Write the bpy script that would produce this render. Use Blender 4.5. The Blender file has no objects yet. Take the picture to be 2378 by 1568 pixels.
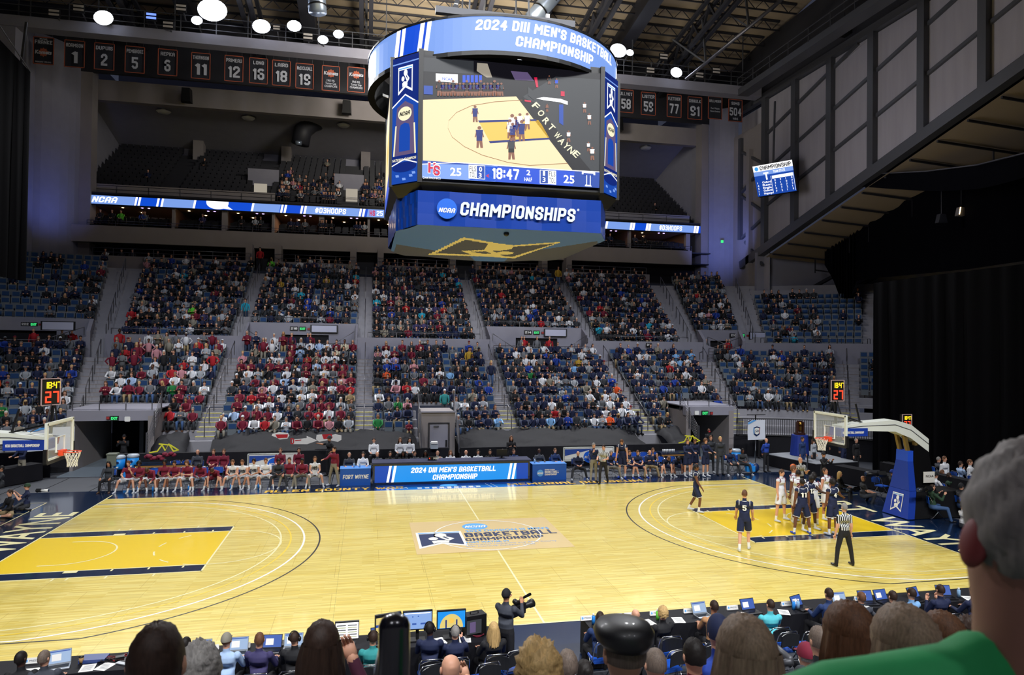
import bpy, math, random
import numpy as np
from mathutils import Vector, Matrix
random.seed(7)
PI = math.pi
SC = bpy.context.scene
COL = SC.collection
# ---------------------------------------------------------------- camera
CX, CY, CZ = -4.0988, -23.1839, 6.3793
YAW, PITCH, ROLL, FPX = 0.2066, 0.0130, 0.0120, 1605.98
FW = Vector((math.sin(YAW)*math.cos(PITCH), math.cos(YAW)*math.cos(PITCH), math.sin(PITCH)))
_r = FW.cross(Vector((0, 0, 1))).normalized(); _u = _r.cross(FW)
RT = _r*math.cos(ROLL)+_u*math.sin(ROLL); UP = -_r*math.sin(ROLL)+_u*math.cos(ROLL)
cam = bpy.data.cameras.new('camera'); camo = bpy.data.objects.new('camera', cam); COL.objects.link(camo)
cam.sensor_width = 36; cam.lens = 36*FPX/2378; cam.clip_start = 0.05; cam.clip_end = 300
camo.matrix_world = Matrix(((RT.x, UP.x, -FW.x, CX), (RT.y, UP.y, -FW.y, CY), (RT.z, UP.z, -FW.z, CZ), (0, 0, 0, 1)))
cam.dof.use_dof = True; cam.dof.focus_distance = 28; cam.dof.aperture_fstop = 5.0
SC.camera = camo
# ---------------------------------------------------------------- world, lights, exposure
W = bpy.data.worlds.new('world'); SC.world = W; W.use_nodes = True
W.node_tree.nodes['Background'].inputs[0].default_value = (0.55, 0.62, 0.95, 1)
W.node_tree.nodes['Background'].inputs[1].default_value = 0.055
SC.view_settings.view_transform = 'Standard'; SC.view_settings.look = 'None'
SC.view_settings.gamma = 1; SC.view_settings.use_curve_mapping = False
SC.view_settings.exposure = 0.0
SC.cycles.max_bounces = 5; SC.cycles.diffuse_bounces = 2; SC.cycles.glossy_bounces = 3
SC.cycles.transmission_bounces = 4; SC.cycles.transparent_max_bounces = 6
SC.cycles.caustics_reflective = False; SC.cycles.caustics_refractive = False
SC.cycles.sample_clamp_indirect = 4.0

def lamp(name, kind, loc, target, power, color, size=1.0, spot=60, blend=0.5, size_y=None):
    l = bpy.data.lights.new(name, kind); o = bpy.data.objects.new(name, l); COL.objects.link(o)
    l.energy = power; l.color = color
    if kind == 'SPOT':
        l.spot_size = math.radians(spot); l.spot_blend = blend; l.shadow_soft_size = size
    elif kind == 'AREA':
        l.size = size
        if size_y: l.shape = 'RECTANGLE'; l.size_y = size_y
    o.location = loc
    d = Vector(target)-Vector(loc); o.rotation_euler = d.to_track_quat('-Z', 'Y').to_euler()
    return o
COURT_P = 11300.0
for (x, y, z) in [(-22, 28, 28.4), (-15.2, 28, 28.4), (-7, 28, 28.4), (9, 28, 28.4), (15.5, 28, 28.4), (20, 28, 28.4),
                  (-20, -27, 28.5), (-12, -27, 28.5), (-4, -27, 28.5), (4, -27, 28.5), (12, -27, 28.5), (20, -27, 28.5)]:
    lamp('court_floodlight_beam', 'SPOT', (x, y, z), (x*0.45, -y*0.02, 0), COURT_P, (0.97, 0.98, 1.0), 0.5, 62, 0.45)
for x in (-24, -14, -4, 6, 16, 26):       # added fill spots that brighten the far stands
    lamp('stand_fill_light', 'SPOT', (x*0.9, 2, 28), (x*0.9, 19.5, 3.5), 4100, (0.76, 0.83, 1.0), 0.6, 64, 0.8)
for x in (-12, 4, 16): lamp('near_fill_light', 'SPOT', (x, -30, 29), (x*0.8, -17, 3), 3600, (0.9, 0.92, 1.0), 0.6, 60, 0.7)  # added fill that brightens the near rows and foreground heads
lamp('left_wall_uplight', 'SPOT', (-24.5, 31, 15.0), (-28, 34.8, 18.0), 330, (0.2, 0.28, 1.0), 0.3, 100, 1.0)
lamp('right_wall_uplight', 'SPOT', (25.5, 31, 15.0), (28.2, 36, 17.6), 1000, (0.22, 0.3, 1.0), 0.3, 110, 1.0)
lamp('rear_fill_light', 'SPOT', (0, 4, 27), (0, 36, 17), 2800, (0.88, 0.88, 1.0), 1.0, 110, 1.0)  # added soft fill lifting the upper rear walls, not a fitting
lamp('roof_fill_light', 'AREA', (2, 22, 26), (2, 30, 34), 4000, (0.95, 0.9, 0.8), 6)  # added fill from below that lifts the roof deck
lamp('gable_fill_light', 'AREA', (14, 14, 16), (29, 16, 22), 560, (0.93, 0.92, 1.0), 4)  # added fill that lifts the panelled gable wall

def ray(u, v): return FW+RT*((u-1189)/FPX)-UP*((v-784)/FPX)
def at(u, v, Y):
    d = ray(u, v); t = (Y-CY)/d.y; return Vector((CX+d.x*t, Y, CZ+d.z*t))
def gnd(u, v, z=0.0):
    d = ray(u, v); t = (z-CZ)/d.z; return Vector((CX+d.x*t, CY+d.y*t, z))
def atx(u, v, X):
    d = ray(u, v); t = (X-CX)/d.x; return Vector((X, CY+d.y*t, CZ+d.z*t))
def atd(u, v, dist): return Vector((CX, CY, CZ))+ray(u, v)*dist
def pix(p):
    d = Vector(p)-Vector((CX, CY, CZ)); z = d.dot(FW); return (1189+FPX*d.dot(RT)/z, 784-FPX*d.dot(UP)/z, z)

# ---------------------------------------------------------------- materials
def srgb(h):
    h = h.lstrip('#'); c = [int(h[i:i+2], 16)/255 for i in (0, 2, 4)]
    return tuple((x/12.92 if x <= 0.04045 else ((x+0.055)/1.055)**2.4) for x in c)+(1,)
MATS = {}
def mat(name, hexc, rough=0.6, metal=0.0, emit=0.0, noise=0.0, scale=3.0, bump=0.0, coat=0.0, spec=0.5, alpha=None, stretch=None):
    if name in MATS: return MATS[name]
    m = bpy.data.materials.new(name); m.use_nodes = True; nt = m.node_tree; b = nt.nodes['Principled BSDF']
    c = srgb(hexc); b.inputs['Base Color'].default_value = c; b.inputs['Roughness'].default_value = rough
    b.inputs['Metallic'].default_value = metal; b.inputs['Specular IOR Level'].default_value = spec
    if coat: b.inputs['Coat Weight'].default_value = coat; b.inputs['Coat Roughness'].default_value = 0.08
    if emit:
        b.inputs['Emission Color'].default_value = c; b.inputs['Emission Strength'].default_value = emit
        b.inputs['Base Color'].default_value = tuple(x*0.12 for x in c[:3])+(1,)
    if alpha is not None: b.inputs['Alpha'].default_value = alpha
    if noise or bump:
        tc = nt.nodes.new('ShaderNodeTexCoord'); nz = nt.nodes.new('ShaderNodeTexNoise'); nz.inputs['Scale'].default_value = scale
        nz.inputs['Detail'].default_value = 3
        src = tc.outputs['Object']
        if stretch:
            mp = nt.nodes.new('ShaderNodeMapping'); mp.inputs['Scale'].default_value = stretch
            nt.links.new(src, mp.inputs[0]); src = mp.outputs[0]
        nt.links.new(src, nz.inputs['Vector'])
        if noise:
            mx = nt.nodes.new('ShaderNodeMix'); mx.data_type = 'RGBA'
            mx.inputs[6].default_value = tuple(min(1, x*(1-noise)) for x in c[:3])+(1,)
            mx.inputs[7].default_value = tuple(min(1, x*(1+noise)) for x in c[:3])+(1,)
            nt.links.new(nz.outputs['Fac'], mx.inputs[0]); nt.links.new(mx.outputs[2], b.inputs['Base Color'])
        if bump:
            bp = nt.nodes.new('ShaderNodeBump'); bp.inputs['Strength'].default_value = bump
            nt.links.new(nz.outputs['Fac'], bp.inputs['Height']); nt.links.new(bp.outputs[0], b.inputs['Normal'])
    MATS[name] = m; return m

def wood_floor(name, base, dark, light, coat=0.6):
    """strip flooring: rows of narrow boards along X with their own tone, faint panel joints"""
    m = bpy.data.materials.new(name); m.use_nodes = True; nt = m.node_tree; b = nt.nodes['Principled BSDF']
    N = nt.nodes.new; L = nt.links.new
    tc = N('ShaderNodeTexCoord'); br = N('ShaderNodeTexBrick')
    br.inputs['Scale'].default_value = 1.0; br.inputs['Brick Width'].default_value = 0.95; br.inputs['Row Height'].default_value = 0.057
    br.inputs['Mortar Size'].default_value = 0.0; br.offset = 0.37; br.offset_frequency = 3
    br.inputs['Color1'].default_value = srgb(dark); br.inputs['Color2'].default_value = srgb(light); br.inputs['Bias'].default_value = 0.1
    L(tc.outputs['Object'], br.inputs['Vector'])
    mp = N('ShaderNodeMapping'); mp.inputs['Scale'].default_value = (0.6, 14, 1); L(tc.outputs['Object'], mp.inputs[0])
    nz = N('ShaderNodeTexNoise'); nz.inputs['Scale'].default_value = 1.6; nz.inputs['Detail'].default_value = 4; L(mp.outputs[0], nz.inputs['Vector'])
    rp = N('ShaderNodeValToRGB'); rp.color_ramp.elements[0].position = 0.3; rp.color_ramp.elements[0].color = (0.62, 0.56, 0.45, 1)
    rp.color_ramp.elements[1].position = 0.62; rp.color_ramp.elements[1].color = (1, 1, 1, 1); L(nz.outputs['Fac'], rp.inputs[0])
    mx = N('ShaderNodeMix'); mx.data_type = 'RGBA'; mx.blend_type = 'MULTIPLY'; mx.inputs[0].default_value = 0.55
    L(br.outputs['Color'], mx.inputs[6]); L(rp.outputs[0], mx.inputs[7])
    b2 = N('ShaderNodeTexBrick'); b2.inputs['Scale'].default_value = 1.0; b2.inputs['Brick Width'].default_value = 2.44; b2.inputs['Row Height'].default_value = 1.22
    b2.inputs['Mortar Size'].default_value = 0.008; b2.inputs['Color1'].default_value = (1, 1, 1, 1); b2.inputs['Color2'].default_value = (0.93, 0.93, 0.9, 1)
    b2.inputs['Mortar'].default_value = (0.7, 0.62, 0.5, 1); L(tc.outputs['Object'], b2.inputs['Vector'])
    m2 = N('ShaderNodeMix'); m2.data_type = 'RGBA'; m2.blend_type = 'MULTIPLY'; m2.inputs[0].default_value = 0.8
    L(mx.outputs[2], m2.inputs[6]); L(b2.outputs['Color'], m2.inputs[7]); L(m2.outputs[2], b.inputs['Base Color'])
    b.inputs['Roughness'].default_value = 0.28; b.inputs['Coat Weight'].default_value = coat; b.inputs['Coat Roughness'].default_value = 0.07
    MATS[name] = m; return m

# ---------------------------------------------------------------- mesh builder
def frame(d):
    d = Vector(d).normalized(); a = Vector((0, 0, 1)) if abs(d.z) < 0.9 else Vector((0, 1, 0))
    x = a.cross(d).normalized(); return x, d.cross(x)
TXT = {}
_O = '0,.8 0,5.2 .8,6 2.2,6 3,5.2 3,.8 2.2,0 .8,0 0,.8'
GLY = {'A': '0,0 0,5 1,6 2,6 3,5 3,0|0,2.5 3,2.5', 'B': '0,0 0,6 2.2,6 3,5.3 3,3.8 2.3,3.1 0,3.1|2.3,3.1 3,2.4 3,.7 2.2,0 0,0', 'C': '3,4.2 3,5.2 2.2,6 .8,6 0,5.2 0,.8 .8,0 2.2,0 3,.8 3,1.8', 'D': '0,0 0,6 2,6 3,5 3,1 2,0 0,0', 'E': '2.8,6 0,6 0,0 2.8,0|0,3 2.3,3', 'F': '2.8,6 0,6 0,0|0,3 2.3,3',
       'G': '3,4.4 3,5.2 2.2,6 .8,6 0,5.2 0,.8 .8,0 2.2,0 3,.8 3,2.7 1.7,2.7', 'H': '0,0 0,6|3,0 3,6|0,3 3,3', 'I': '0,0 0,6', 'K': '0,0 0,6|3,6 .3,3 3,0', 'L': '0,6 0,0 2.7,0', 'M': '0,0 0,6 2.2,2.2 4.4,6 4.4,0', 'N': '0,0 0,6 3,0 3,6', 'O': _O, '0': _O, 'P': '0,0 0,6 2.2,6 3,5.3 3,3.3 2.2,2.6 0,2.6', 'R': '0,0 0,6 2.2,6 3,5.3 3,3.6 2.2,2.8 0,2.8|1.6,2.8 3,0',
       'S': '3,4.5 3,5.2 2.2,6 .8,6 0,5.2 0,4 .8,3.2 2.2,2.8 3,2 3,.8 2.2,0 .8,0 0,.8 0,1.5', 'T': '0,6 3.2,6|1.6,6 1.6,0', 'U': '0,6 0,.8 .8,0 2.2,0 3,.8 3,6', 'V': '0,6 1.5,0 3,6', 'W': '0,6 1.1,0 2.3,4.8 3.5,0 4.6,6', 'Y': '0,6 1.6,2.8 3.2,6|1.6,2.8 1.6,0', '1': '0,5 1,6 1,0', '2': '0,4.8 0,5.2 .8,6 2.2,6 3,5.2 3,4 0,.9 0,0 3,0', '3': '0,5.2 .8,6 2.2,6 3,5.2 3,3.8 2.2,3.1 1,3.1|2.2,3.1 3,2.4 3,.8 2.2,0 .8,0 0,.8',
       '4': '2.3,0 2.3,6 0,2 3,2', '5': '3,6 0,6 0,3.5 2.2,3.5 3,2.8 3,.8 2.2,0 .8,0 0,.8', '6': '2.8,5.6 2.2,6 .8,6 0,5.2 0,.8 .8,0 2.2,0 3,.8 3,2.6 2.2,3.3 0,3.3', '7': '0,6 3,6 1,0', '8': '.8,3.1 0,3.9 0,5.2 .8,6 2.2,6 3,5.2 3,3.9 2.2,3.1 .8,3.1 0,2.3 0,.8 .8,0 2.2,0 3,.8 3,2.3 2.2,3.1', '9': '.2,.4 .8,0 2.2,0 3,.8 3,5.2 2.2,6 .8,6 0,5.2 0,3.5 .8,2.8 3,2.8',
       ':': '0,1.2 0,1.7|0,4.3 0,4.8', "'": '0,6 0,4.8', '#': '.8,0 1.2,6|2.2,0 2.6,6|0,2 3.2,2|0,4 3.4,4', '<': '2,5 0,3 2,1', '.': '0,0 0,.1', ',': '.3,0 0,-1', '-': '0,3 1.6,3'}
def block_geo(s, th, shear):
    v, f, x0 = [], [], th/2
    for ch in s:
        if ch == ' ': x0 += 2.6; continue
        w = 0
        for st in GLY[ch].split('|'):
            P = [tuple(float(a) for a in q.split(',')) for q in st.split()]; w = max(w, max(p[0] for p in P))
            for i, (a, b) in enumerate(zip(P[:-1], P[1:])):
                dx, dy = b[0]-a[0], b[1]-a[1]; L = math.hypot(dx, dy); ux, uy = dx/L*th/2, dy/L*th/2; ea = .41 if i > 0 else (1 if abs(dx*dy) < 1e-6 else .6); eb = .41 if i < len(P)-2 else (1 if abs(dx*dy) < 1e-6 else .6); n = len(v)
                if P[0] == P[-1]: ea = eb = .41
                if abs(dx*dy) < 1e-6 and abs(dx)+abs(dy) > 0:
                    if i > 0: q = P[i-1]; ea = 1 if abs((a[0]-q[0])*(a[1]-q[1])) < 1e-6 else .41
                    if i < len(P)-2: q = P[i+2]; eb = 1 if abs((q[0]-b[0])*(q[1]-b[1])) < 1e-6 else .41
                for p, e, sg in ((a, -ea, 1), (b, eb, 1), (b, eb, -1), (a, -ea, -1)): v.append((x0+p[0]+ux*e+uy*sg, p[1]+uy*e-ux*sg))
                f.append((n, n+1, n+2, n+3))
        x0 += w+th+.75
    v = np.array(v); v[:, 1] += th/2; v = v/(6+th); v[:, 0] += v[:, 1]*shear; v[:, 0] -= v[:, 0].min(); return v, f
def text_geo(s, bold=0.0, shear=0.0):
    k = (s, bold, shear)
    if bold >= 0.03 and k not in TXT and all(c in GLY or c == ' ' for c in s): TXT[k] = block_geo(s, 1.15+bold*5, shear)
    if k not in TXT:
        c = bpy.data.curves.new('t', 'FONT'); c.body = s; c.offset = bold; c.shear = shear; c.resolution_u = 2
        o = bpy.data.objects.new('t', c); me = o.to_mesh()
        v = np.array([x.co[:2] for x in me.vertices]) if len(me.vertices) else np.zeros((0, 2))
        f = [tuple(p.vertices) for p in me.polygons]
        o.to_mesh_clear(); bpy.data.objects.remove(o); bpy.data.curves.remove(c)
        if len(v):
            v[:, 0] -= v[:, 0].min(); h = 0.73
            v = v/h
        TXT[k] = (v, f)
    return TXT[k]
class MB:
    def __init__(s): s.v = []; s.f = []; s.m = []; s.ms = []; s.smooth = []
    def mi(s, m):
        if m not in s.ms: s.ms.append(m)
        return s.ms.index(m)
    def add(s, vs, fs, m, smooth=False):
        n = len(s.v); s.v.extend([tuple(v) for v in vs]); k = s.mi(m)
        for f in fs: s.f.append(tuple(i+n for i in f)); s.m.append(k); s.smooth.append(smooth)
    def box(s, c, d, m, rz=0.0, M=None):
        hx, hy, hz = d[0]/2, d[1]/2, d[2]/2; vs = []
        for x, y, z in ((-hx, -hy, -hz), (hx, -hy, -hz), (hx, hy, -hz), (-hx, hy, -hz), (-hx, -hy, hz), (hx, -hy, hz), (hx, hy, hz), (-hx, hy, hz)):
            if rz: x, y = x*math.cos(rz)-y*math.sin(rz), x*math.sin(rz)+y*math.cos(rz)
            p = Vector((x, y, z))
            if M is not None: p = M @ p
            vs.append((p.x+c[0], p.y+c[1], p.z+c[2]))
        s.add(vs, [(0, 3, 2, 1), (4, 5, 6, 7), (0, 1, 5, 4), (1, 2, 6, 5), (2, 3, 7, 6), (3, 0, 4, 7)], m)
    def hexa(s, p, m): s.add(p, [(0, 3, 2, 1), (4, 5, 6, 7), (0, 1, 5, 4), (1, 2, 6, 5), (2, 3, 7, 6), (3, 0, 4, 7)], m)
    def bar(s, a, b, w, m, h=None):
        a, b = Vector(a), Vector(b); x, y = frame(b-a); h = h or w
        o = [(-x*w/2-y*h/2), (x*w/2-y*h/2), (x*w/2+y*h/2), (-x*w/2+y*h/2)]
        s.add([a+q for q in o]+[b+q for q in o], [(0, 3, 2, 1), (4, 5, 6, 7), (0, 1, 5, 4), (1, 2, 6, 5), (2, 3, 7, 6), (3, 0, 4, 7)], m)
    def poly(s, pts, m): s.add(pts, [tuple(range(len(pts)))], m)
    def prism(s, pts, dv, m):
        n = len(pts); dv = Vector(dv); a = [Vector(p) for p in pts]
        s.add(a+[p+dv for p in a], [tuple(range(n))[::-1], tuple(range(n, 2*n))]+[(i, (i+1) % n, n+(i+1) % n, n+i) for i in range(n)], m)
    def tube(s, pts, r, m, n=8, cap=True, smooth=True, ry=None):
        pts = [Vector(p) for p in pts]; k = len(pts)
        rs = r if isinstance(r, (list, tuple)) else [r]*k
        vs = []; px = None
        for i, p in enumerate(pts):
            d = (pts[min(i+1, k-1)]-pts[max(i-1, 0)])
            if d.length < 1e-7: d = Vector((0, 0, 1))
            d.normalize()
            if px is None: x, y = frame(d)
            else:
                x = (px-d*px.dot(d))
                if x.length < 1e-5: x, y = frame(d)
                else: x.normalize(); y = d.cross(x)
            px = x
            q = ry[i]/rs[i] if ry and rs[i] > 1e-6 else 1
            for j in range(n):
                a = 2*PI*j/n; vs.append(p+x*(math.cos(a)*rs[i])+y*(math.sin(a)*rs[i]*q))
        fs = [(i*n+j, i*n+(j+1) % n, (i+1)*n+(j+1) % n, (i+1)*n+j) for i in range(k-1) for j in range(n)]
        if cap: fs += [tuple(range(n))[::-1], tuple(range((k-1)*n, k*n))]
        s.add(vs, fs, m, smooth)
    def loft(s, rings, m, n=10, smooth=True):
        """rings: (centre, xvec, yvec) with the half sizes in the vectors"""
        vs = []
        for c, x, y in rings:
            c, x, y = Vector(c), Vector(x), Vector(y)
            for j in range(n): a = 2*PI*j/n; vs.append(c+x*math.cos(a)+y*math.sin(a))
        k = len(rings)
        fs = [(i*n+j, i*n+(j+1) % n, (i+1)*n+(j+1) % n, (i+1)*n+j) for i in range(k-1) for j in range(n)]
        fs += [tuple(range(n))[::-1], tuple(range((k-1)*n, k*n))]
        s.add(vs, fs, m, smooth)
    def ball(s, c, r, m, nu=10, nv=6, M=None, smooth=True):
        r = r if isinstance(r, (tuple, list)) else (r, r, r); vs = []; c = Vector(c)
        for i in range(nv+1):
            t = PI*i/nv
            for j in range(nu):
                a = 2*PI*j/nu; p = Vector((r[0]*math.sin(t)*math.cos(a), r[1]*math.sin(t)*math.sin(a), r[2]*math.cos(t)))
                if M is not None: p = M @ p
                vs.append(c+p)
        fs = [(i*nu+j, (i+1)*nu+j, (i+1)*nu+(j+1) % nu, i*nu+(j+1) % nu) for i in range(nv) for j in range(nu)]
        s.add(vs, fs, m, smooth)
    def disc(s, c, x, y, m, n=24):
        c, x, y = Vector(c), Vector(x), Vector(y)
        s.poly([c+x*math.cos(2*PI*j/n)+y*math.sin(2*PI*j/n) for j in range(n)], m)
    def text(s, t, o, xd, yd, h, m, width=None, align='L', bold=0.02, shear=0.0, fn=None, off=None):
        v, f = text_geo(t, bold, shear)
        if not len(v): return 0
        w = v[:, 0].max()*h; k = (width/w) if width else 1.0
        W_ = w*k; x0 = {'L': 0, 'C': -W_/2, 'R': -W_}[align]
        o, xd, yd = Vector(o), Vector(xd), Vector(yd)
        if fn: s.add([fn(x*h*k+x0, y*h) for x, y in v], f, m)
        else:
            nd = xd.cross(yd).normalized()*(.0007 if bold >= .03 and t[0] in GLY else 0)
            s.add([o+nd*(i//4 % 6)+xd*(x*h*k+x0)+yd*(y*h) for i, (x, y) in enumerate(v)], f, m)
        return W_
    def mesh(s, name, loc=(0, 0, 0)):
        me = bpy.data.meshes.new(name); L = Vector(loc)
        me.from_pydata([(v[0]-L.x, v[1]-L.y, v[2]-L.z) for v in s.v], [], s.f)
        for m in s.ms: me.materials.append(m)
        me.polygons.foreach_set('material_index', s.m); me.polygons.foreach_set('use_smooth', s.smooth)
        me.update(); return me
    def build(s, name, parent=None, loc=None, label=None, cat=None, group=None, kind=None):
        """vertices are given in world coordinates unless the parent turns; loc = own origin"""
        L = Vector(loc) if loc is not None else Vector((0, 0, 0))
        base = L
        if parent is not None: base = WL.get(parent.name, Vector((0, 0, 0))) + L
        o = bpy.data.objects.new(name, s.mesh(name, base)); COL.objects.link(o); o.location = L
        WL[o.name] = base
        if parent is not None: o.parent = parent
        tag(o, label, cat, group, kind); return o
WL = {}
def tag(o, label=None, cat=None, group=None, kind=None):
    if label: o['label'] = label
    if cat: o['category'] = cat
    if group: o['group'] = group
    if kind: o['kind'] = kind
    return o
def thing(name, loc, label=None, cat=None, group=None, kind=None, rz=0.0, local=False):
    o = bpy.data.objects.new(name, None); COL.objects.link(o); o.location = loc; o.empty_display_size = 0.2
    o.rotation_euler = (0, 0, rz)
    WL[o.name] = Vector((0, 0, 0)) if (local or rz) else Vector(loc)
    return tag(o, label, cat, group, kind)
def dup(root, loc=None, rz=None, label=None, group=None, parent=None):
    c = root.copy(); COL.objects.link(c)
    if loc is not None: c.location = loc
    if rz is not None: c.rotation_euler = (0, 0, rz)
    if label: c['label'] = label
    if group: c['group'] = group
    if parent is not None: c.parent = parent
    for ch in root.children: dup(ch, parent=c)
    return c
def ST(name, mb): return mb.build(name, kind='structure')

# palette
M_WOOD = wood_floor('maple_strip_floor', '#f5dc72', '#ecd062', '#fbe88a')
M_LANE = mat('yellow_lane_paint', '#f6d11c', 0.3, coat=0.5, noise=0.04, scale=2, stretch=(0.5, 9, 1))
M_NAVYP = mat('navy_court_paint', '#0c2342', 0.22, coat=0.8, noise=0.1, scale=2, stretch=(0.5, 9, 1))
M_BLUEP = mat('blue_court_decal', '#0b4fae', 0.25, coat=0.7)
M_LINE = mat('cream_court_line', '#f6eeb6', 0.35, coat=0.4)
M_WLINE = mat('white_court_line', '#fbfaf0', 0.35, coat=0.4)
M_YLINE = mat('yellow_court_line', '#f0cd3c', 0.35)
M_BLINE = mat('black_court_line', '#1d1c20', 0.35)
M_GOLD = mat('gold_court_lettering', '#e8b83a', 0.35)
M_DECK = mat('dark_grey_deck_floor', '#474a51', 0.55, noise=0.12, scale=1.2)
M_CONC = mat('grey_concrete', '#8b8a96', 0.85, noise=0.10, scale=1.5, bump=0.05)
M_CONC2 = mat('tan_concrete', '#8f8887', 0.85, noise=0.10, scale=1.1, bump=0.05)
M_STEP = mat('concrete_step', '#97969c', 0.85, noise=0.12, scale=2)
M_NOSE = mat('yellow_step_nosing', '#c9c06a', 0.6)
M_DARK = mat('recess_shade_colour', '#131217', 0.9)  # near-black colour stands in for the shade inside openings and recesses
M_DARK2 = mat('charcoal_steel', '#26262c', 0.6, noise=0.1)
M_STEEL = mat('grey_painted_steel', '#55565b', 0.45, metal=0.3)
M_RAIL = mat('brushed_handrail', '#76757a', 0.35, metal=0.7)
M_DRAPE = mat('black_drape', '#14141a', 0.7, spec=0.25, noise=0.25, scale=2.5, bump=0.15)
M_CURT = mat('black_blackout_curtain', '#07070c', 0.95, spec=0.05, noise=0.3, scale=1.0, stretch=(6, 6, 0.3))
M_ROOF = mat('tan_roof_deck', '#a8967c', 0.9, noise=0.06, scale=0.6)
M_GABLE = mat('pale_ribbed_panel', '#a5a1a8', 0.8, noise=0.14, scale=2.0, stretch=(1, 1.2, 0.12))
M_CHROME = mat('chrome', '#c8c9cc', 0.18, metal=1.0)
M_BLACK = mat('black_plastic', '#101012', 0.45)
M_BLACKM = mat('black_matte', '#0a0a0c', 0.9, spec=0.1)
M_WHITE = mat('white_plastic', '#e9e9e6', 0.5)
M_GREYP = mat('grey_plastic', '#7f858c', 0.5)
M_SEATB = mat('blue_seat_fabric', '#1b4272', 0.8)
M_SEATG = mat('grey_seat_shell', '#6b7379', 0.6)
M_BLUEPL = mat('blue_vinyl', '#1c52b8', 0.4)
M_WIN = mat('warm_suite_wall', '#7b5a44', 0.8)
def em(name, h, s): return mat(name, h, 0.5, emit=s)
E_LB = em('led_light_blue', '#7fa4ee', 0.95); E_B = em('led_royal_blue', '#0f4fd8', 0.95); E_W = em('led_white', '#ffffff', 1.25)
E_NB = em('led_navy', '#05257c', 0.9); E_SKY = em('led_cyan_blue', '#1f95ef', 0.95); E_DB = em('led_deep_blue', '#1449b0', 0.9)
E_RED = em('led_crimson', '#cf1746', 1.0); E_COURT = em('led_court_image', '#f3dcae', 1.05); E_LANE = em('led_lane_image', '#f3c557', 1.0)
E_DK = em('led_dark_image', '#17161d', 0.8); E_GR = em('led_grey_image', '#3d4045', 0.8); E_CYAN = em('led_logo_cyan', '#49a6f2', 1.0)
E_SK = em('led_skin_image', '#8f5d48', 0.9); E_BRN = em('led_line_brown', '#93602c', 0.9); E_CR = em('led_cream', '#f6efc9', 1.0); E_MAU = em('led_mauve', '#6b5b83', 0.8)
E_FLOOD = em('floodlight_glare', '#e6edff', 14.0); E_YEL = em('led_amber_digits', '#ffd21e', 2.2); E_REDD = em('led_red_digits', '#ff3b22', 2.2)
E_GREEN = em('exit_sign_green', '#3fe07e', 1.2); E_WARM = em('warm_downlight', '#ffdba0', 6.0); E_VIO = em('violet_downlight', '#b79bff', 4.0)
E_DOOR = em('lit_corridor', '#c9bfae', 0.6)
# ================================================================ FLOOR AND COURT
m = MB(); m.box((4, 0, -0.07), (80, 60, 0.1), M_DECK); floor = ST('floor', m)
m = MB()
for x in range(-24, 28, 2):
    m.box((x+0.4, 10.6, -0.018), (0.03, 4.2, 0.006), M_BLACKM)
for x in (16.8, 19.2, 21.6): m.box((x, 0, -0.018), (0.03, 17, 0.006), M_BLACKM)
for x in (-18.9, -21.3): m.box((x, 3, -0.018), (0.03, 17, 0.006), M_BLACKM)
m.build('floor_joint', floor)
cf = MB(); cf.box((0, -0.35, -0.01), (36.0, 19.4, 0.02), M_NAVYP); cf = cf.build('floor_court_apron', kind='structure')
def flat(m, x0, y0, x1, y1, z, mt): m.poly([(x0, y0, z), (x1, y0, z), (x1, y1, z), (x0, y1, z)], mt)
HX, HY = 14.325, 7.62
_nx, _ny = 12, 12
for i in range(_nx):
    for j in range(_ny):
        xa, xb = -HX+2*HX*i/_nx, -HX+2*HX*(i+1)/_nx; ya, yb_ = -HY+2*HY*j/_ny, -HY+2*HY*(j+1)/_ny
        m = MB(); m.box(((xa+xb)/2, (ya+yb_)/2, 0.001), (xb-xa-0.003, yb_-ya-0.003, 0.004), M_WOOD); m.build('floor_panel', cf)
m = MB()
for s in (-1, 1):
    a, b = sorted((s*HX, s*8.535)); flat(m, a, -1.83, b, 1.83, 0.004, M_LANE)
m.build('lane_paint', cf)
m = MB()
for s in (-1, 1):
    a, b = sorted((s*HX, s*8.535))
    for q in (-1, 1):
        c, d = sorted((q*1.83, q*2.44)); flat(m, a, c, b, d, 0.004, M_NAVYP)
m.build('lane_border_paint', cf)
m = MB(); Z = 0.006
def line(x0, y0, x1, y1, mt=M_LINE, w=0.05, z=Z):
    d = Vector((x1-x0, y1-y0, 0)).normalized()*w/2; n = Vector((-d.y, d.x, 0))
    a, b = Vector((x0, y0, z)), Vector((x1, y1, z)); m.poly([a-n, b-n, b+n, a+n], mt)
def arc(cx, cy, r, a0, a1, mt=M_LINE, w=0.05, z=Z, n=48):
    for i in range(n):
        p = [a0+(a1-a0)*k/n for k in (i, i+1)]
        q = [(cx+rr*math.cos(t), cy+rr*math.sin(t), z) for t, rr in ((p[0], r-w/2), (p[1], r-w/2), (p[1], r+w/2), (p[0], r+w/2))]
        m.poly(q, mt)
line(-HX, HY+0.02, HX, HY+0.02, w=0.04); line(-HX, -HY-0.02, HX, -HY-0.02, M_LINE, w=0.04); line(0, -HY, 0, HY, w=0.05)
arc(0, 0, 1.8, 0, 2*PI, M_WLINE, n=64, z=0.012)
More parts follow.
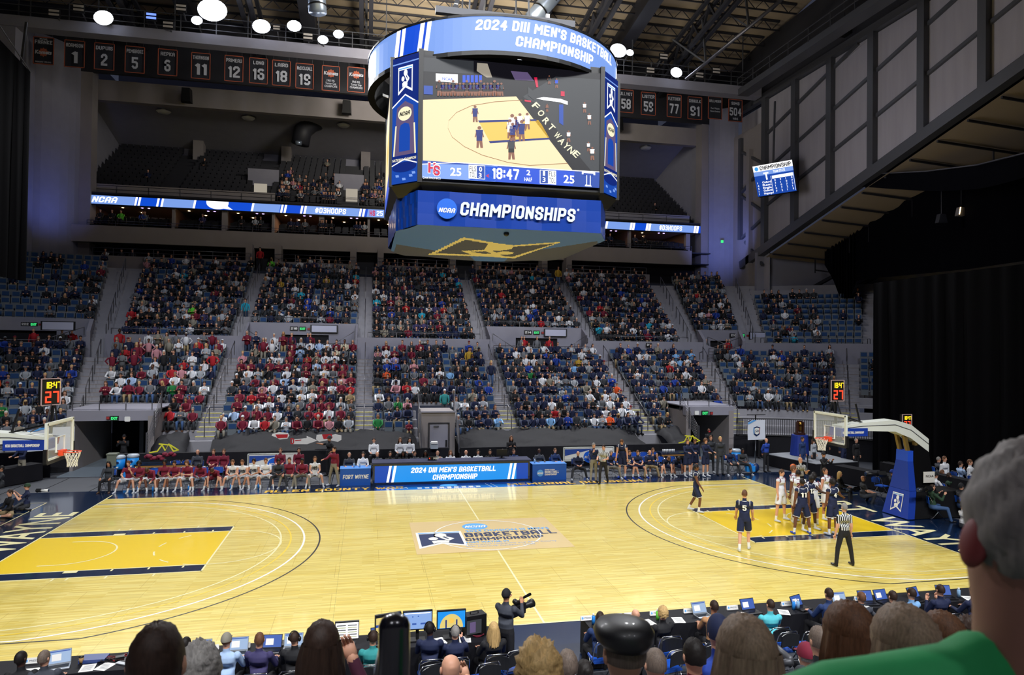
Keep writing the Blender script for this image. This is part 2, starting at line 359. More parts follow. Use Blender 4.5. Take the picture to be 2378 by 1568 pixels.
for s in (-1, 1):
    line(s*(HX+0.025), -HY-1.0, s*(HX+0.025), HY+0.75, w=0.05)
    for y in (-2.44, -1.83, 1.83, 2.44): line(s*HX, y, s*8.51, y)
    line(s*8.535, -2.465, s*8.535, 2.465)
    fx = s*8.535; a0 = PI/2 if s > 0 else -PI/2
    arc(fx, 0, 1.83, a0, a0+PI, z=Z+0.001)
    for k in range(6):                       # dashed inner half of the free throw circle
        t = a0+PI+PI*(k+0.3)/6; arc(fx, 0, 1.83, t, t+0.24, z=Z+0.001, n=6)
    bx = s*12.75
    arc(bx, 0, 1.22, a0, a0+PI, z=Z+0.001)
    for q in (-1, 1): line(bx, q*1.22, bx+s*0.4, q*1.22)
    for R, mt, w, yb in ((7.24, M_BLINE, 0.05, 6.71), (6.75, M_WLINE, 0.06, 6.6), (6.33, M_YLINE, 0.05, 6.25), (6.02, M_LINE, 0.05, 5.95)):
        th = math.asin(min(1, yb/R)); xs = bx-s*R*math.cos(th)
        arc(bx, 0, R, PI-th if s > 0 else -th, PI+th if s > 0 else th, mt, w, n=72)
        for q in (-1, 1): line(xs, q*yb, s*HX, q*yb, mt, w)
    for q in (-1, 1):
        for d in (2.13, 3.35, 4.3, 5.2):       # block and lane marks
            if d == 2.13: flat(m, *sorted((s*(HX-d), s*(HX-d-0.35)))[:1], min(q*1.85, q*2.02), max(s*(HX-d), s*(HX-d-0.35)), max(q*1.85, q*2.02), Z, M_LINE)
            else: line(s*(HX-d), q*1.83, s*(HX-d), q*2.03)
        for d in (2.1, 2.45, 3.4, 4.6): line(s*(HX-d), q*2.46, s*(HX-d), q*2.66)
    for q in (-1, 1): line(s*5.9, q*7.62, s*5.9, q*8.3) ; line(s*(HX-0.05), q*3.6, s*(HX-0.4), q*3.6)
    # photographers' boxes on the apron
    x0 = s*16.35
    for y0, y1 in ((3.7, 7.3), (-7.6, -3.2)):
        line(x0, y0, x0, y1, w=0.04); line(x0, y0, x0+s*0.9, y0, w=0.04); line(x0, y1, x0+s*0.9, y1, w=0.04)
        line(x0, (y0+y1)/2, x0+s*0.5, (y0+y1)/2, w=0.04)
m.build('court_line', cf)
m = MB()
for s in (-1, 1):      # FORT WAYNE behind each baseline, tops of the letters away from the court
    xd = Vector((0, -s, 0)); yd = Vector((s, 0, 0))
    m.text('WAYNE', (s*14.55, -s*0.05 if s > 0 else 0.25, 0.004), xd, yd, 1.33, M_LINE, width=5.25, bold=0.012)
    m.text('FORT', (s*14.55, s*0.75 if s > 0 else -0.6, 0.004), xd, yd, 1.33, M_LINE, width=4.2, bold=0.012, align='R')
m.text('ALLEN COUNTY WAR', (-8.3, 7.95, 0.005), (1, 0, 0), (0, 1, 0), 0.5, M_GOLD, width=5.9, bold=0.03)
m.text('MEMORIAL COLISEUM', (2.35, 7.95, 0.005), (1, 0, 0), (0, 1, 0), 0.5, M_GOLD, width=6.6, bold=0.03)
m.build('court_lettering', cf)
m = MB(); flat(m, -3.6, 7.68, 3.55, 8.83, 0.003, M_BLUEP)
m.disc((-0.35, 8.4, 0.006), (0.4, 0, 0), (0, 0.25, 0), E_CYAN)
for k in range(9): m.box((-1.7+k*0.33, 8.0, 0.004), (0.2, 0.28, 0.003), M_WLINE)
m.text('NCAA', (-2.2, 7.95, 0.0045), (1, 0, 0), (0, 1, 0), 0.3, M_WLINE, width=1.2, shear=0.2, align='R')
for x in (1.35, 1.6): m.add([(x, 8.55, .005), (x+.03, 8.55, .005), (x+.2, 7.72, .005), (x+.17, 7.72, .005)], [(0, 1, 2, 3)], M_WLINE)
m.build('sideline_decal', cf)
# centre court decal
LOGOBG = mat('clear_floor_decal', '#f3d79a', 0.25, coat=0.7, noise=0.06, scale=2, stretch=(0.5, 9, 1))
LB = mat('decal_light_blue', '#5aa8ee', 0.4); NV = mat('decal_navy', '#152a55', 0.4); SB = mat('decal_pale_blue', '#9db4e0', 0.4)
def hoop_emblem(m, P, white, navy, blue, dz):
    """banner with a shooting player; P(x, y, layer) maps the unit design (0..1, y up) to the surface"""
    out = [(0.06, 1), (0.94, 1), (0.94, 0.05), (0.5, 0.24), (0.06, 0.0)]
    m.poly([P(x, y, 0) for x, y in out[::-1]], white)
    i = [(0.11, 0.88), (0.89, 0.88), (0.89, 0.15), (0.5, 0.33), (0.11, 0.11)]
    m.poly([P(x, y, 1) for x, y in i[::-1]], navy)
    m.poly([P(x, y, 1) for x, y in ((0.1, 0.91), (0.9, 0.91), (0.9, 0.95), (0.1, 0.95))], blue)
    for cx, cy, r in ((0.52, 0.76, 0.115), (0.36, 0.56, 0.09)):
        m.poly([P(cx+r*math.cos(t*PI/10), cy+r*math.sin(t*PI/10), 2) for t in range(20)], white)
    for q in ([(0.56, 0.70), (0.62, 0.68), (0.76, 0.53), (0.62, 0.38), (0.56, 0.44), (0.66, 0.53)],
              [(0.32, 0.40), (0.44, 0.46), (0.60, 0.43), (0.64, 0.36), (0.62, 0.28), (0.5, 0.33), (0.34, 0.26)],
              [(0.46, 0.66), (0.52, 0.66), (0.64, 0.50), (0.58, 0.47)]):
        m.poly([P(x, y, 2) for x, y in q[::-1]], white)
m = MB(); flat(m, -2.52, -1.92, 2.5, 1.95, 0.007, LOGOBG)
hoop_emblem(m, lambda x, y, l: (-2.5+1.75*x+0.0, -1.35+1.9*y, 0.010+0.002*l), M_WLINE, NV, LB, 0)
m.disc((-0.28, 1.05, 0.011), (0.45, 0, 0), (0, 0.43, 0), LB); m.text('NCAA', (-0.27, 0.9, 0.014), (1, 0, 0), (0, 1, 0), 0.27, M_WLINE, width=0.78, align='C', shear=0.25, bold=0.04)
for t, x, y, h, w, mt, b in (("2024 DIVISION III MEN'S", -0.7, 0.34, 0.25, 2.95, LB, 0.02), ('BASKETBALL', -0.78, -0.27, 0.5, 3.15, NV, 0.05), ('CHAMPIONSHIP', -0.84, -0.72, 0.33, 2.65, NV, 0.05),
                             ('FORT WAYNE, IN', -0.86, -0.98, 0.18, 1.4, LB, 0.02), ('Manchester University and Allen County', -0.9, -1.2, 0.13, 3.0, SB, 0.0), ('War Memorial Coliseum, Hosts', -0.93, -1.42, 0.13, 2.25, SB, 0.0)):
    m.text(t, (x, y, 0.012), (1, 0, 0), (0, 1, 0), h, mt, width=w, bold=b)
m.build('centre_decal', cf)

# ================================================================ STANDS
C0, Y0, R0 = 15.4, 1.0, 14.0
def PT(s, o, z):
    """s runs along the front row (arc length at the front), o is the distance back from it"""
    if abs(s) <= C0: return Vector((s, Y0+R0+o, z))
    t = (abs(s)-C0)/R0; g = 1 if s > 0 else -1
    return Vector((g*(C0+(R0+o)*math.sin(t)), Y0+(R0+o)*math.cos(t), z))
def ANG(s): return 0.0 if abs(s) <= C0 else -(1 if s > 0 else -1)*(abs(s)-C0)/R0
def S_(deg): return (1 if deg > 0 else -1)*(C0+R0*math.radians(abs(deg)))
def srange(a, b):
    pts = [a]
    for k in (-C0, C0):
        if a < k < b: pts.append(k)
    step = 1.0; x = math.floor(a)
    while x < b:
        if x > a and abs(x) > C0: pts.append(x)
        x += step
    pts.append(b); return sorted(set(round(p, 4) for p in pts))
def sweep(m, prof, a, b, mt, close=True, caps=True):
    """prof: closed polygon in (o, z)"""
    ss = srange(a, b); n = len(prof); vs = [PT(s, o, z) for s in ss for o, z in prof]
    fs = []; e = n if close else n-1
    for i in range(len(ss)-1):
        for j in range(e): k = (j+1) % n; fs.append((i*n+j, (i+1)*n+j, (i+1)*n+k, i*n+k))
    if caps and close: fs += [tuple(range(n)), tuple(range((len(ss)-1)*n, len(ss)*n))[::-1]]
    m.add(vs, fs, mt)
T, ZL0, RL = 0.8, 1.3, 0.412
ZM0, RM, OM = 6.4, 0.455, 9.2
NL, NM = 11, 13
AISL = [S_(-36), S_(-11.5), -12.3, -4.2, 4.0, 12.25, S_(11), S_(36), S_(52)]
AISM = [S_(-32), S_(-11.2), -12.35, -4.25, 3.75, 11.9, S_(9.6), S_(21), S_(40.5)]
AW = 0.47
def zl(i): return ZL0+RL*i
def zm(i): return ZM0+RM*i
# lower bowl: terrace rows, with gaps for the three floor-level tunnels
VOM_L = [(-18.25, -14.55, 4), (-1.25, 0.6, 4), (14.3, 17.15, 4)]
lower = thing('floor_lower_terrace', (0, 0, 0), kind='structure')
for i in range(NL):
    a, b = S_(-52), S_(56)
    segs = [(a, b)]
    if i < 4:
        segs = []; c = a
        for v0, v1, _ in VOM_L: segs.append((c, v0)); c = v1
        segs.append((c, b))
    m = MB()
    for p, q in segs: sweep(m, [(i*T, 0.0 if i < 4 else zl(4)-0.15), (i*T, zl(i)), ((i+1)*T+0.02, zl(i)), ((i+1)*T+0.02, 0.0 if i < 4 else zl(4)-0.15)], p, q, M_STEP)
    m.build('terrace_row', lower)
upper = thing('floor_middle_terrace', (0, 0, 0), kind='structure')
for i in range(NM):
    m = MB(); a, b = S_(-45), (S_(40.9))
    sweep(m, [(OM+i*T, 5.4), (OM+i*T, zm(i)), (OM+(i+1)*T+0.02, zm(i)), (OM+(i+1)*T+0.02, 5.4)] if i > 2 else [(OM+i*T, 5.5+0*i), (OM+i*T, zm(i)), (OM+(i+1)*T+0.02, zm(i)), (OM+(i+1)*T+0.02, 5.5)], a, b, M_STEP) if i > 1 else None
    if i <= 1:
        for k in range(len(AISM)-1):
            if k in (0, 2, 4, 6): continue
            sweep(m, [(OM+i*T, 5.4), (OM+i*T, zm(i)), (OM+(i+1)*T+0.02, zm(i)), (OM+(i+1)*T+0.02, 5.4)], AISM[k]-AW, AISM[k+1]+AW, M_STEP)
    m.build('terrace_row', upper)
# aisle half-steps with pale noses
for s in AISL[:-1]:
    g = s
    for i in range(NL-1):
        if i < 3 and any(v0-0.3 < s < v1+0.3 for v0, v1, _ in VOM_L): continue
        z = zl(i); o = i*T; m = MB(); nm = MB()
        sweep(m, [(o+0.4, z), (o+0.4, z+RL/2), (o+T, z+RL/2), (o+T, z)], g-AW, g+AW, M_STEP)
        for oo, zz in ((o+0.4, z+RL/2), (o+T, z+RL)):
            sweep(nm, [(oo-0.006, zz-0.045), (oo-0.006, zz+0.004), (oo+0.05, zz+0.004), (oo+0.05, zz-0.045)], g-AW, g+AW, M_NOSE if i < 3 else M_CONC2)
        m.build('step', lower); nm.build('step_nosing', lower)
for s in AISM:
    for i in range(NM-1):
        z = zm(i); o = OM+i*T; m = MB()
        sweep(m, [(o+0.4, z), (o+0.4, z+RM/2), (o+T, z+RM/2), (o+T, z)], s-AW, s+AW, M_STEP)
        m.build('step', upper)
# wall between the lower and the middle bowl (parapet, vomitory fascias with openings)
m = MB(); OW = 9.0
lowk = [1, 3, 5, 7]; vomk = [0, 2, 4, 6]
for k in lowk: sweep(m, [(OW-0.04, 5.3), (OW-0.04, 6.86), (OW+0.12, 6.86), (OW+0.12, 5.3)], AISM[k]-(AW if k != 1 else -0.0)-0.0, AISM[k+1]+AW, M_CONC)
sweep(m, [(OW-0.04, 5.3), (OW-0.04, 6.5), (OW+0.12, 6.5), (OW+0.12, 5.3)], AISM[0]-AW, AISM[0]+AW, M_CONC)
sweep(m, [(OW+0.3, 5.3), (OW+0.3, 8.6), (OW+0.5, 8.6), (OW+0.5, 5.3)], S_(41), S_(58), M_CONC)
VOMS = []
for k in vomk:
    a, b = AISM[k]+AW, AISM[k+1]-AW; L = b-a; oa, ob = a+L*0.30, b-L*0.27; OF = OW+1.5
    pz = [(OF, 5.3), (OF, 7.8), (OF+0.15, 7.8), (OF+0.15, 5.3)]
    sweep(m, pz, a, oa, M_CONC); sweep(m, pz, ob, b, M_CONC)
    sweep(m, [(OF, 7.0), (OF, 7.8), (OF+0.15, 7.8), (OF+0.15, 7.0)], oa, ob, M_CONC)
    sweep(m, [(OW-0.2, 5.2), (OW-0.2, 5.43), (OF, 5.43), (OF, 5.2)], a, b, M_STEP)
    for s0, s1 in ((a, a+0.13), (b-0.13, b)): sweep(m, [(OW-0.1, 5.3), (OW-0.1, 7.0), (OF, 7.8), (OF, 5.3)], s0, s1, M_CONC)
    for s0, s1, dd in ((a, a+1.9, 1), (b-1.9, b, -1)):       # ramped parapets beside the landing stairs
        p = [PT(s0, OW-0.12, 5.3), PT(s1, OW-0.12, 5.3)]
        hi, lo = (s0, s1) if dd > 0 else (s1, s0)
        q = [PT(hi, OW-0.12, 5.3), PT(lo, OW-0.12, 5.3), PT(lo, OW-0.12, 5.55), PT(hi, OW-0.12, 6.75)]
        m.prism(q, PT(s0, OW+0.0, 0)-PT(s0, OW-0.12, 0), M_CONC)
    sweep(m, [(OF+0.5, 5.3), (OF+2.2, 5.3), (OF+2.2, 7.2), (OF+2.1, 7.2), (OF+2.1, 5.4), (OF+0.5, 5.4)], oa-0.3, ob+0.3, M_CONC)
    VOMS.append((oa, ob, OF))
ST('wall_concourse', m)
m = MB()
for oa, ob, OF in VOMS: sweep(m, [(OF+0.16, 5.45), (OF+0.16, 7.0), (OF+2.09, 7.0), (OF+2.09, 5.45)], oa, ob, M_DARK)  # solid dark block behind each opening, shade painted as colour
ST('wall_vomitory_shade_fill', m)
# top of the middle bowl: parapet, box level, suite fascia, suites, ribbon shelf, upper deck
XL, XR = -27.3, 26.9
m = MB()
portx = [-12.3, -4.2, 4.0, 12.0]
def segx(a, b, cuts, hw):
    r = []; c = a
    for x in cuts: r.append((c, x-hw)); c = x+hw
    r.append((c, b)); return r
for a, b in segx(-25, 20.5, portx, 0.75): m.box(((a+b)/2, 34.75, 12.35), (b-a, 0.2, 1.2), M_CONC2)
m.box(((XL+XR)/2, 36.4, 12.2), (XR-XL, 3.2, 0.1), M_DARK2)
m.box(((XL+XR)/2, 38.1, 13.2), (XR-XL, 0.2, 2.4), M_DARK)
for x in portx: m.box((x-1.1, 35.6, 13.2), (0.5, 1.4, 2.2), M_CONC2); m.box((x+1.1, 35.6, 13.2), (0.5, 1.4, 2.2), M_CONC2); m.box((x, 37.4, 13.0), (1.8, 0.1, 2.2), M_DARK2)
m.box(((XL+XR)/2-0.9, 35.9, 14.75), (XR-XL-1.8, 0.3, 1.3), M_CONC2)
m.box(((XL+XR)/2, 37.5, 14.2), (XR-XL, 3.2, 0.1), M_DARK)
ST('wall_suite_fascia', m)
sx = [-25.8, -19.6, -15.7, -11.9, -8.0, -4.1, -0.2, 3.8, 7.8, 11.8, 15.8, 19.6, 25.4]
m = MB(); m.box((0, 40, 15.25), (XR-XL, 8, 0.1), M_DARK2); m.box((0, 44, 16.3), (XR-XL, 0.1, 2.2), M_WIN); m.box((0, 41.2, 17.42), (XR-XL, 8, 0.1), mat('suite_ceiling', '#8a6f58', 0.8))
for i, x in enumerate(sx):
    m.box((x, 37.35, 16.3), (0.42 if i % 2 == 0 else 0.2, 0.4, 2.1), M_CONC2)
    m.box((x, 40.9, 16.3), (0.12, 6.6, 2.1), M_WIN)
for i in range(len(sx)-1):
    a, b = sx[i]+0.3, sx[i+1]-0.3; c = (a+b)/2
    for r in range(3): m.box((c, 37.0+r*0.9, 15.45+r*0.22), (b-a, 0.9, 0.3+0.0), M_BLACKM)
    m.box((b-0.8, 43.9, 16.2), (0.8, 0.06, 1.9), M_DARK2)
ST('wall_suite_box', m)
m = MB()
for i in range(len(sx)-1):
    a, b = sx[i]+0.4, sx[i+1]-0.4
    n = int((b-a)/0.55)
    for r in range(3):
        for j in range(n):
            x = a+(j+0.5)*(b-a)/n
            m.box((x, 37.2+r*0.9, 16.02+r*0.22), (0.46, 0.1, 0.5), M_BLACK); m.box((x, 37.0+r*0.9, 15.82+r*0.22), (0.46, 0.4, 0.1), M_BLACK)
m.build('suite_seating', label='rows of dark theatre seats inside the lit suites below the ribbon display', cat='seats', kind='stuff')
sl = thing('suite_ceiling_light_set', (0, 40, 17.36), 'recessed warm and violet downlights in the suite ceilings under the ribbon', 'lights')
mw, mv = MB(), MB()
for i in range(len(sx)-1):
    c = (sx[i]+sx[i+1])/2
    for dx, dy in ((-1.2, 37.6), (-1.1, 38.6), (-0.2, 40.5)): mw.tube([(c+dx, dy, 17.36), (c+dx, dy, 17.33)], 0.09, E_WARM, 8, smooth=False)
    for dx, dy in ((0.4, 37.5), (0.9, 37.5), (0.45, 38.3), (0.95, 38.3)): mv.tube([(c+dx, dy, 17.36), (c+dx, dy, 17.33)], 0.09, E_VIO, 8, smooth=False)
mw.build('warm_downlight', sl, kind='stuff'); mv.build('violet_downlight', sl, kind='stuff')
for x in (-22, -10, 2, 14, 22): lamp('suite_lamp', 'AREA', (x, 39.5, 17.25), (x, 39.5, 15), 55, (1.0, 0.72, 0.5), 2.5)
# ribbon display
rb = thing('ribbon_display', (0, 37, 17.3), 'long blue and white LED ribbon across the balcony front reading #D3HOOPS', 'display')
m = MB(); m.box((-0.3, 37.02, 17.62), (54.6, 0.12, 0.86), M_BLACK); m.box((-0.3, 37.3, 18.15), (54.6, 0.7, 0.14), M_DARK2); m.build('housing', rb)
m = MB(); YR = 36.94
def RX(u, v=480): return at(u, v, YR).x
m.poly([(-27.5, YR, 17.28), (26.9, YR, 17.28), (26.9, YR, 17.95), (-27.5, YR, 17.95)], E_B)
def rq(x0, x1, mt, dy=0.004, sl=0.12): m.poly([(x0-sl, YR-dy, 17.28), (x1-sl, YR-dy, 17.28), (x1, YR-dy, 17.95), (x0, YR-dy, 17.95)], mt)
for u0, u1 in ((172, 314), (377, 452), (590, 652), (710, 835), (855, 925), (1412, 1465), (1508, 1612)): rq(RX(u0), RX(u1), E_LB)
for u in (160, 170, 315, 323, 366, 376, 451, 586, 654, 662, 700, 708, 836, 844, 1408, 1465, 1471, 1502, 1508, 1613, 1619): rq(RX(u), RX(u+5), E_W, 0.007)
m.text('NCAA', (RX(243), YR-0.01, 17.4), (1, 0, 0), (0, 0, 1), 0.46, E_W, width=1.9, align='C', shear=0.25, bold=0.05)
m.text('#D3HOOPS', (RX(768), YR-0.01, 17.4), (1, 0, 0), (0, 0, 1), 0.46, E_W, width=2.55, align='C', shear=0.1, bold=0.04)
m.text('#D3HOOPS', (RX(1558), YR-0.01, 17.4), (1, 0, 0), (0, 0, 1), 0.46, E_W, width=2.3, align='C', shear=0.1, bold=0.04)
m.text('25', (RX(882), YR-0.01, 17.42), (1, 0, 0), (0, 0, 1), 0.42, E_W, width=0.52, align='C', bold=0.03)
m.text('HS', (RX(865), YR-0.01, 17.38), (1, 0, 0), (0, 0, 1), 0.48, E_RED, width=0.45, align='C', bold=0.05)
cx = RX(505); m.poly([(cx+0.85*math.cos(t), YR-0.008, 17.8+0.5*math.sin(t)) for t in [PI+PI*k/12 for k in range(13)]]+[(cx+0.85, YR-0.008, 17.95), (cx-0.85, YR-0.008, 17.95)], E_W)
m.poly([(cx+0.3, YR-0.009, 17.4), (cx+1.2, YR-0.009, 17.3), (cx+0.7, YR-0.009, 17.65)], E_W)
m.build('led_face', rb)
# upper deck
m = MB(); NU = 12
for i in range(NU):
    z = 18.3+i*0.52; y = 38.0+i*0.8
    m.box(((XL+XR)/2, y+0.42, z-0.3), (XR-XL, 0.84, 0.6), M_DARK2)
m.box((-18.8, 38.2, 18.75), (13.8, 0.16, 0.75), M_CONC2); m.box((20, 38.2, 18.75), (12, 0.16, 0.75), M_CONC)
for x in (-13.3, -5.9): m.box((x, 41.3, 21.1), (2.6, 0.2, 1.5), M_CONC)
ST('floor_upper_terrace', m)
m = MB()
for x, w in ((-13.2, 1.05), (-5.6, 1.0)):
    m.box((x, 39.0, 19.2), (w, 0.04, 1.7), E_DOOR)
    for k in range(4): m.box((x, 38.96, 18.75+k*0.18), (w, 0.02, 0.03), M_RAIL)
ST('door_lit_portal', m)
m = MB()
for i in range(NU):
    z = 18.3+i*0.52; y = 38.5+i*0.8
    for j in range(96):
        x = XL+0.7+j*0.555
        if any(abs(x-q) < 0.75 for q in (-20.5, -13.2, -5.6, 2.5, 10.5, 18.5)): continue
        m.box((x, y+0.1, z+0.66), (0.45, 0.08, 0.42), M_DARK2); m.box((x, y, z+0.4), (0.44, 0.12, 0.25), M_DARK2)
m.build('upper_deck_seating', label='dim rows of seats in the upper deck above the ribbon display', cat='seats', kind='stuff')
# rear wall, piers, beam
m = MB()
m.box(((XL+XR)/2, 47.9, 23), (XR-XL, 0.3, 18), M_CONC); 
for x in (XL, XR): m.box((x, 43, 22), (0.3, 10, 17), M_CONC)
ST('wall_rear', m)
m = MB(); m.hexa([(XL, 38.6, 27.3), (XR, 38.6, 27.3), (XR, 47.8, 24.9), (XL, 47.8, 24.9), (XL, 38.6, 27.6), (XR, 38.6, 27.6), (XR, 47.8, 25.2), (XL, 47.8, 25.2)], M_CONC); ST('ceiling_upper_deck', m)
m = MB(); m.box(((XL+XR)/2, 38.3, 26.7), (XR-XL, 0.6, 1.65), M_CONC2)
for u in (460, 665, 850): x = at(u, 310, 46).x; m.box((x, 46.6, 24.6), (0.9, 1.0, 2.6), M_CONC2)
ST('trim_front_beam', m)
m = MB()
for i, u in enumerate((380, 577, 798, 1500, 1330)):
    p = at(u, 262+i*9, 41.5); p.z = 26.4
    m.tube([p+Vector((0, 0, 0.6)), p], [0.2, 0.2], M_WHITE, 12); m.tube([p, p-Vector((0, 0, 0.16))], [0.6, 0.42], M_WHITE, 16)
m.build('ceiling_diffuser', label='round white ceiling diffusers under the upper deck soffit behind the front beam', cat='vents', kind='stuff')
# side walls: curved pier at the left, lit wall and gable with panels at the right
m = MB()
for k in range(8):
    t0, t1 = [math.radians(-10+100*q/8) for q in (k, k+1)]
    a = (-29.0+3.3*math.sin(t0)*0.8, 33.2+3.6*(1-math.cos(t0))); b = (-29.0+3.3*math.sin(t1)*0.8, 33.2+3.6*(1-math.cos(t1)))
    m.add([(a[0], a[1], 0), (b[0], b[1], 0), (b[0], b[1], 29), (a[0], a[1], 29)], [(0, 1, 2, 3)], M_CONC, True)
m.box((-26.0, 37.3, 14.5), (0.9, 1.2, 29), M_CONC2); m.box((-33, 31.5, 14), (10, 3.0, 29), M_CONC)
ST('wall_left', m)
m = MB()
m.box((26.9, 37.4, 14.5), (0.7, 1.2, 29), M_CONC2); m.box((29.15, 34.6, 12), (0.3, 8, 28), M_CONC2)
for k in range(6):
    t0, t1 = [math.radians(90*q/6) for q in (k, k+1)]
    a = (27.2+1.9*math.sin(t0), 36.6-1.9*(1-math.cos(t0))); b = (27.2+1.9*math.sin(t1), 36.6-1.9*(1-math.cos(t1)))
    m.add([(a[0], a[1], 5), (b[0], b[1], 5), (b[0], b[1], 29), (a[0], a[1], 29)], [(0, 1, 2, 3)], M_CONC, True)
m.box((28.9, 32.2, 14), (0.6, 0.5, 20), M_CONC2)
m.box((33.5, 30.6, 9), (10, 0.3, 11.4), M_CONC); m.box((38.2, 21, 9), (0.3, 19, 7.5), M_CONC)
ST('wall_right', m)
XG = 29.0; GY = [34.1, 29.9, 25.7, 21.4, 17.1, 12.8, 8.5, 4.2, -0.1, -4.4]
def gb(y): return 14.67+(31.1-y)*0.267
GT = 27.7
g = thing('gable_wall', (XG, 15, 14), None, None, kind='structure')
for i in range(1, len(GY)-1):
    y0, y1 = GY[i], GY[i+1]
    for k in range(5):
        def zz(y, k): return min(GT, gb(y)+0.55+k*3.05)
        a, b, c, d = zz(y0, k), zz(y1, k), zz(y1, k+1), zz(y0, k+1)
        if a >= GT-0.3 and b >= GT-0.3: continue
        p = MB(); q = [(XG+0.05, y0-0.02, a+0.06), (XG+0.05, y1+0.02, b+0.06), (XG+0.05, y1+0.02, c-0.02), (XG+0.05, y0-0.02, d-0.02)]
        if c-b < 0.1: q = q[:1]+[(XG+0.05, y0-(y0-y1)*max(0.05, (GT-a)/max(0.01, b-a)), GT)]+q[3:]
        p.prism(q, (0.08, 0, 0), M_GABLE); p.build('panel', g)
m = MB()
for i, y in enumerate(GY[1:]):
    p = MB(); p.box((XG-0.12, y, (gb(y)+GT)/2+0.1), (0.45, 0.55, GT-gb(y)+0.2), M_STEEL); p.build('post', g)
for k in range(1, 5):
    y1 = 29.9; z1 = gb(y1)+0.55+k*3.05; y2 = -4.4; z2 = gb(y2)+0.55+k*3.05
    if z2 > GT: y2 = y1-(GT-z1)/0.267; z2 = GT
    p = MB(); p.bar((XG-0.02, y1, z1), (XG-0.02, y2, z2), 0.22, M_STEEL); p.build('girt', g)
p = MB(); p.bar((XG-0.1, 33.5, gb(33.5)-0.1), (XG-0.1, -4.4, gb(-4.4)-0.1), 0.6, M_STEEL, 0.7); p.bar((XG-0.1, 34.5, GT+0.3), (XG-0.1, -6, GT+0.3), 0.5, M_STEEL); p.build('chord', g)
p = MB()
for (ya, za, yb, zb) in ((33.6, 24.2, 30.2, 22.3), (33.6, 20.6, 30.2, 22.0), (33.6, 20.2, 30.2, 18.2), (33.6, 16.4, 30.2, 17.6), (33.0, 16.0, 30.2, 13.6)): p.bar((XG-0.1, ya, za), (XG-0.1, yb, zb), 0.22, M_STEEL)
p.bar((XG-0.1, 33.8, 16.3), (XG-0.1, 33.8, 25.5), 0.4, M_STEEL); p.build('brace', g)
p = MB(); p.box((XG+0.25, 32, 19), (0.1, 4.5, 17), M_GABLE); p.build('end_panel', g)
# mirrored outer wall for the far left (only its shade matters)
m = MB(); m.box((-36, 5, 15), (0.4, 70, 32), M_DARK2); ST('wall_far_left', m)
m = MB(); m.box((47, 5, 15), (0.4, 70, 32), M_BLACKM); ST('wall_far_right', m)  # black colour stands in for the unlit space at this end
# low end roof beyond the gable, its purlins and the black-out drapes
m = MB()
def lr(y, x): return gb(y)-0.75-(x-XG)*0.06
for i in range(1, len(GY)-1):
    y0, y1 = GY[i], GY[i+1]; m.poly([(XG, y0, lr(y0, XG)), (XG, y1, lr(y1, XG)), (46, y1, lr(y1, 46)), (46, y0, lr(y0, 46))], M_ROOF)
ST('roof_low_end', m)
pur = thing('end_roof_truss_set', (38, 15, 16), 'dark steel purlins and hangers under the low tan end roof', 'truss')
for y in [31-2.13*k for k in range(16)]:
    m = MB(); z0, z1 = lr(y, XG)-0.15, lr(y, 44)-0.15
    m.bar((XG, y, z0), (44, y, z1), 0.12, M_DARK2); m.bar((XG+4, y, z0-1.2), (44, y, z1-1.2), 0.1, M_DARK2)
    for x in (33, 35, 37, 39, 41): m.bar((x, y, lr(y, x)-0.15), (x, y, lr(y, x)-1.35), 0.07, M_DARK2)
    m.build('purlin', pur)
m = MB()
for x in (34, 37.5, 41):
    m.bar((x, 31, lr(31, x)-1.9), (x, -2, lr(-2, x)-1.9), 0.25, M_DARK2)
m.build('girder', pur)
# ================================================================ HIGH ROOF
m = MB(); m.poly([(-34, 36.5, 32.6), (30, 36.5, 32.6), (30, 0, 37.5), (-34, 0, 37.5)], M_ROOF); m.poly([(-34, 0, 37.5), (30, 0, 37.5), (30, -34, 32.6), (-34, -34, 32.6)], M_ROOF)
ST('roof_high', m)
m = MB(); m.box((-2, 36.8, 30.2), (64, 0.3, 5.2), M_DARK2); m.box((29.4, 5, 30.5), (0.3, 64, 5.5), M_DARK2); ST('wall_clerestory', m)
def rz(y): return 32.6+(36.5-y)*4.9/36.5
rt = thing('roof_truss_set', (0, 20, 33), 'dark open-web purlin trusses spanning beneath the tan roof deck', 'truss')
for k in range(9):
    y = 35.0-k*2.3; z = rz(y)-0.15; m = MB()
    m.bar((-30, y, z), (29, y, z), 0.14, M_DARK2); m.bar((-30, y, z-0.75), (29, y, z-0.75), 0.1, M_DARK2)
    for j in range(40):
        x = -29+j*1.45; m.bar((x, y, z), (x+0.72, y, z-0.75), 0.05, M_DARK2); m.bar((x+0.72, y, z-0.75), (x+1.45, y, z), 0.05, M_DARK2)
    m.build('purlin_truss', rt)
gt = thing('roof_girder_set', (0, 20, 32), 'deep dark main girders running from the rear wall up towards the ridge', 'girder')
for x in (-22, -13, -4.5, 4.0, 13, 21.5):
    m = MB(); a, b = Vector((x, 36.5, rz(36.5)-0.9)), Vector((x, 10, rz(10)-0.9))
    for dx in (-0.35, 0.35):
        m.bar(a+Vector((dx, 0, 0)), b+Vector((dx, 0, 0)), 0.28, M_DARK2); m.bar(a+Vector((dx, 0, -2.0)), b+Vector((dx, 0, -2.0)), 0.3, M_DARK2)
    for j in range(10):
        p = a.lerp(b, j/10); q = a.lerp(b, (j+0.5)/10); r = a.lerp(b, (j+1)/10)
        m.bar(p, q-Vector((0, 0, 2.0)), 0.16, M_DARK2); m.bar(q-Vector((0, 0, 2.0)), r, 0.16, M_DARK2)
    m.build('girder', gt)
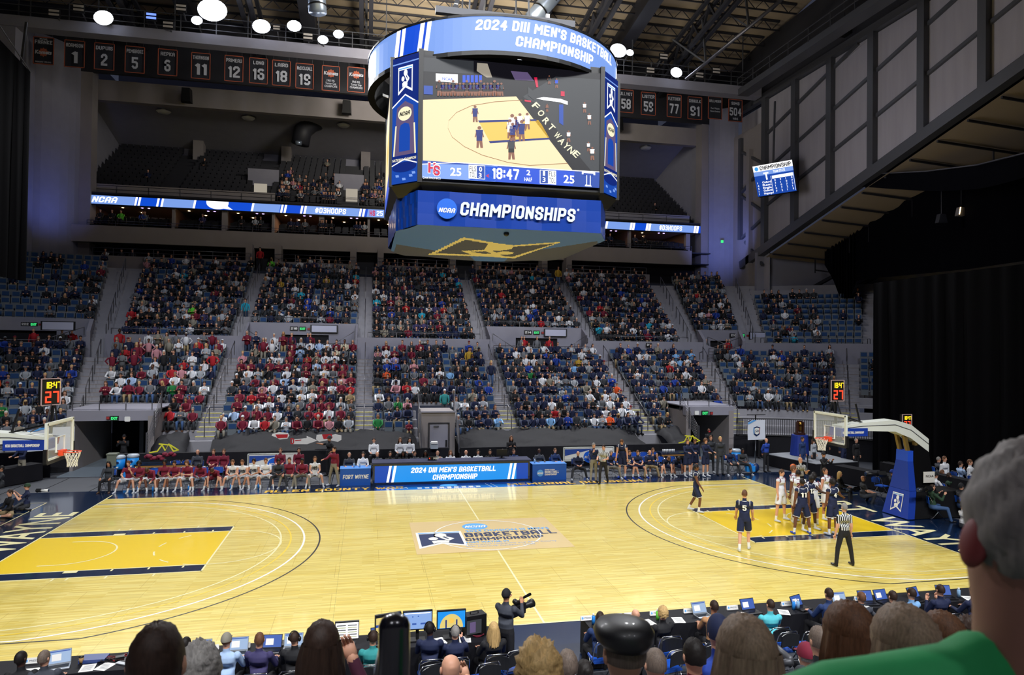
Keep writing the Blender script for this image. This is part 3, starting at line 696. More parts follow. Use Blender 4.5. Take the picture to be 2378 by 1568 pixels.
for x in (8.9, 16.8, -9, -18): m = MB(); m.hexa([(x-0.55, 36.4, rz(36.4)-1.6), (x+0.55, 36.4, rz(36.4)-1.6), (x+0.55, 12, rz(12)-1.6), (x-0.55, 12, rz(12)-1.6), (x-0.55, 36.4, rz(36.4)-0.1), (x+0.55, 36.4, rz(36.4)-0.1), (x+0.55, 12, rz(12)-0.1), (x-0.55, 12, rz(12)-0.1)], M_DARK2); m.build('solid_girder', gt)
# big round duct pipes
dk = mat('galvanised_duct', '#8c97a6', 0.3, metal=0.6, bump=0.1, scale=4)
for i, (u0, v0, u1, v1) in enumerate(((735, -10, 738, 30), (1285, -10, 1235, 45))):
    d = thing('ventilation_duct', tuple(at(u1, v1, 27)), ['round galvanised duct hanging above the left floodlights', 'round galvanised duct behind the top of the scoreboard'][i], 'duct')
    a = at(u0, v0, 27); b = at(u1, v1, 27); m = MB(); a = b+(a-b)*2.5; m.tube([a, b], 0.62, dk, 20); m.build('pipe', d)
    m = MB()
    for t in (0.15, 0.5, 0.85): p = b.lerp(a, t); dd = (a-b).normalized()*0.05; m.tube([p-dd, p+dd], 0.66, M_BLACK, 20)
    m.build('band', d)
d = thing('upper_deck_duct', tuple(at(700, 320, 42)), 'dark round duct elbow hanging over the upper deck', 'duct')
m = MB(); m.tube([at(760, 275, 43), at(722, 288, 42.5), at(703, 305, 42), at(697, 335, 42)], 0.8, dk if False else M_DARK2, 16); m.build('elbow', d)
m = MB(); p = at(693, 327, 41.1); m.tube([p, p+Vector((0, 0.1, -0.35))], 0.3, dk, 12); m.build('outlet', d)
# catwalk with railing
cw = thing('catwalk', (0, 30, 28.5), 'long grey catwalk with pipe railing in front of the rear clerestory', 'catwalk')
m = MB(); m.box((-0.5, 30.4, 28.3), (58, 1.0, 0.75), M_CONC); m.build('deck_beam', cw)
m = MB()
for zz in (29.0, 29.45, 29.9): m.bar((-30, 30.0, zz), (28.5, 30.0, zz), 0.05, M_STEEL)
for k in range(25): m.bar((-29.5+k*2.4, 30, 28.6), (-29.5+k*2.4, 30, 29.9), 0.06, M_STEEL)
m.build('railing', cw)
for k in range(12): m = MB(); m.bar((-28+k*5, 30.4, 28.7), (-28+k*5, 30.4, rz(30.4)-0.3), 0.08, M_STEEL); m.build('hanger_rod', cw)
cw2 = thing('side_catwalk', (26.5, 15, 28.2), 'side catwalk with railing running along the panelled gable wall', 'catwalk')
m = MB(); m.box((26.8, 12, 28.1), (1.0, 36, 0.5), M_STEEL); m.build('deck_beam', cw2)
m = MB()
for zz in (28.8, 29.3): m.bar((26.3, 30, zz), (26.3, -6, zz), 0.05, M_STEEL)
for k in range(15): m.bar((26.3, 30-k*2.4, 28.3), (26.3, 30-k*2.4, 29.3), 0.05, M_STEEL)
m.build('railing', cw2)
dp = thing('diagonal_truss_pipe', tuple(at(1600, 180, 28)), 'long pale diagonal pipe with web struts crossing below the roof at right', 'truss')
m = MB(); a = at(1593, 185, 28); b = at(1850, -30, 20); m.tube([a, b], 0.14, M_RAIL, 10); m.build('pipe', dp)
m = MB()
for t in (0.2, 0.6): p = a.lerp(b, t); m.bar(p, p+Vector((0.3, 1.2, 4.0)), 0.14, M_STEEL); m.bar(p, p+Vector((-1.4, 3, 3.0)), 0.12, M_STEEL)
m.build('web_strut', dp)
# rest of the near half so reflections and other views have a room
m = MB()
for i in range(24):
    z = zl(i) if i < 11 else 5.9+0.455*(i-10); m.box((2, -15.4-i*0.8, z/2), (76, 0.82, z), M_STEP)
ST('floor_near_terrace', m)
m = MB(); m.box((2, -35, 16), (76, 0.3, 33), M_DARK2); ST('wall_near', m)
# ================================================================ SCOREBOARD
sb = thing('scoreboard', (0, 0, 12.5), 'giant centre-hung scoreboard with video screens, LED ring and blue CHAMPIONSHIPS banner', 'scoreboard')
H, K = 2.72, 3.5
oct8 = [(-H, -K), (H, -K), (K, -H), (K, H), (H, K), (-H, K), (-K, H), (-K, -H)]
m = MB(); z0, z1 = 10.75, 14.8
n = 8
for zz0, zz1, s0, s1 in ((11.02, 14.8, 0.985, 0.985), (10.72, 11.02, 0.93, 1.0)):
    vs = [(x*s0, y*s0, zz0) for x, y in oct8]+[(x*s1, y*s1, zz1) for x, y in oct8]
    m.add(vs, [(i, (i+1) % 8, 8+(i+1) % 8, 8+i) for i in range(8)]+[tuple(range(8))[::-1], tuple(range(8, 16))], M_BLACK)
m.build('housing', sb)
m = MB()
for a, b in (((-4, -4), (4, 4)), ((-4, 4), (4, -4))): m.bar((a[0]*.5, a[1]*.5, 14.8), (a[0]*.3, a[1]*.3, 18.5), 0.14, M_STEEL)
for x, y in ((-1.5, -1.5), (1.5, -1.5), (1.5, 1.5), (-1.5, 1.5)): m.bar((x, y, 14.8), (x, y, 17.2), 0.12, M_WHITE)
m.bar((-2.2, -2.2, 16.6), (2.2, -2.2, 16.6), 0.2, M_STEEL); m.bar((-2.2, 2.2, 16.6), (2.2, 2.2, 16.6), 0.2, M_STEEL)
for k in range(8):
    t = PI/8+k*PI/4; m.bar((4.0*math.cos(t), 4.0*math.sin(t), 15.2), (2.8*math.cos(t), 2.8*math.sin(t), 14.7), 0.08, M_WHITE)
for k, (x, y) in enumerate(((-1, -1), (1, -1), (1, 1), (-1, 1))): m.bar((x, y, 17), (x*0.6, y*0.6, 36.5), 0.05, M_STEEL)
m.build('hanging_frame', sb)
# --- video image: flat picture built in the plane of the screen
YS = -K-0.012
def S(u, v, l=0): p = at(u, v, YS); p.y = YS-0.003*l; return p
def sp(m, pts, mt, l=1): m.poly([S(u, v, l) for u, v in pts], mt)
m = MB(); FT = [(980, 127), (1397, 171), (1391, 437), (980, 413)]
sp(m, [FT[0], FT[3], FT[2], FT[1]], E_DK, 0)
sp(m, [(983, 133), (983, 166), (1100, 172), (1100, 142)], E_GR, 1); sp(m, [(1108, 146), (1107, 165), (1130, 180), (1143, 180), (1132, 148)], E_DOOR, 1)
sp(m, [(1186, 165), (1196, 186), (1240, 188), (1225, 168)], E_MAU, 1)
sp(m, [(982, 231), (982, 374), (1330, 396), (1198, 223)], E_COURT, 1)
sp(m, [(982, 228), (982, 232), (1200, 224), (1196, 219)], E_DK, 2)
sp(m, [(1198, 223), (1330, 396), (1345, 397), (1210, 222)], E_DK, 2)
sp(m, [(1215, 224), (1340, 396), (1393, 400), (1395, 185), (1290, 178)], E_GR, 1)
sp(m, [(1210, 224), (1335, 396), (1372, 396), (1240, 238)], E_DK, 3)
sp(m, [(1112, 283), (1138, 331), (1275, 320), (1252, 279)], E_LANE, 2)
sp(m, [(1110, 280), (1113, 285), (1247, 281), (1243, 277)], E_NB, 3); sp(m, [(1135, 328), (1138, 333), (1278, 324), (1274, 320)], E_NB, 3)
pts = [(1213, 232), (1150, 236), (1095, 245), (1060, 261), (1042, 280), (1040, 297), (1050, 318), (1078, 340), (1120, 360), (1180, 377), (1230, 384), (1318, 379)]
for a, b in zip(pts[:-1], pts[1:]): sp(m, [a, (a[0], a[1]+1.3), (b[0], b[1]+1.3), b], E_BRN, 4)
def fig(x, y, h, top, leg, skin=E_SK):      # small player in the picture, feet at (x, y)
    w = h*0.17
    sp(m, [(x-w*.8, y), (x-w*.2, y), (x, y-h*.3), (x+w*.3, y), (x+w, y), (x+w*.7, y-h*.5), (x-w*.7, y-h*.5)], skin, 5)
    sp(m, [(x-w*.8, y-h*.33), (x+w*.8, y-h*.33), (x+w*.8, y-h*.56), (x-w*.8, y-h*.56)], leg, 6)
    sp(m, [(x-w*.8, y-h*.5), (x+w*.8, y-h*.5), (x+w, y-h*.84), (x-w, y-h*.84)], top, 7)
    sp(m, [(x+w*.8, y-h*.8), (x+w*1.3, y-h*.5), (x+w*.9, y-h*.5)], skin, 7); sp(m, [(x-w*.8, y-h*.8), (x-w*1.3, y-h*.5), (x-w*.9, y-h*.5)], skin, 7)
    sp(m, [(x+w*.55*math.cos(t), y-h*.93+h*.085*math.sin(t)) for t in [-k*PI/4 for k in range(8)]], skin, 8)
for x, y, h, a in ((1103, 284, 38, 0), (1113, 344, 50, 0), (1184, 322, 44, 2), (1189, 316, 50, 2), (1197, 318, 46, 0), (1207, 304, 40, 2), (1211, 328, 48, 0), (1224, 301, 38, 2), (1190, 328, 42, 0)):
    fig(x, y, h, (E_NB, None, E_W)[a], (E_NB, None, E_W)[a])
fig(1187, 371, 50, E_GR, E_DK)
for k in range(19):
    x = 1020+k*8.0; fig(x, 223, 30 if k % 4 else 36, (E_DK, E_NB, E_GR, E_NB)[k % 4], E_DK)
sp(m, [(1012, 171), (1012, 189), (1063, 193), (1063, 173)], E_W, 4); m.text('NCAA', S(1027, 186, 5), (1, 0, 0), (0, 0, 1), 0.08, E_B)
for k in range(5): sp(m, [(1074+k*9.5, 175), (1074+k*9.5, 192), (1081+k*9.5, 192), (1081+k*9.5, 175)], E_B, 4)
sp(m, [(984, 199), (984, 219), (1005, 220), (1005, 200)], E_DB, 4)
for x, y, h, c in ((1357, 262, 24, E_W), (1368, 290, 26, E_W), (1366, 352, 22, E_W), (1375, 372, 30, E_W), (1292, 205, 22, E_B), (1275, 196, 20, E_DK), (1320, 330, 26, E_W), (1270, 260, 18, E_SK)): fig(x, y, h, c, E_GR)
sp(m, [(1240, 180), (1245, 203), (1250, 203), (1247, 180)], E_RED, 4); sp(m, [(1302, 212), (1302, 223), (1311, 224), (1311, 213)], E_RED, 4)
sp(m, [(1226, 202), (1226, 222), (1239, 232), (1239, 212)], E_GR, 4); sp(m, [(1245, 229), (1262, 226), (1302, 230), (1318, 236), (1318, 244), (1300, 238), (1262, 233)], E_W, 5); sp(m, [(1298, 243), (1298, 285), (1308, 292), (1308, 243)], E_DB, 4)
sp(m, [(1218, 232), (1218, 236), (1233, 238), (1233, 234)], E_RED, 5)
def vt(t, u0, v0, u1, v1, hpx, mt, l, bold=0.02):
    a, b = S(u0, v0, l), S(u1, v1, l); xd = (b-a); w = xd.length; xd.normalize()
    hh = hpx*((a-Vector((CX, CY, CZ))).dot(FW))/FPX*1.12; m.text(t, a, xd, (0.0, 0, 1), hh, mt, width=w, bold=bold)
for i, (t, u, v) in enumerate(zip('FORTWAYNE', (1226, 1238, 1250, 1262, 1276, 1286, 1297, 1308, 1320), (256, 273, 291, 306, 325, 338, 349, 359, 368))):
    a = S(u+8, v-10, 6); m.text(t, a, (S(u+20, v+2, 6)-a).normalized(), (S(u+20, v-20, 6)-a).normalized(), 0.2, E_CR, width=0.17, bold=0.02)
# score strip
sp(m, [(980, 373), (980, 413), (1391, 437), (1392, 401)], E_DB, 8)
sp(m, [(980, 383), (980, 413), (1150, 423), (1155, 386), (1015, 381)], E_LB, 9); sp(m, [(1090, 384), (1090, 419), (1330, 433), (1334, 399)], E_SKY if False else E_B, 9)
sp(m, [(980, 381), (980, 383), (1060, 379), (1300, 396), (1391, 401), (1391, 399), (1300, 394), (1060, 377)], E_W, 10)
vt('25', 1045, 408, 1071, 409.5, 17, E_W, 12); vt('25', 1308, 425, 1333, 427, 17, E_W, 12)
vt('18:47', 1142, 415.5, 1205, 419.5, 23, E_W, 12, 0.03); vt('2', 1222, 407, 1231, 408, 11, E_W, 12); vt('HALF', 1217, 421, 1235, 422, 8, E_W, 12)
def panel(u0, v0, u1, v1, mt, l, sl=0.06): sp(m, [(u0, v0), (u0, v1), (u1, v1+(u1-u0)*sl), (u1, v0+(u1-u0)*sl)], mt, l)
panel(1088, 383, 1126, 415, E_W, 10); panel(1107, 385.5, 1125, 415, E_DB, 11); vt('FLS', 1090, 398, 1105, 399, 11, E_DK, 13, 0.0); vt('TOL', 1090, 412, 1105, 413, 11, E_DK, 13, 0.0)
vt('0', 1112, 399, 1119, 399.5, 10, E_W, 13); vt('3', 1111, 413, 1118, 413.5, 10, E_W, 13)
panel(1253, 395, 1291, 427, E_W, 10); panel(1254.5, 396.5, 1272, 426, E_DB, 11); vt('1', 1260, 408.5, 1265, 409, 10, E_W, 13); vt('3', 1259, 423, 1266, 423.5, 10, E_W, 13)
vt('FLS', 1274, 410, 1289, 411, 11, E_DK, 13, 0.0); vt('TOL', 1274, 425, 1289, 426, 11, E_DK, 13, 0.0)
vt('H', 993, 403, 1012, 404, 24, E_W, 12, 0.09); vt('H', 994, 402, 1011, 403, 21, E_RED, 13, 0.05); vt('S', 1005, 409, 1022, 410, 24, E_W, 13, 0.09); vt('S', 1006, 408, 1021, 409, 21, E_RED, 14, 0.06)
vt('T', 1350, 431, 1381, 433, 29, E_W, 12, 0.09); vt('T', 1354, 429, 1377, 431, 24, E_DB, 13, 0.03)
sp(m, [(1359, 429), (1357, 433), (1373, 434), (1371, 430)], E_W, 12)
vt('<', 1128, 414, 1136, 414.5, 9, E_RED, 13, 0.03); vt('DAKTRONICS', 982, 415.5, 1023, 417.5, 4.5, E_W, 13, 0.0)
m.build('video_screen', sb, label='front video screen showing the game picture and the 18:47 score strip')
# --- the other main faces and the narrow corner screens
for (x0, y0), (x1, y1) in ((oct8[2], oct8[3]), (oct8[4], oct8[5]), (oct8[6], oct8[7])):
    m = MB(); a, b = Vector((x0, y0, 0))*1.004, Vector((x1, y1, 0))*1.004; a, b = a.lerp(b, 0.02), b.lerp(a, 0.02)
    m.poly([(a.x, a.y, 11.7), (b.x, b.y, 11.7), (b.x, b.y, 14.62), (a.x, a.y, 14.62)], E_COURT); m.poly([(a.x, a.y, 11.14), (b.x, b.y, 11.14), (b.x, b.y, 11.69), (a.x, a.y, 11.69)], E_B)
    a2, b2 = a.lerp(b, 0.3)*1.002, a.lerp(b, 0.75)*1.002
    m.poly([(a2.x, a2.y, 12.2), (b2.x, b2.y, 12.4), (b2.x, b2.y, 13.2), (a2.x, a2.y, 13.0)], E_LANE); m.poly([(a.x*1.001, a.y*1.001, 14.0), (b.x*1.001, b.y*1.001, 14.1), (b.x*1.001, b.y*1.001, 14.62), (a.x*1.001, a.y*1.001, 14.62)], E_DK)
    m.build('video_screen', sb)
for i in (1, 3, 5, 7):
    (x0, y0), (x1, y1) = oct8[i], oct8[(i+1) % 8]
    a, b = Vector((x0, y0, 0)), Vector((x1, y1, 0)); nrm = (a+b).normalized(); m = MB(); zb, zt = 11.05, 14.72
    def CP(x, y, l=0): p = a.lerp(b, 0.03+0.94*x)+nrm*(0.012+0.003*l); p.z = zb+(zt-zb)*y; return p
    def cp(pts, mt, l): m.poly([CP(x, y, l) for x, y in pts], mt)
    cp([(0, 0), (1, 0), (1, 1), (0, 1)], E_DB, 0); cp([(0, 0.6), (0.5, 0.69), (1, 0.6), (1, 1), (0, 1)], E_NB, 1)
    cp([(0, 0.945), (1, 0.945), (1, 0.955), (0, 0.955)], E_LB, 2)
    for p, q in (((0, .6), (.5, .69)), ((.5, .69), (1, .6))): cp([p, (q[0], q[1]), (q[0], q[1]+.012), (p[0], p[1]+.012)], E_W, 2)
    hoop_emblem(m, lambda x, y, l: CP(0.2+0.6*x, 0.70+0.22*y, 3+l), E_W, E_NB, E_CYAN, 0)
    cp([(0.1, 0.22), (0.9, 0.22), (0.8, 0.6), (0.5, 0.645), (0.2, 0.6)], E_MAU, 2); cp([(0.08, 0.22), (0.13, 0.22), (0.2, 0.46), (0.15, 0.46)], E_CR, 3); cp([(0.87, 0.22), (0.92, 0.22), (0.87, 0.46), (0.82, 0.46)], E_CR, 3)
    cp([(0.5+0.25*math.cos(t*PI/10), 0.545+0.055*math.sin(t*PI/10)) for t in range(20)], E_CR, 4)
    t0 = CP(0.5, 0.53, 5); m.text('NCAA', t0, (b-a).normalized(), (0, 0, 1), 0.12, E_DK, width=0.42, align='C', shear=0.25, bold=0.04)
    cp([(0.3, 0.25), (0.7, 0.25), (0.7, 0.42), (0.65, 0.46), (0.5, 0.475), (0.35, 0.46), (0.3, 0.42)], E_DB, 4)
    cp([(0.04, 0.14), (0.5, 0.18), (0.96, 0.14), (0.96, 0.22), (0.04, 0.22)], E_NB, 3); m.text('NATIONAL CHAMPION', CP(0.5, 0.175, 6), (b-a).normalized(), (0, 0, 1), 0.08, E_CR, width=0.9, align='C')
    cp([(0.04, 0.14), (0.5, 0.18), (0.96, 0.14), (0.96, 0.148), (0.5, 0.19), (0.04, 0.148)], E_W, 5)
    cp([(0.5+0.45*math.cos(t*PI/10), 0.125+0.04*math.sin(t*PI/10)) for t in range(20)], E_NB, 4)
    for x, y in ((0.2, 0.05), (0.7, 0.04), (0.8, 0.06), (0.45, 0.02)): cp([(x, y), (x+.12, y), (x+.1, y+.018), (x-.02, y+.02)], E_LB, 5)
    m.build('corner_screen', sb)
m = MB()
for (x, y) in oct8: m.bar((x*0.995, y*0.995, 11.0), (x*0.995, y*0.995, 14.8), 0.13, M_BLACK)
m.build('corner_post', sb)
# --- LED ring
RR, RZ0, RZ1 = 4.17, 14.7, 15.68
def ringp(ph, z, r=RR): return Vector((r*math.sin(ph), -r*math.cos(ph), z))
def phi(u):
    lo, hi = -1.35, 1.2
    for _ in range(40):
        md = (lo+hi)/2
        if pix(ringp(md, 15.2))[0] < u: lo = md
        else: hi = md
    return lo
def band(m, p0, p1, mt, dr=0.0, z0=RZ0, z1=RZ1, slant=0.0, n=None):
    n = n or max(1, int(abs(p1-p0)/0.06))
    for k in range(n):
        a, b = p0+(p1-p0)*k/n, p0+(p1-p0)*(k+1)/n
        m.poly([ringp(a-slant, z0, RR+dr), ringp(b-slant, z0, RR+dr), ringp(b, z1, RR+dr), ringp(a, z1, RR+dr)], mt)
m = MB(); band(m, 0, 2*PI, E_LB, 0, n=96)
for base in (0, -2.42):
    p0, p1 = phi(921)+base, phi(1000)+base
    band(m, p0+0.0, p1, E_B, 0.006, slant=0.03)
    for a, b in ((922, 931), (935, 943), (977, 987), (993, 1003)): band(m, phi(a)+base, phi(b)+base, E_W, 0.012, slant=0.035, n=2)
    for t, ua, ub, z, h in (("2024 DIII MEN'S BASKETBALL", 1103, 1419, 15.28, 0.30), ('CHAMPIONSHIP', 1197, 1377, 14.86, 0.30)):
        a, b = phi(ua)+base, phi(ub)+base; v, f = text_geo(t, 0.075, 0.12); w = v[:, 0].max()
        m.add([ringp(a+(b-a)*x/w, z+y*h, RR+0.014) for x, y in v], f, E_W)
m.build('led_ring', sb, label='curved light blue LED ring with white championship lettering')
m = MB(); band(m, 0, 2*PI, M_BLACK, 0.03, RZ1-0.005, RZ1+0.06, n=64); band(m, 0, 2*PI, M_BLACK, 0.02, RZ0-0.12, RZ0+0.005, n=64); band(m, 0, 2*PI, M_BLACKM, -0.2, RZ0-0.12, RZ1+0.06, n=64)
for k in range(64):
    a, b = 2*PI*k/64, 2*PI*(k+1)/64
    for zz in (RZ0-0.12, RZ1+0.06): m.poly([ringp(a, zz, RR+0.03), ringp(b, zz, RR+0.03), ringp(b, zz, RR-0.2), ringp(a, zz, RR-0.2)], M_BLACKM)
m.build('ring_frame', sb)
# --- lower banner box with vinyl sides and sagging printed underside
M_VIN = mat('royal_blue_vinyl_banner', '#0d3c9c', 0.32, noise=0.12, scale=1.2, bump=0.5, coat=0.3)
VW = mat('banner_white_print', '#dfe9ec', 0.5); VB = mat('banner_bright_blue', '#1b6ae0', 0.4)
SL_ = mat('sling_blue', '#4873cf', 0.6); SD = mat('sling_charcoal', '#4a4d68', 0.7); SG = mat('sling_gold', '#f2e2a8', 0.6)
lowp = [(-2.75, -K), (2.7, -K), (3.3, -2.2), (3.3, 2.2), (2.7, K), (-2.75, K), (-3.42, 1.6), (-3.3, -2.2)]
m = MB(); ZB, ZT = 9.8, 10.78
for i in range(8):
    (x0, y0), (x1, y1) = lowp[i], lowp[(i+1) % 8]; nn = 12
    for k in range(nn):
        a, b = k/nn, (k+1)/nn
        def q(t, z):
            w = 0.03*math.sin(t*23+i*2+z*3)*(1 if 0 < t < 1 else 0); return (x0+(x1-x0)*t+w*0.3, y0+(y1-y0)*t+w, z)
        for zz in range(3):
            za, zb_ = ZB+(ZT-ZB)*zz/3, ZB+(ZT-ZB)*(zz+1)/3
            m.add([q(a, za), q(b, za), q(b, zb_), q(a, zb_)], [(0, 1, 2, 3)], M_VIN, True)
m.build('vinyl_banner', sb, label='royal blue vinyl banner reading CHAMPIONSHIPS')
m = MB(); Yb = -K-0.075
def B_(u, v): p = at(u, v, Yb); return p
a, b = B_(1068, 500), B_(1337, 516); xd = (b-a).normalized(); m.text('CHAMPIONSHIPS', a, xd, (-xd.z*0, 0, 1), 0.39, VW, width=(b-a).length, bold=0.06, shear=0.12)
c = B_(1038, 484.5); m.disc(c, (0.29, 0, 0), (0, 0, 0.29), VB); c2 = B_(1038, 494); c2.y -= 0.006; m.text('NCAA', c2, xd, (0, 0, 1), 0.135, M_WLINE, width=0.49, align='C', bold=0.05, shear=0.25)
c3 = B_(1340, 490); m.text('®', c3, xd, (0, 0, 1), 0.07, VW)
m.build('banner_print', sb)
def inpoly(p, P):
    r = False; j = len(P)-1
    for i in range(len(P)):
        if (P[i][1] > p[1]) != (P[j][1] > p[1]) and p[0] < (P[j][0]-P[i][0])*(p[1]-P[i][1])/(P[j][1]-P[i][1])+P[i][0]: r = not r
        j = i
    return r
def z3(x, y): return (880+x*0.2355, 360+y*0.2355)
outer = [z3(*q) for q in ((835, 812), (1175, 872), (1330, 890), (1805, 856), (1335, 1020), (1010, 1000), (480, 985))]
inner = [z3(*q) for q in ((850, 835), (1175, 890), (1330, 905), (1730, 875), (1320, 1003), (1010, 985), (560, 970))]
goldp = [[z3(*q) for q in ((1080, 872), (1260, 882), (1320, 895), (1320, 925), (1200, 945), (1110, 942), (1040, 935))],
         [z3(*q) for q in ((805, 945), (1100, 935), (1180, 975), (1230, 1000), (970, 1000))],
         [z3(1242+85*math.cos(t*PI/8), 968+16*math.sin(t*PI/8)) for t in range(16)]]
dark1 = [z3(*q) for q in ((170, 880), (600, 950), (900, 1000), (1000, 1100), (100, 1100))]; dark2 = [z3(*q) for q in ((2150, 850), (1800, 905), (1300, 975), (1200, 1100), (2300, 1100))]
darkt = [z3(*q) for q in ((910, 955), (1060, 950), (1110, 975), (1040, 975))]
m = MB(); NG = 110; g_ = {}
def sag(x, y): return ZB-0.42*max(0, 1-(x/3.3)**2)*max(0, 1-(y/3.5)**2)
ofs = [(PI*0)]
for i in range(NG+1):
    for j in range(NG+1):
        x = -3.3+6.6*i/NG; y = -3.5+7.0*j/NG
        # squeeze the square grid into the octagon
        lim = 3.3 if abs(y) < 2.2 else 3.3-(abs(y)-2.2)/1.3*0.58
        xx = x/3.3*lim; g_[i, j] = len(m.v); m.v.append((xx, y, sag(xx, y)))
cols = []
for i in range(NG):
    for j in range(NG):
        q = [g_[i, j], g_[i, j+1], g_[i+1, j+1], g_[i+1, j]]; c = [sum(m.v[k][a] for k in q)/4 for a in range(3)]; pu, pv, _ = pix(c); p = (pu, pv)
        if inpoly(p, outer):
            if not inpoly(p, inner): mt = SG
            elif any(inpoly(p, gp) for gp in goldp) and not inpoly(p, darkt): mt = SG
            else: mt = SD
        elif inpoly(p, dark1) or inpoly(p, dark2): mt = SD
        else: mt = SL_
        m.f.append(tuple(q)); m.m.append(m.mi(mt)); m.smooth.append(True)
m.build('printed_underside', sb, label='sagging cloth underside with the gold banner emblem')
m = MB(); p = at(1176, 538, -3.2); m.tube([p+Vector((0, 0, 0.14)), p], 0.05, M_BLACK, 10); m.ball(p-Vector((0, 0, 0.06)), 0.085, M_BLACK); m.box(p+Vector((0, 0, 0.12)), (0.2, 0.1, 0.06), M_BLACK); m.build('dome_camera', sb)
# ================================================================ BANNERS, SPEAKERS, FLOODLIGHTS, SIDE SCREENS
BB = mat('black_pennant_cloth', '#1a1c26', 0.8); BO = mat('orange_pennant_trim', '#a8563c', 0.7); BW = mat('pennant_white_print', '#b9bcc6', 0.7)
FONTN = [(101, 'FRANKE', None, 'franke'), (173, 'ADAMSON', '1', ''), (242, 'DUPUIS', '2', ''), (313, 'PEMBROKE', '5', ''), (389, 'REPKA', '6', ''), (466, 'THORNSON', '11', ''), (543, 'PRIMEAU', '12', ''), (600, 'LONG', '16', ''),
         (653, 'LAIRD', '18', ''), (707, 'McDOUGALL', '19', ''), (768, None, None, '1963'), (827, None, None, '1965'), (1453, 'ULLYOT', '58', ''), (1505, 'LISTER', '59', ''), (1565, 'FLETCHER', '77', ''), (1613, 'CHAULK', '91', ''), (1660, 'SALLMEIER', None, 'plain'), (1707, 'SIMS', '504', 'wins')]
YBn = 31.0
for u, nm, num, ex in FONTN:
    vb = 150+(u-101)*(283-150)/(1707-101)*1.0; vb = np.interp(u, [101, 173, 242, 313, 389, 466, 543, 600, 653, 707, 768, 827, 1453, 1505, 1565, 1613, 1660, 1707], [150, 157, 163, 170, 176, 184, 190, 195, 200, 207, 212, 215, 262, 268, 273, 278, 277, 283])
    c = at(u, vb, YBn); w, h = 1.32, 1.93
    word = nm if nm else ex+' champions'
    if num: lab = f'black hanging pennant with orange border reading {nm} {num}'
    elif nm: lab = f'black hanging pennant reading {nm}'+(' with an orange crest' if ex == 'franke' else ' in small white letters')
    else: lab = 'black champions pennant with orange crest, '+('right of the McDOUGALL pennant' if ex == '1963' else 'touching the scoreboard')
    b = thing('retired_number_pennant', (c.x, YBn, c.z+h), lab, 'banner', 'retired number pennants below the catwalk')
    m = MB(); z0 = c.z
    for k in range(6):
        x0, x1 = c.x-w/2+w*k/6, c.x-w/2+w*(k+1)/6; dy = lambda x: 0.03*math.sin((x-c.x)*7+u); zz = z0-0.0
        m.add([(x0, YBn+dy(x0), z0), (x1, YBn+dy(x1), z0), (x1, YBn, z0+h), (x0, YBn, z0+h)], [(0, 1, 2, 3)], BB, True)
    m.build('cloth', b)
    m = MB(); o = 0.05
    for x0, z_0, x1, z_1 in ((-w/2, 0, -w/2+o, h), (w/2-o, 0, w/2, h), (-w/2, 0, w/2, o), (-w/2, h-o, w/2, h)): m.box((c.x+(x0+x1)/2, YBn-0.04, z0+(z_0+z_1)/2), (x1-x0, 0.02, z_1-z_0), BO)
    m.build('trim', b)
    m = MB(); X, Z_ = (1, 0, 0), (0, 0, 1)
    if nm: m.text(nm, (c.x, YBn-0.05, z0+h-0.5), X, Z_, 0.27 if ex != 'plain' else 0.22, BW, width=min(1.1, 0.19*len(nm)), align='C', bold=0.03)
    if num: m.text(num, (c.x, YBn-0.05, z0+0.3 if ex != 'wins' else z0+0.5), X, Z_, 0.85 if ex != 'wins' else 0.7, BW, width=0.42*len(num) if len(num) < 3 else 1.1, align='C', bold=0.05)
    if ex == 'wins': m.text('WINS', (c.x, YBn-0.05, z0+0.15), X, Z_, 0.2, BW, width=0.5, align='C')
    if ex == 'plain': m.text('Fort Wayne', (c.x, YBn-0.05, z0+0.85), X, Z_, 0.15, BW, width=0.8, align='C'); m.text('News-Sentinel', (c.x, YBn-0.05, z0+0.6), X, Z_, 0.15, BW, width=0.9, align='C')
    if ex in ('franke', '1963', '1965'):
        zc = z0+(0.85 if ex == 'franke' else 1.35)
        m.poly([(c.x+(0.33 if k % 2 else 0.25)*math.cos(k*PI/10), YBn-0.05, zc+(0.33 if k % 2 else 0.25)*math.sin(k*PI/10)) for k in range(20)], BO); m.text('Komets', (c.x, YBn-0.06, zc-0.12), X, Z_, 0.26, BW, width=1.05, align='C', bold=0.04, shear=0.1)
    if ex == 'franke': m.text('PRESIDENT 1990-2012', (c.x, YBn-0.05, z0+0.12), X, Z_, 0.1, BW, width=1.0, align='C'); m.text('MICHAEL', (c.x, YBn-0.05, z0+h-0.2), X, Z_, 0.12, BW, width=0.5, align='C')
    if ex.startswith('19'):
        for q, t in enumerate((ex+' IHL', 'Turner Cup', 'CHAMPIONS')): m.text(t, (c.x, YBn-0.05, z0+0.72-q*0.22), X, Z_, 0.17, BW, width=(0.6, 0.8, 0.95)[q], align='C', bold=0.02)
    m.build('print', b)
    for sx_ in (-1, 1): m = MB(); m.bar((c.x+sx_*(w/2-.1), YBn, z0+h-.03), (c.x+sx_*(w/2-.1), 30.75, 28.3), 0.015, M_STEEL); m.build('hanging_wire', b)
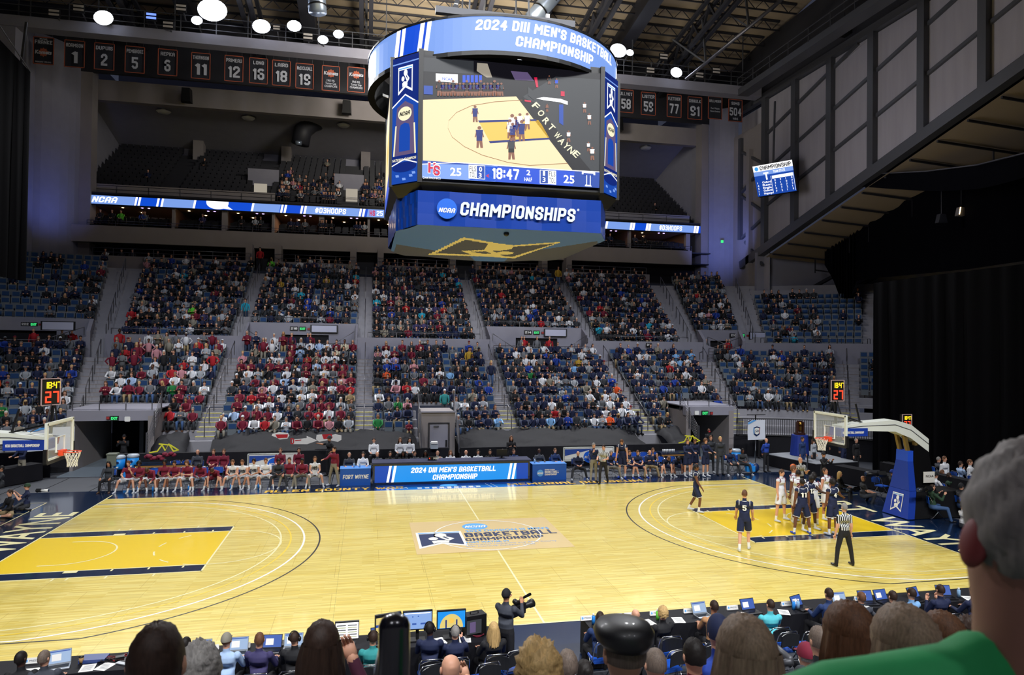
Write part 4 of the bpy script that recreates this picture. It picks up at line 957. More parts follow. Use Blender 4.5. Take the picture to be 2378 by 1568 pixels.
for i, (u, v) in enumerate(((433, 222), (805, 250), (1437, 290))):
    p = at(u, v, 37.2); s = thing('wall_loudspeaker', p, ['dark loudspeaker hanging on the pale beam under the REPKA pennant', 'dark loudspeaker on the pale beam under the 1965 pennant', 'dark loudspeaker on the beam just right of the scoreboard'][i], 'speaker', 'loudspeakers on the front beam')
    m = MB(); m.hexa([(p.x-0.35, p.y-0.3, p.z-0.55), (p.x+0.35, p.y-0.3, p.z-0.55), (p.x+0.42, p.y+0.3, p.z-0.55), (p.x-0.42, p.y+0.3, p.z-0.55), (p.x-0.3, p.y-0.3, p.z+0.55), (p.x+0.3, p.y-0.3, p.z+0.55), (p.x+0.36, p.y+0.3, p.z+0.55), (p.x-0.36, p.y+0.3, p.z+0.55)], M_BLACK); m.build('cabinet', s)
    m = MB(); m.bar((p.x, p.y, p.z+0.5), (p.x, p.y+0.8, p.z+0.7), 0.08, M_STEEL); m.build('bracket', s)
FL = [(240, 41, 1, 'lit floodlight above the ADAMSON and DUPUIS pennants', 1.0), (493, 23, 1, 'brightest floodlight high above the THORNSON pennant', 1.6), (457, 47, 1, 'small lit floodlight just below left of the brightest one', .6),
      (607, 61, 1, 'lit floodlight above the LONG pennant', 1.0), (683, 60, 1, 'lit floodlight above the LAIRD pennant', .8), (750, 92, 1, 'lower lit floodlight of the pair left of the scoreboard', .6), (786, 79, 1, 'upper lit floodlight of the pair left of the scoreboard', .6),
      (1212, 135, 1, 'lit floodlight seen through the ring above the video screen, left one', .6), (1278, 140, 1, 'lit floodlight seen through the ring above the video screen, right one', .6), (1436, 117, 1, 'large lit floodlight touching the right edge of the scoreboard ring', 1.1), (1463, 122, 1, 'small lit floodlight right beside the large one at the ring', .5), (1571, 168, 1, 'lit floodlight above the FLETCHER pennant', .8),
      (125, 29, 0, 'unlit twin-bar floodlight above the FRANKE pennant', .7), (182, 18, 0, 'unlit twin-bar floodlight left of the first lit one', .7), (351, 37, 2, 'blue twin-bar floodlight above the PEMBROKE pennant', .7), (390, 57, 0, 'unlit twin-bar floodlight above the REPKA pennant', .7), (420, 17, 0, 'unlit twin-bar floodlight left of the brightest lamp', .7),
      (715, 84, 0, 'unlit twin-bar floodlight above the McDOUGALL pennant', .7), (642, 64, 0, 'unlit floodlight between the LONG and LAIRD lamps', .5), (1542, 131, 0, 'unlit twin-bar floodlight above and left of the FLETCHER lamp', .7), (1511, 163, 0, 'unlit twin-bar floodlight above the LISTER pennant', .7), (1664, 164, 0, 'unlit twin-bar floodlight above the SALLMEIER pennant', .7), (1625, 174, 0, 'unlit twin-bar floodlight above the CHAULK pennant', .7)]
M_UNL = mat('unlit_lamp_glass', '#c9c2bd', 0.4, noise=0); E_BLU = em('blue_lamp', '#6d8cf5', 1.5)
for u, v, lit, lab, s in FL:
    p = at(u, v, 29.0); f = thing('floodlight', p, lab, 'floodlight', 'arena floodlights along the rear catwalk')
    m = MB(); m.box(p+Vector((0, 0.12, 0)), (0.95*s, 0.2, 0.8*s), M_BLACK); m.box(p+Vector((0, 0.45, 0.1)), (0.4*s, 0.5, 0.3*s), M_BLACK); m.build('housing', f)
    m = MB()
    if lit == 1: m.ball(p+Vector((0, 0.02, 0)), (0.62*s, 0.12, 0.5*s), E_FLOOD, 16, 10)
    else:
        for dz in (-0.18, 0.18): m.box(p+Vector((0, 0.01, dz*s)), (0.9*s, 0.04, 0.2*s), M_UNL if lit == 0 else E_BLU)
    m.build('lamp_face', f)
    m = MB(); m.bar(p+Vector((0, 0.4, 0.1)), p+Vector((0, 1.4, -0.3)), 0.08, M_STEEL); m.build('yoke', f)
def side_screen(name, P4, label, flip=False):
    """P4: TL, TR, BR, BL world corners"""
    tl, tr, br, bl = P4; t = thing(name, tuple((tl+br)/2), label, 'screen')
    nrm = ((tr-tl).cross(bl-tl)).normalized(); nrm = nrm if (Vector((CX, CY, CZ))-tl).dot(nrm) > 0 else -nrm
    m = MB(); m.hexa([bl-nrm*0.3, br-nrm*0.3, br-nrm*0.02, bl-nrm*0.02, tl-nrm*0.3, tr-nrm*0.3, tr-nrm*0.02, tl-nrm*0.02], M_BLACK); m.build('housing', t)
    m = MB()
    def q(x, y, l=0): return tl.lerp(tr, x).lerp(bl.lerp(br, x), y)+nrm*0.004*l
    def pq(x0, y0, x1, y1, mt, l): m.poly([q(x0, y0, l), q(x0, y1, l), q(x1, y1, l), q(x1, y0, l)], mt)
    pq(0, 0, 1, 1, E_DB, 0); pq(0, 0, 1, 0.2, E_W, 1); pq(0, 0.2, 1, 0.34, E_LB, 1); pq(0.45, 0.4, 0.97, 0.5, E_W, 1)
    X = (tr-tl).normalized(); Yv = (tl-bl).normalized(); wd = (tr-tl).length; ht = (tl-bl).length
    m.text('CHAMPIONSHIP', q(0.18, 0.17, 3), X, Yv, ht*0.13, E_DK, width=wd*0.78, bold=0.03); m.disc(q(0.09, 0.11, 3), X*wd*0.05, Yv*ht*0.07, E_CYAN, 12)
    m.text('T', q(0.25, 0.5, 3), X, Yv, ht*0.24, E_W, width=wd*0.13, bold=0.05); m.text('TEAM STATS', q(0.5, 0.31, 3), X, Yv, ht*0.08, E_W, width=wd*0.3)
    for r, nmx in enumerate(('Oxford', 'Rem', 'Engle', 'Oxford', 'Nogongo')):
        y = 0.6+r*0.09; m.text('1451'[r % 4], q(0.05, y, 3), X, Yv, ht*0.06, E_W); m.text(nmx, q(0.18, y, 3), X, Yv, ht*0.065, E_W, width=wd*0.22)
        for c in range(4): m.text('03107215'[(r+c) % 8], q(0.5+c*0.14, y-0.02, 3), X, Yv, ht*0.06, E_W)
    for x in (0.42, 0.98): pq(x, 0.4, x+0.008, 0.97, E_W, 2)
    m.build('led_face', t)
    m = MB(); c = (tl+tr)/2; m.bar(c-nrm*0.2, c-nrm*0.2+Vector((0.3, 0.3, 5)), 0.12, M_STEEL); m.build('hanger', t); return t
Xs = 27.0
side_screen('stat_screen', [atx(1772, 394, Xs)+Vector((-1.3, -0.6, 0)), atx(1839, 371, Xs), atx(1850, 443, Xs), atx(1785, 463, Xs)+Vector((-1.3, -0.6, 0))], 'small tilted blue stat screen hanging at the right gable wall')
side_screen('stat_screen', [Vector((-25.0, 22.9, 20.4)), Vector((-24.2, 21.6, 20.15)), Vector((-24.4, 21.4, 17.6)), Vector((-25.2, 22.7, 17.9))], 'blue stat screen cut off by the left picture edge')
lc = thing('line_speaker_array', tuple(at(1960, 75, 20)), 'dark speaker array hanging before the top of the gable wall', 'speaker')
p = at(1962, 75, 20); m = MB(); m.box(p, (1.1, 0.8, 0.4), M_BLACK); m.box(p+Vector((-0.75, 0, 0.1)), (0.35, 0.2, 0.15), M_WHITE); m.build('cabinet', lc)
m = MB(); m.bar(p, p+Vector((-0.2, 0, 6)), 0.04, M_STEEL); m.build('hanger', lc)
for i, (u, v, k) in enumerate(((2232, 492, 1), (2186, 508, 0))):
    p = at(u, v, 14.0); s = thing('hanging_lamp', p, ['small amber-edged work lamp hanging in the dark right end', 'dark loudspeaker box hanging beside the amber-edged lamp'][i], 'lamp')
    m = MB(); w = 0.28; m.hexa([(p.x-w*1.2, p.y-0.15, p.z-0.28), (p.x+w*1.2, p.y-0.15, p.z-0.28), (p.x+w*1.2, p.y+0.15, p.z-0.28), (p.x-w*1.2, p.y+0.15, p.z-0.28), (p.x-w*0.7, p.y-0.15, p.z+0.28), (p.x+w*0.7, p.y-0.15, p.z+0.28), (p.x+w*0.7, p.y+0.15, p.z+0.28), (p.x-w*0.7, p.y+0.15, p.z+0.28)], M_CONC2 if k else M_DARK2); m.build('housing', s)
    m = MB()
    if k:
        for sx_ in (-1, 1): m.bar((p.x+sx_*w*1.05, p.y-0.17, p.z-0.2), (p.x+sx_*w*0.75, p.y-0.17, p.z+0.25), 0.04, E_WARM)
    m.bar((p.x, p.y, p.z+0.28), (p.x, p.y, p.z+3), 0.03, M_STEEL); m.build('hanger', s)
# ================================================================ BLACK-OUT CURTAINS
def curtain(name, pts, z0f, z1f, label, amp=0.12, mt=None, step=0.25, lam=0.9):
    mt = mt or M_CURT; m = MB(); vs = []; n = 0; pts = [Vector((x, y, 0)) for x, y in pts]; d = 0; P = []
    for a, b in zip(pts[:-1], pts[1:]):
        L = (b-a).length; k = max(1, int(L/step))
        for i in range(k): P.append((a.lerp(b, i/k), d+L*i/k, Vector((-(b-a).y, (b-a).x, 0)).normalized()))
        d += L
    P.append((pts[-1], d, P[-1][2]))
    for p, s, nr in P:
        q = p+nr*amp*math.sin(s*2*PI/lam)*(0.6+0.4*math.sin(s*1.7)); f = s/d; vs += [(q.x, q.y, z0f(f) if callable(z0f) else z0f), (p.x, p.y, z1f(f) if callable(z1f) else z1f)]
    m.add(vs, [(2*i, 2*i+2, 2*i+3, 2*i+1) for i in range(len(P)-1)], mt, True)
    if label: return m.build(name, label=label, cat='curtain')
    return m
curtain('blackout_curtain', [(21.2, 7.6), (21.0, 0), (21.4, -12)], 0.0, lambda f: 9.85+0.0*f, 'tall black blackout curtain closing off the right end of the floor')
curtain('upper_blackout_curtain', [(-20.0, 13.7), (-20.0, -12)], 9.2, lambda f: 19.2+3*f, 'hanging black blackout curtain at the far left above the seats')
m = MB(); m.bar(Vector((-20, 13.7, 19.2)), Vector((-20, 5, 22)), 0.04, M_STEEL); m.build('curtain_cable', label='thin cable along the top edge of the left blackout curtain', cat='cable')
# curved drape ring and black mass of the right end
m = MB(); P = [atx(2000, 405, 29), at(2150, 398, 13.0), at(2270, 383, 9), at(2378, 356, 4.5), at(2600, 310, 0)]
vs = []
for i in range(33):
    f = i/32*4; k = min(3, int(f)); p = P[k].lerp(P[k+1], f-k); vs += [p, p+Vector((0, 0, -0.85-0.5*math.sin(f*0.8)))]
m.add(vs, [(2*i, 2*i+1, 2*i+3, 2*i+2) for i in range(32)], M_CURT, True)
m.build('ring_drape', label='short black drape hanging from a curved rail at upper right', cat='curtain')
m = MB(); m.tube([vs[2*i] for i in range(33)], 0.045, M_RAIL, 6); m.build('curved_rail', label='pale curved rail carrying the short black drape', cat='rail')
m = MB(); m.tube([at(1985, 560, 27), at(2060, 515, 24), at(2180, 465, 20), at(2378, 420, 15), at(2600, 380, 10)], [0.3, 0.32, 0.32, 0.32, 0.32], M_DARK2, 12); m.build('black_pipe', label='long dark pipe sweeping across the dark right end below the drape', cat='pipe')
m = MB(); vs = []; PV = [(1915, 615, 560), (1935, 650, 548), (1950, 690, 538), (1962, 706, 530), (1975, 690, 522), (1990, 652, 512), (2020, 647, 495), (2100, 640, 450), (2250, 625, 400), (2420, 600, 370)]
for i in range(len(PV)-1):
    for k in range(6):
        f = k/6; u, vb, vt_ = [PV[i][q]*(1-f)+PV[i+1][q]*f for q in range(3)]; x = 33.0+0.18*math.sin(i*6+k*2.1); vs += [atx(u, vb, x), atx(u, vt_, x)]
m.add(vs, [(2*i, 2*i+2, 2*i+3, 2*i+1) for i in range(len(vs)//2-1)], M_CURT, True); m.build('draped_blackout', label='gathered black curtain sweeping up under the low end roof', cat='curtain')
# ================================================================ DASHER WALL AND DRAPES BEHIND THE BENCHES
def drape_box(name, x0, x1, y0, y1, z, label):
    m = MB(); nx = max(2, int((x1-x0)/0.25))
    for i in range(nx):
        a, b = x0+(x1-x0)*i/nx, x0+(x1-x0)*(i+1)/nx
        fa, fb = 0.025*math.sin(a*9)+0.02*math.sin(a*23), 0.025*math.sin(b*9)+0.02*math.sin(b*23)
        m.add([(a, y0+fa, 0), (b, y0+fb, 0), (b, y0, z), (a, y0, z)], [(0, 1, 2, 3)], M_DRAPE, True)
        m.add([(a, y0, z), (b, y0, z), (b, y1, z), (a, y1, z)], [(0, 1, 2, 3)], M_DRAPE)
    for x in (x0, x1): m.poly([(x, y0, 0), (x, y1, 0), (x, y1, z), (x, y0, z)], M_DRAPE)
    return m.build(name, label=label, cat='drape')
drape_box('draped_barrier', -15.7, 0.15, 12.6, 12.85, 1.08, 'long black draped barrier behind the maroon team bench')
drape_box('draped_barrier', 0.75, 14.0, 12.6, 12.85, 1.08, 'long black draped barrier behind the navy team bench')
def seat_drape(x0, x1, label, k=3, top=1.72):
    """black cloth laid over the covered front rows, sagging between them"""
    m = MB(); n = int((x1-x0)/0.2); pr = [(12.85, 1.08), (13.2, 1.02), (13.55, 1.2), (13.9, 1.35), (14.35, 1.5), (14.8, top-0.04), (15.05, top)]
    vs = []
    for i in range(n+1):
        x = x0+(x1-x0)*i/n; e = min(i, n-i)/n; ed = min(1.0, e*10)
        for j, (y, z) in enumerate(pr):
            w = 0.08*math.sin(x*2.1+j*1.7)+0.05*math.sin(x*5.3+j*2.9)+0.035*math.sin(x*11+j*3.1)
            vs.append((x+(0.25*(1-ed)*(0.5-j/6)), y, (z+w*(0 if j in (0,) else 1))*(0.82+0.18*ed) if j else z))
    J = len(pr); m.add(vs, [(i*J+j, (i+1)*J+j, (i+1)*J+j+1, i*J+j+1) for i in range(n) for j in range(J-1)], M_DRAPE, True)
    a = [(x1, y, 0.02) for y, z in pr[:1]]
    return m.build('seat_cover_drape', label=label, cat='drape')
seat_drape(-11.7, -1.35, 'crumpled black cloth over the front seats behind the maroon bench')
seat_drape(0.75, 11.3, 'crumpled black cloth over the front seats behind the navy bench')
seat_drape(12.75, 14.2, 'small crumpled black cloth beside the right tunnel rail'); seat_drape(-14.45, -12.8, 'small black cloth with yellow tape beside the left stairs')
M_TAPE = mat('yellow_caution_tape', '#e5e03a', 0.5)
for x0, lab in ((-14.2, 'yellow caution tape strung on the rail beside the left tunnel'), (13.0, 'yellow caution tape tangled on the drape beside the right tunnel')):
    m = MB(); pz = [(0, .05), (.35, .1), (.55, .42), (.7, .12), (.85, .46), (1.05, .1), (1.3, .14), (.9, .4), (.4, .45)]
    for (a, za), (b, zb_) in zip(pz[:-1], pz[1:]): m.bar((x0+a, 12.75, 1.05+za), (x0+b, 12.8, 1.05+zb_), 0.02, M_TAPE, 0.06)
    m.build('caution_tape', label=lab, cat='tape')
# tunnel walls, beams and floors
def tunnel(x0, x1, label_side, kx):
    m = MB(); m.box(((x0+x1)/2, 14.6, 2.72), (x1-x0+0.35, 0.35, 0.52), M_CONC); m.box(((x0+x1)/2, 16.4, 2.99), (x1-x0+0.4, 3.4, 0.06), M_CONC)
    for x in (x0, x1): m.box((x, 17.0, 1.35), (0.3, 5.2, 2.7), M_CONC2)
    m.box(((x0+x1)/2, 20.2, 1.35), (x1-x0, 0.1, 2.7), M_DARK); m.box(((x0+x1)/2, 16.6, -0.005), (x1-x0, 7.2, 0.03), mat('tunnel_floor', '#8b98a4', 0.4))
    m.box(((x0+x1)/2+0.4*kx, 17.9, 1.3), (0.2, 0.2, 2.6), M_STEEL); m.box(((x0+x1)/2+0.9*kx, 19.0, 1.2), (1.0, 0.06, 2.3), M_DARK2)
    ST('wall_tunnel', m)
tunnel(-18.25, -14.6, 0, 1); tunnel(14.4, 17.15, 0, -1)
def sign_box(u, v, Y, wpx, hpx, name, label, face, cat='sign', txt=None, tm=None, dy=0.06):
    p = at(u, v, Y); k = pix(p)[2]/FPX; w, h = wpx*k, hpx*k; s = thing(name, p, label, cat); m = MB(); m.box(p, (w, dy, h), M_BLACK); m.build('case', s)
    m = MB(); m.box(p+Vector((0, -dy/2-0.005, 0)), (w*0.9, 0.01, h*0.84), face)
    if txt: m.text(txt, p+Vector((0, -dy/2-0.013, -h*0.28)), (1, 0, 0), (0, 0, 1), h*0.56, tm or M_WHITE, width=w*0.8, align='C', bold=0.04)
    m.build('face', s); return s
M_SGN = mat('sign_black_face', '#16171c', 0.5); M_SCR = mat('blank_projection_panel', '#b9bcd2', 0.6, emit=0); M_REDB = mat('fire_alarm_red', '#a03030', 0.5)
M_EXF = mat('exit_dark_green', '#0c3a20', 0.5)
VN = ['leftmost', 'second', 'third', 'fourth']
yv = lambda k: PT((VOMS[k][0]+VOMS[k][1])/2, VOMS[k][2], 0).y-0.05
for (u, v, k, t) in ((59, 753, 0, '222'), (683, 763, 1, '218'), (1226, 772, 2, '214'), (1703, 779, 3, '210')):
    Y = yv(k)
    if k == 0: Y -= 0.9
    if k == 3: Y -= 0.25
    sign_box(u, v, Y, 18, 9, 'section_sign', 'small black section number sign over the '+VN[k]+' upper opening', M_SGN, txt=t)
    sign_box(u+20, v+0.5, Y, 15, 9, 'exit_sign', 'green lit exit sign over the '+VN[k]+' upper opening', M_EXF, txt='EXIT', tm=E_GREEN)
    sign_box(u+34, v+1, Y, 6, 5, 'fire_alarm', 'small red alarm box over the '+VN[k]+' upper opening', M_REDB, cat='alarm')
for (u, v, k, w, h, t) in ((135, 757, 0, 72, 21, 'leftmost one of four'), (753, 764, 1, 62, 18, 'second from left'), (1290, 773, 2, 55, 18, 'third from left'), (1762, 780, 3, 50, 17, 'rightmost one of four')):
    Y = yv(k)-0.1-(0.9 if k == 0 else 0.3 if k == 3 else 0)
    sign_box(u, v, Y, w, h, 'blank_panel', 'blank pale lilac message panel, '+t, M_SCR, cat='panel')
sign_box(984, 795.5, 23.9, 16, 8, 'section_sign', 'small black section sign on the wall behind the kiosk block', M_SGN, txt='215'); sign_box(1507, 801, 23.8, 14, 8, 'section_sign', 'small black section sign reading 211 partly hidden by spectators', M_SGN, txt='211')
sign_box(1947, 806, 20.6, 13, 6, 'section_sign', 'small black section sign on the wall nearest the right curtain', M_SGN, txt='208')
for u, v, Y, t in ((266, 971.5, 14.35, 'left'), (1637, 959.5, 14.35, 'right')):
    sign_box(u, v, Y, 17, 11, 'exit_sign', f'green lit exit sign on the beam over the {t} floor tunnel', M_EXF, txt='EXIT', tm=E_GREEN); sg = 1 if t == 'right' else -1
    sign_box(u+15*sg, v+0.5*sg, Y, 7, 7, 'fire_alarm', f'small red alarm box on the beam over the {t} floor tunnel', M_REDB, cat='alarm')
    p = at(u-sg*19 if sg < 0 else u-19, v-0.5, Y) if sg > 0 else at(u+30, v+2, Y); s = thing('wall_cover', p, f'rounded white cover plate on the {t} tunnel beam', 'cover'); m = MB(); m.box(p, (0.22, 0.06, 0.24), M_WHITE); m.box(p, (0.26, 0.04, 0.18), M_WHITE); m.build('plate', s)
# central entrance kiosk with door
m = MB(); m.box((-0.33, 14.9, 1.42), (1.78, 2.6, 2.84), M_CONC2); m.box((-0.33, 13.57, 2.86), (1.9, 0.12, 0.08), M_CONC); kio = ST('wall_door_kiosk', m)
m = MB(); m.box((-0.3, 13.57, 1.15), (0.95, 0.05, 2.1), M_CONC); kd = ST('door_kiosk', m)
m = MB(); m.box((-0.3, 13.56, 2.26), (1.12, 0.06, 0.06), M_DARK2); 
for x in (-0.84, 0.24): m.box((x, 13.56, 1.15), (0.05, 0.06, 2.2), M_DARK2)
m.build('frame', kd); m = MB(); m.box((-0.45, 13.52, 2.1), (0.28, 0.06, 0.07), M_STEEL); m.build('closer', kd); m = MB(); m.box((0.1, 13.52, 1.2), (0.09, 0.04, 0.35), M_BLACK); m.build('lock_plate', kd)
# ================================================================ RAILINGS
def railing(name, pts, zs, label, post=1.5, r=0.022, mt=None, cat='railing'):
    mt = mt or M_RAIL; t = thing(name, tuple(pts[0]), label, cat); m = MB()
    for z in zs: m = MB(); m.tube([Vector(p)+Vector((0, 0, z)) for p in pts], r, mt, 6); m.build('rail', t)
    for a, b in zip(pts[:-1], pts[1:]):
        a, b = Vector(a), Vector(b); k = max(1, round((b-a).length/post))
        for i in range(0 if a == Vector(pts[0]) else 1, k+1): p = a.lerp(b, i/k); m = MB(); m.bar(p, p+Vector((0, 0, zs[-1])), r*1.8, mt); m.build('post', t)
    return t
secn = ['leftmost stretch', 'above the standing maroon fans', 'second opening', 'above the kiosk block', 'third opening', 'left of the fourth opening', 'fourth opening', 'by the right curtain']
for k in range(8):
    a, b = AISM[k]+0.2, AISM[k+1]-0.2
    if k in lowk: railing('parapet_railing', [PT(s, OW+0.04, 6.86) for s in srange(a, b)], [0.35], 'thin grey railing on the concourse wall '+secn[k], 2.0)
    else: railing('parapet_railing', [PT(s, OW+1.55, 7.8) for s in srange(a+.4, b-.4)], [0.35], 'thin grey railing above the vomitory fascia '+secn[k], 2.0)
for i, s in enumerate(AISL[1:-1]):
    zt = 7 if i in (1, 4) or True else 9
    for q in range(3 if i not in (0,) else 3):
        o0, o1 = (0.3+q*2.9, 0.3+q*2.9+2.2)
        if q == 0 and i in (0, 5): o0 = o0+0.6
        f = lambda o: PT(s, o, ZL0+RL*o/T+0.05)
        if o1 < NL*T: railing('stair_handrail', [f(o0), f(o1)], [0.9], 'steel centre handrail on the lower aisle stairs, '+['lowest', 'middle', 'top'][q]+' length of the '+['first', 'second', 'third', 'fourth', 'fifth', 'sixth', 'seventh'][i]+' stair from left', 1.1, 0.026)
for i, s in enumerate(AISM):
    for q in range(2):
        o0, o1 = OM+0.2+q*5.0, OM+0.2+q*5.0+4.0; f = lambda o: PT(s, o, ZM0+RM*(o-OM)/T+0.05)
        railing('stair_handrail', [f(o0), f(o1)], [0.9], 'steel centre handrail on the middle aisle stairs, '+['lower', 'upper'][q]+' length of the '+['first', 'second', 'third', 'fourth', 'fifth', 'sixth', 'seventh', 'eighth', 'ninth'][i]+' stair from left', 1.2, 0.024)
for k, (oa, ob, OF) in enumerate(VOMS):
    a, b = AISM[vomk[k]]+AW, AISM[vomk[k]+1]-AW; nm_ = VN[k]
    railing('landing_railing', [PT(s, OW-0.4, 5.42) for s in srange(a+0.2, b-0.2)], [0.55, 1.0], f'railing along the landing in front of the {nm_} upper opening', 1.6)
    railing('ramp_handrail', [PT(a+0.2, OW-0.06, 6.75), PT(a+2.0, OW-0.06, 5.6)], [0.5], f'sloping handrail left of the {nm_} upper opening', 0.9); railing('ramp_handrail', [PT(b-0.2, OW-0.06, 6.75), PT(b-2.0, OW-0.06, 5.6)], [0.5], f'sloping handrail right of the {nm_} upper opening', 0.9)
for i, (a, b) in enumerate(segx(-24.6, 20.2, portx, 0.9)): railing('box_railing', [(a, 34.72, 12.95), (b, 34.72, 12.95)], [0.28, 0.58], 'grey railing of the box level, '+['leftmost stretch', 'stretch left of the scoreboard', 'stretch behind the scoreboard underside', 'stretch just right of the scoreboard', 'rightmost stretch'][i], 1.45)
railing('suite_railing', [(-25.5, 36.0, 15.42), (25.2, 36.0, 15.42)], [0.2, 0.4], 'long railing in front of the lit suites', 2.0, 0.018)
railing('upper_railing', [(-26.5, 38.1, 18.25), (26, 38.1, 18.25)], [0.45, 0.75], 'dim railing along the front of the upper deck', 2.4, 0.02)
def slant_rail(x, s, label):
    t = thing('tunnel_stair_rail', (x, 12.9, 0.9), label, 'railing'); m = MB(); a0, a1 = Vector((x, 12.8, 1.1)), Vector((x, 15.2, 2.95))
    for k in range(7): m.tube([a0+Vector((0, 0, k*0.14)), a1+Vector((0, 0, k*0.14-0.05))], 0.014, M_RAIL, 5)
    m.build('bar', t); m = MB()
    for q in (0, 0.5, 1): p = a0.lerp(a1, q); m.bar(p-Vector((0, 0, 0.3)), p+Vector((0, 0, 0.95)), 0.05, M_RAIL)
    m.build('post', t)
slant_rail(-14.35, 1, 'sloping multi-bar rail on the right side of the left tunnel'); slant_rail(14.25, 1, 'sloping multi-bar rail on the left side of the right tunnel'); slant_rail(-1.28, 1, 'sloping black-sided rail left of the kiosk door'); slant_rail(0.68, 1, 'sloping black-sided rail right of the kiosk door')
m = MB(); m.box((-16.4, 14.45, 3.0), (3.6, 0.03, 0.01), M_RAIL)
railing('tunnel_top_railing', [(-18.2, 14.5, 2.98), (-14.6, 14.5, 2.98)], [0.35], 'railing above the beam of the left floor tunnel', 1.2); railing('tunnel_top_railing', [(14.4, 14.5, 2.98), (17.1, 14.5, 2.98)], [0.35], 'railing above the beam of the right floor tunnel', 1.2)
# black picket barrier and dark risers on the right of the tunnel
t = thing('picket_barrier', (19, 14.2, 1.2), 'black picket barrier in front of the right corner seats', 'barrier')
m = MB(); PB = [PT(s, -0.35, 0) for s in srange(S_(9), S_(46))]
for z in (1.25, 2.25): m.tube([p+Vector((0, 0, z)) for p in PB], 0.03, M_BLACK, 6)
m.build('rail', t); m = MB()
for a, b in zip(PB[:-1], PB[1:]):
    for i in range(8): p = a.lerp(b, i/8); m.bar(p+Vector((0, 0, 1.25)), p+Vector((0, 0, 2.25)), 0.022, M_BLACK)
m.build('picket', t, kind='stuff')
m = MB(); vs = []
for p in [PT(s, -0.3, 0) for s in srange(S_(8.5), S_(56))]: vs += [p, p+Vector((0, 0, 1.3))]
m.add(vs, [(2*i, 2*i+2, 2*i+3, 2*i+1) for i in range(len(vs)//2-1)], M_DRAPE, True); m.build('corner_skirt_drape', label='black skirting drape under the right corner seats', cat='drape')
m = MB(); vs = []
for p in [PT(s, -0.3, 0) for s in srange(S_(-52), S_(-11.8))]: vs += [p, p+Vector((0, 0, 1.1))]
m.add(vs, [(2*i, 2*i+2, 2*i+3, 2*i+1) for i in range(len(vs)//2-1)], M_DRAPE, True); m.build('corner_skirt_drape', label='black skirting drape below the left corner seats', cat='drape')
railing('left_corner_railing', [PT(s, -0.2, 1.1) for s in srange(S_(-30), S_(-12))], [0.25, 0.5, 0.75, 1.0], 'grey four-bar railing in front of the left corner seats', 1.3)
ORD = ['first', 'second', 'third', 'fourth', 'fifth', 'sixth', 'seventh', 'eighth', 'ninth', 'tenth', 'eleventh', 'twelfth', 'thirteenth', 'fourteenth', 'fifteenth', 'sixteenth', 'seventeenth', 'eighteenth', 'nineteenth', 'twentieth', 'twenty-first', 'twenty-second', 'twenty-third', 'twenty-fourth', 'twenty-fifth']
# ================================================================ BASKETBALL GOALS
M_NET = mat('white_net_cord', '#efece2', 0.7); M_ORG = mat('orange_rim_paint', '#f0502a', 0.4); M_PADB = mat('royal_blue_padding', '#173a9e', 0.45, bump=0.05); M_ARM = mat('white_goal_arm', '#dfe3da', 0.4)
M_BRZ = mat('bronze_strut', '#8a7340', 0.4, metal=0.5)
M_GLASS = bpy.data.materials.new('backboard_glass'); M_GLASS.use_nodes = True
_b = M_GLASS.node_tree.nodes['Principled BSDF']; _b.inputs['Base Color'].default_value = (0.9, 0.97, 1, 1); _b.inputs['Roughness'].default_value = 0.02; _b.inputs['Alpha'].default_value = 0.16; _b.inputs['Specular IOR Level'].default_value = 0.8
def seg7(m, ch, o, X, Z, h, mt, th=0.16):
    S7 = {'0': 'abcdef', '1': 'bc', '2': 'abged', '3': 'abgcd', '4': 'fgbc', '5': 'afgcd', '6': 'afgedc', '7': 'abc', '8': 'abcdefg', '9': 'abcdfg', ':': 'x'}
    w = h*0.5; t = h*th/2; o, X, Z = Vector(o), Vector(X), Vector(Z)
    def bar(x0, z0, x1, z1): m.poly([o+X*x0+Z*z0, o+X*x1+Z*z0, o+X*x1+Z*z1, o+X*x0+Z*z1], mt)
    L = {'a': (0, h-t*2, w, h), 'd': (0, 0, w, t*2), 'g': (0, h/2-t, w, h/2+t), 'f': (0, h/2, t*2, h), 'e': (0, 0, t*2, h/2), 'b': (w-t*2, h/2, w, h), 'c': (w-t*2, 0, w, h/2), 'x': None}
    if ch == ':': bar(0, h*.25, t*2, h*.25+t*2); bar(0, h*.65, t*2, h*.65+t*2); return h*0.2
    for s in S7[ch]: bar(*L[s])
    return w+h*0.16
def clock(t, c, X, w, h, nrm):
    c, X, nrm = Vector(c), Vector(X), Vector(nrm); Z = Vector((0, 0, 1)); m = MB()
    q = [c+X*a*w/2+Z*b*h/2+nrm*d for d in (-0.14, 0) for a, b in ((-1, -1), (1, -1), (1, 1), (-1, 1))]; m.hexa(q[:4]+q[4:], M_BLACK); t = m.build('clock_case', t)
    m = MB()
    for a0, b0, a1, b1 in ((-1, -1, 1, -1), (-1, 1, 1, 1), (-1, -1, -1, 1), (1, -1, 1, 1)): m.bar(c+X*a0*w/2+Z*b0*h/2+nrm*0.01, c+X*a1*w/2+Z*b1*h/2+nrm*0.01, 0.025, E_W if False else mat('pink_white_clock_edge', '#d9b7b4', 0.4, emit=0.4))
    m.build('clock_border', t)
    m = MB(); x = -w*0.36
    for ch in '18:47': x += seg7(m, ch, c+X*x+Z*(h*0.13)+nrm*0.012, X, Z, h*0.25, E_YEL, 0.13)*0.9
    x = -w*0.30
    for ch in '27': x += seg7(m, ch, c+X*x-Z*(h*0.42)+nrm*0.012, X, Z, h*0.44, E_REDD, 0.14)
    m.build('clock_digits', t)
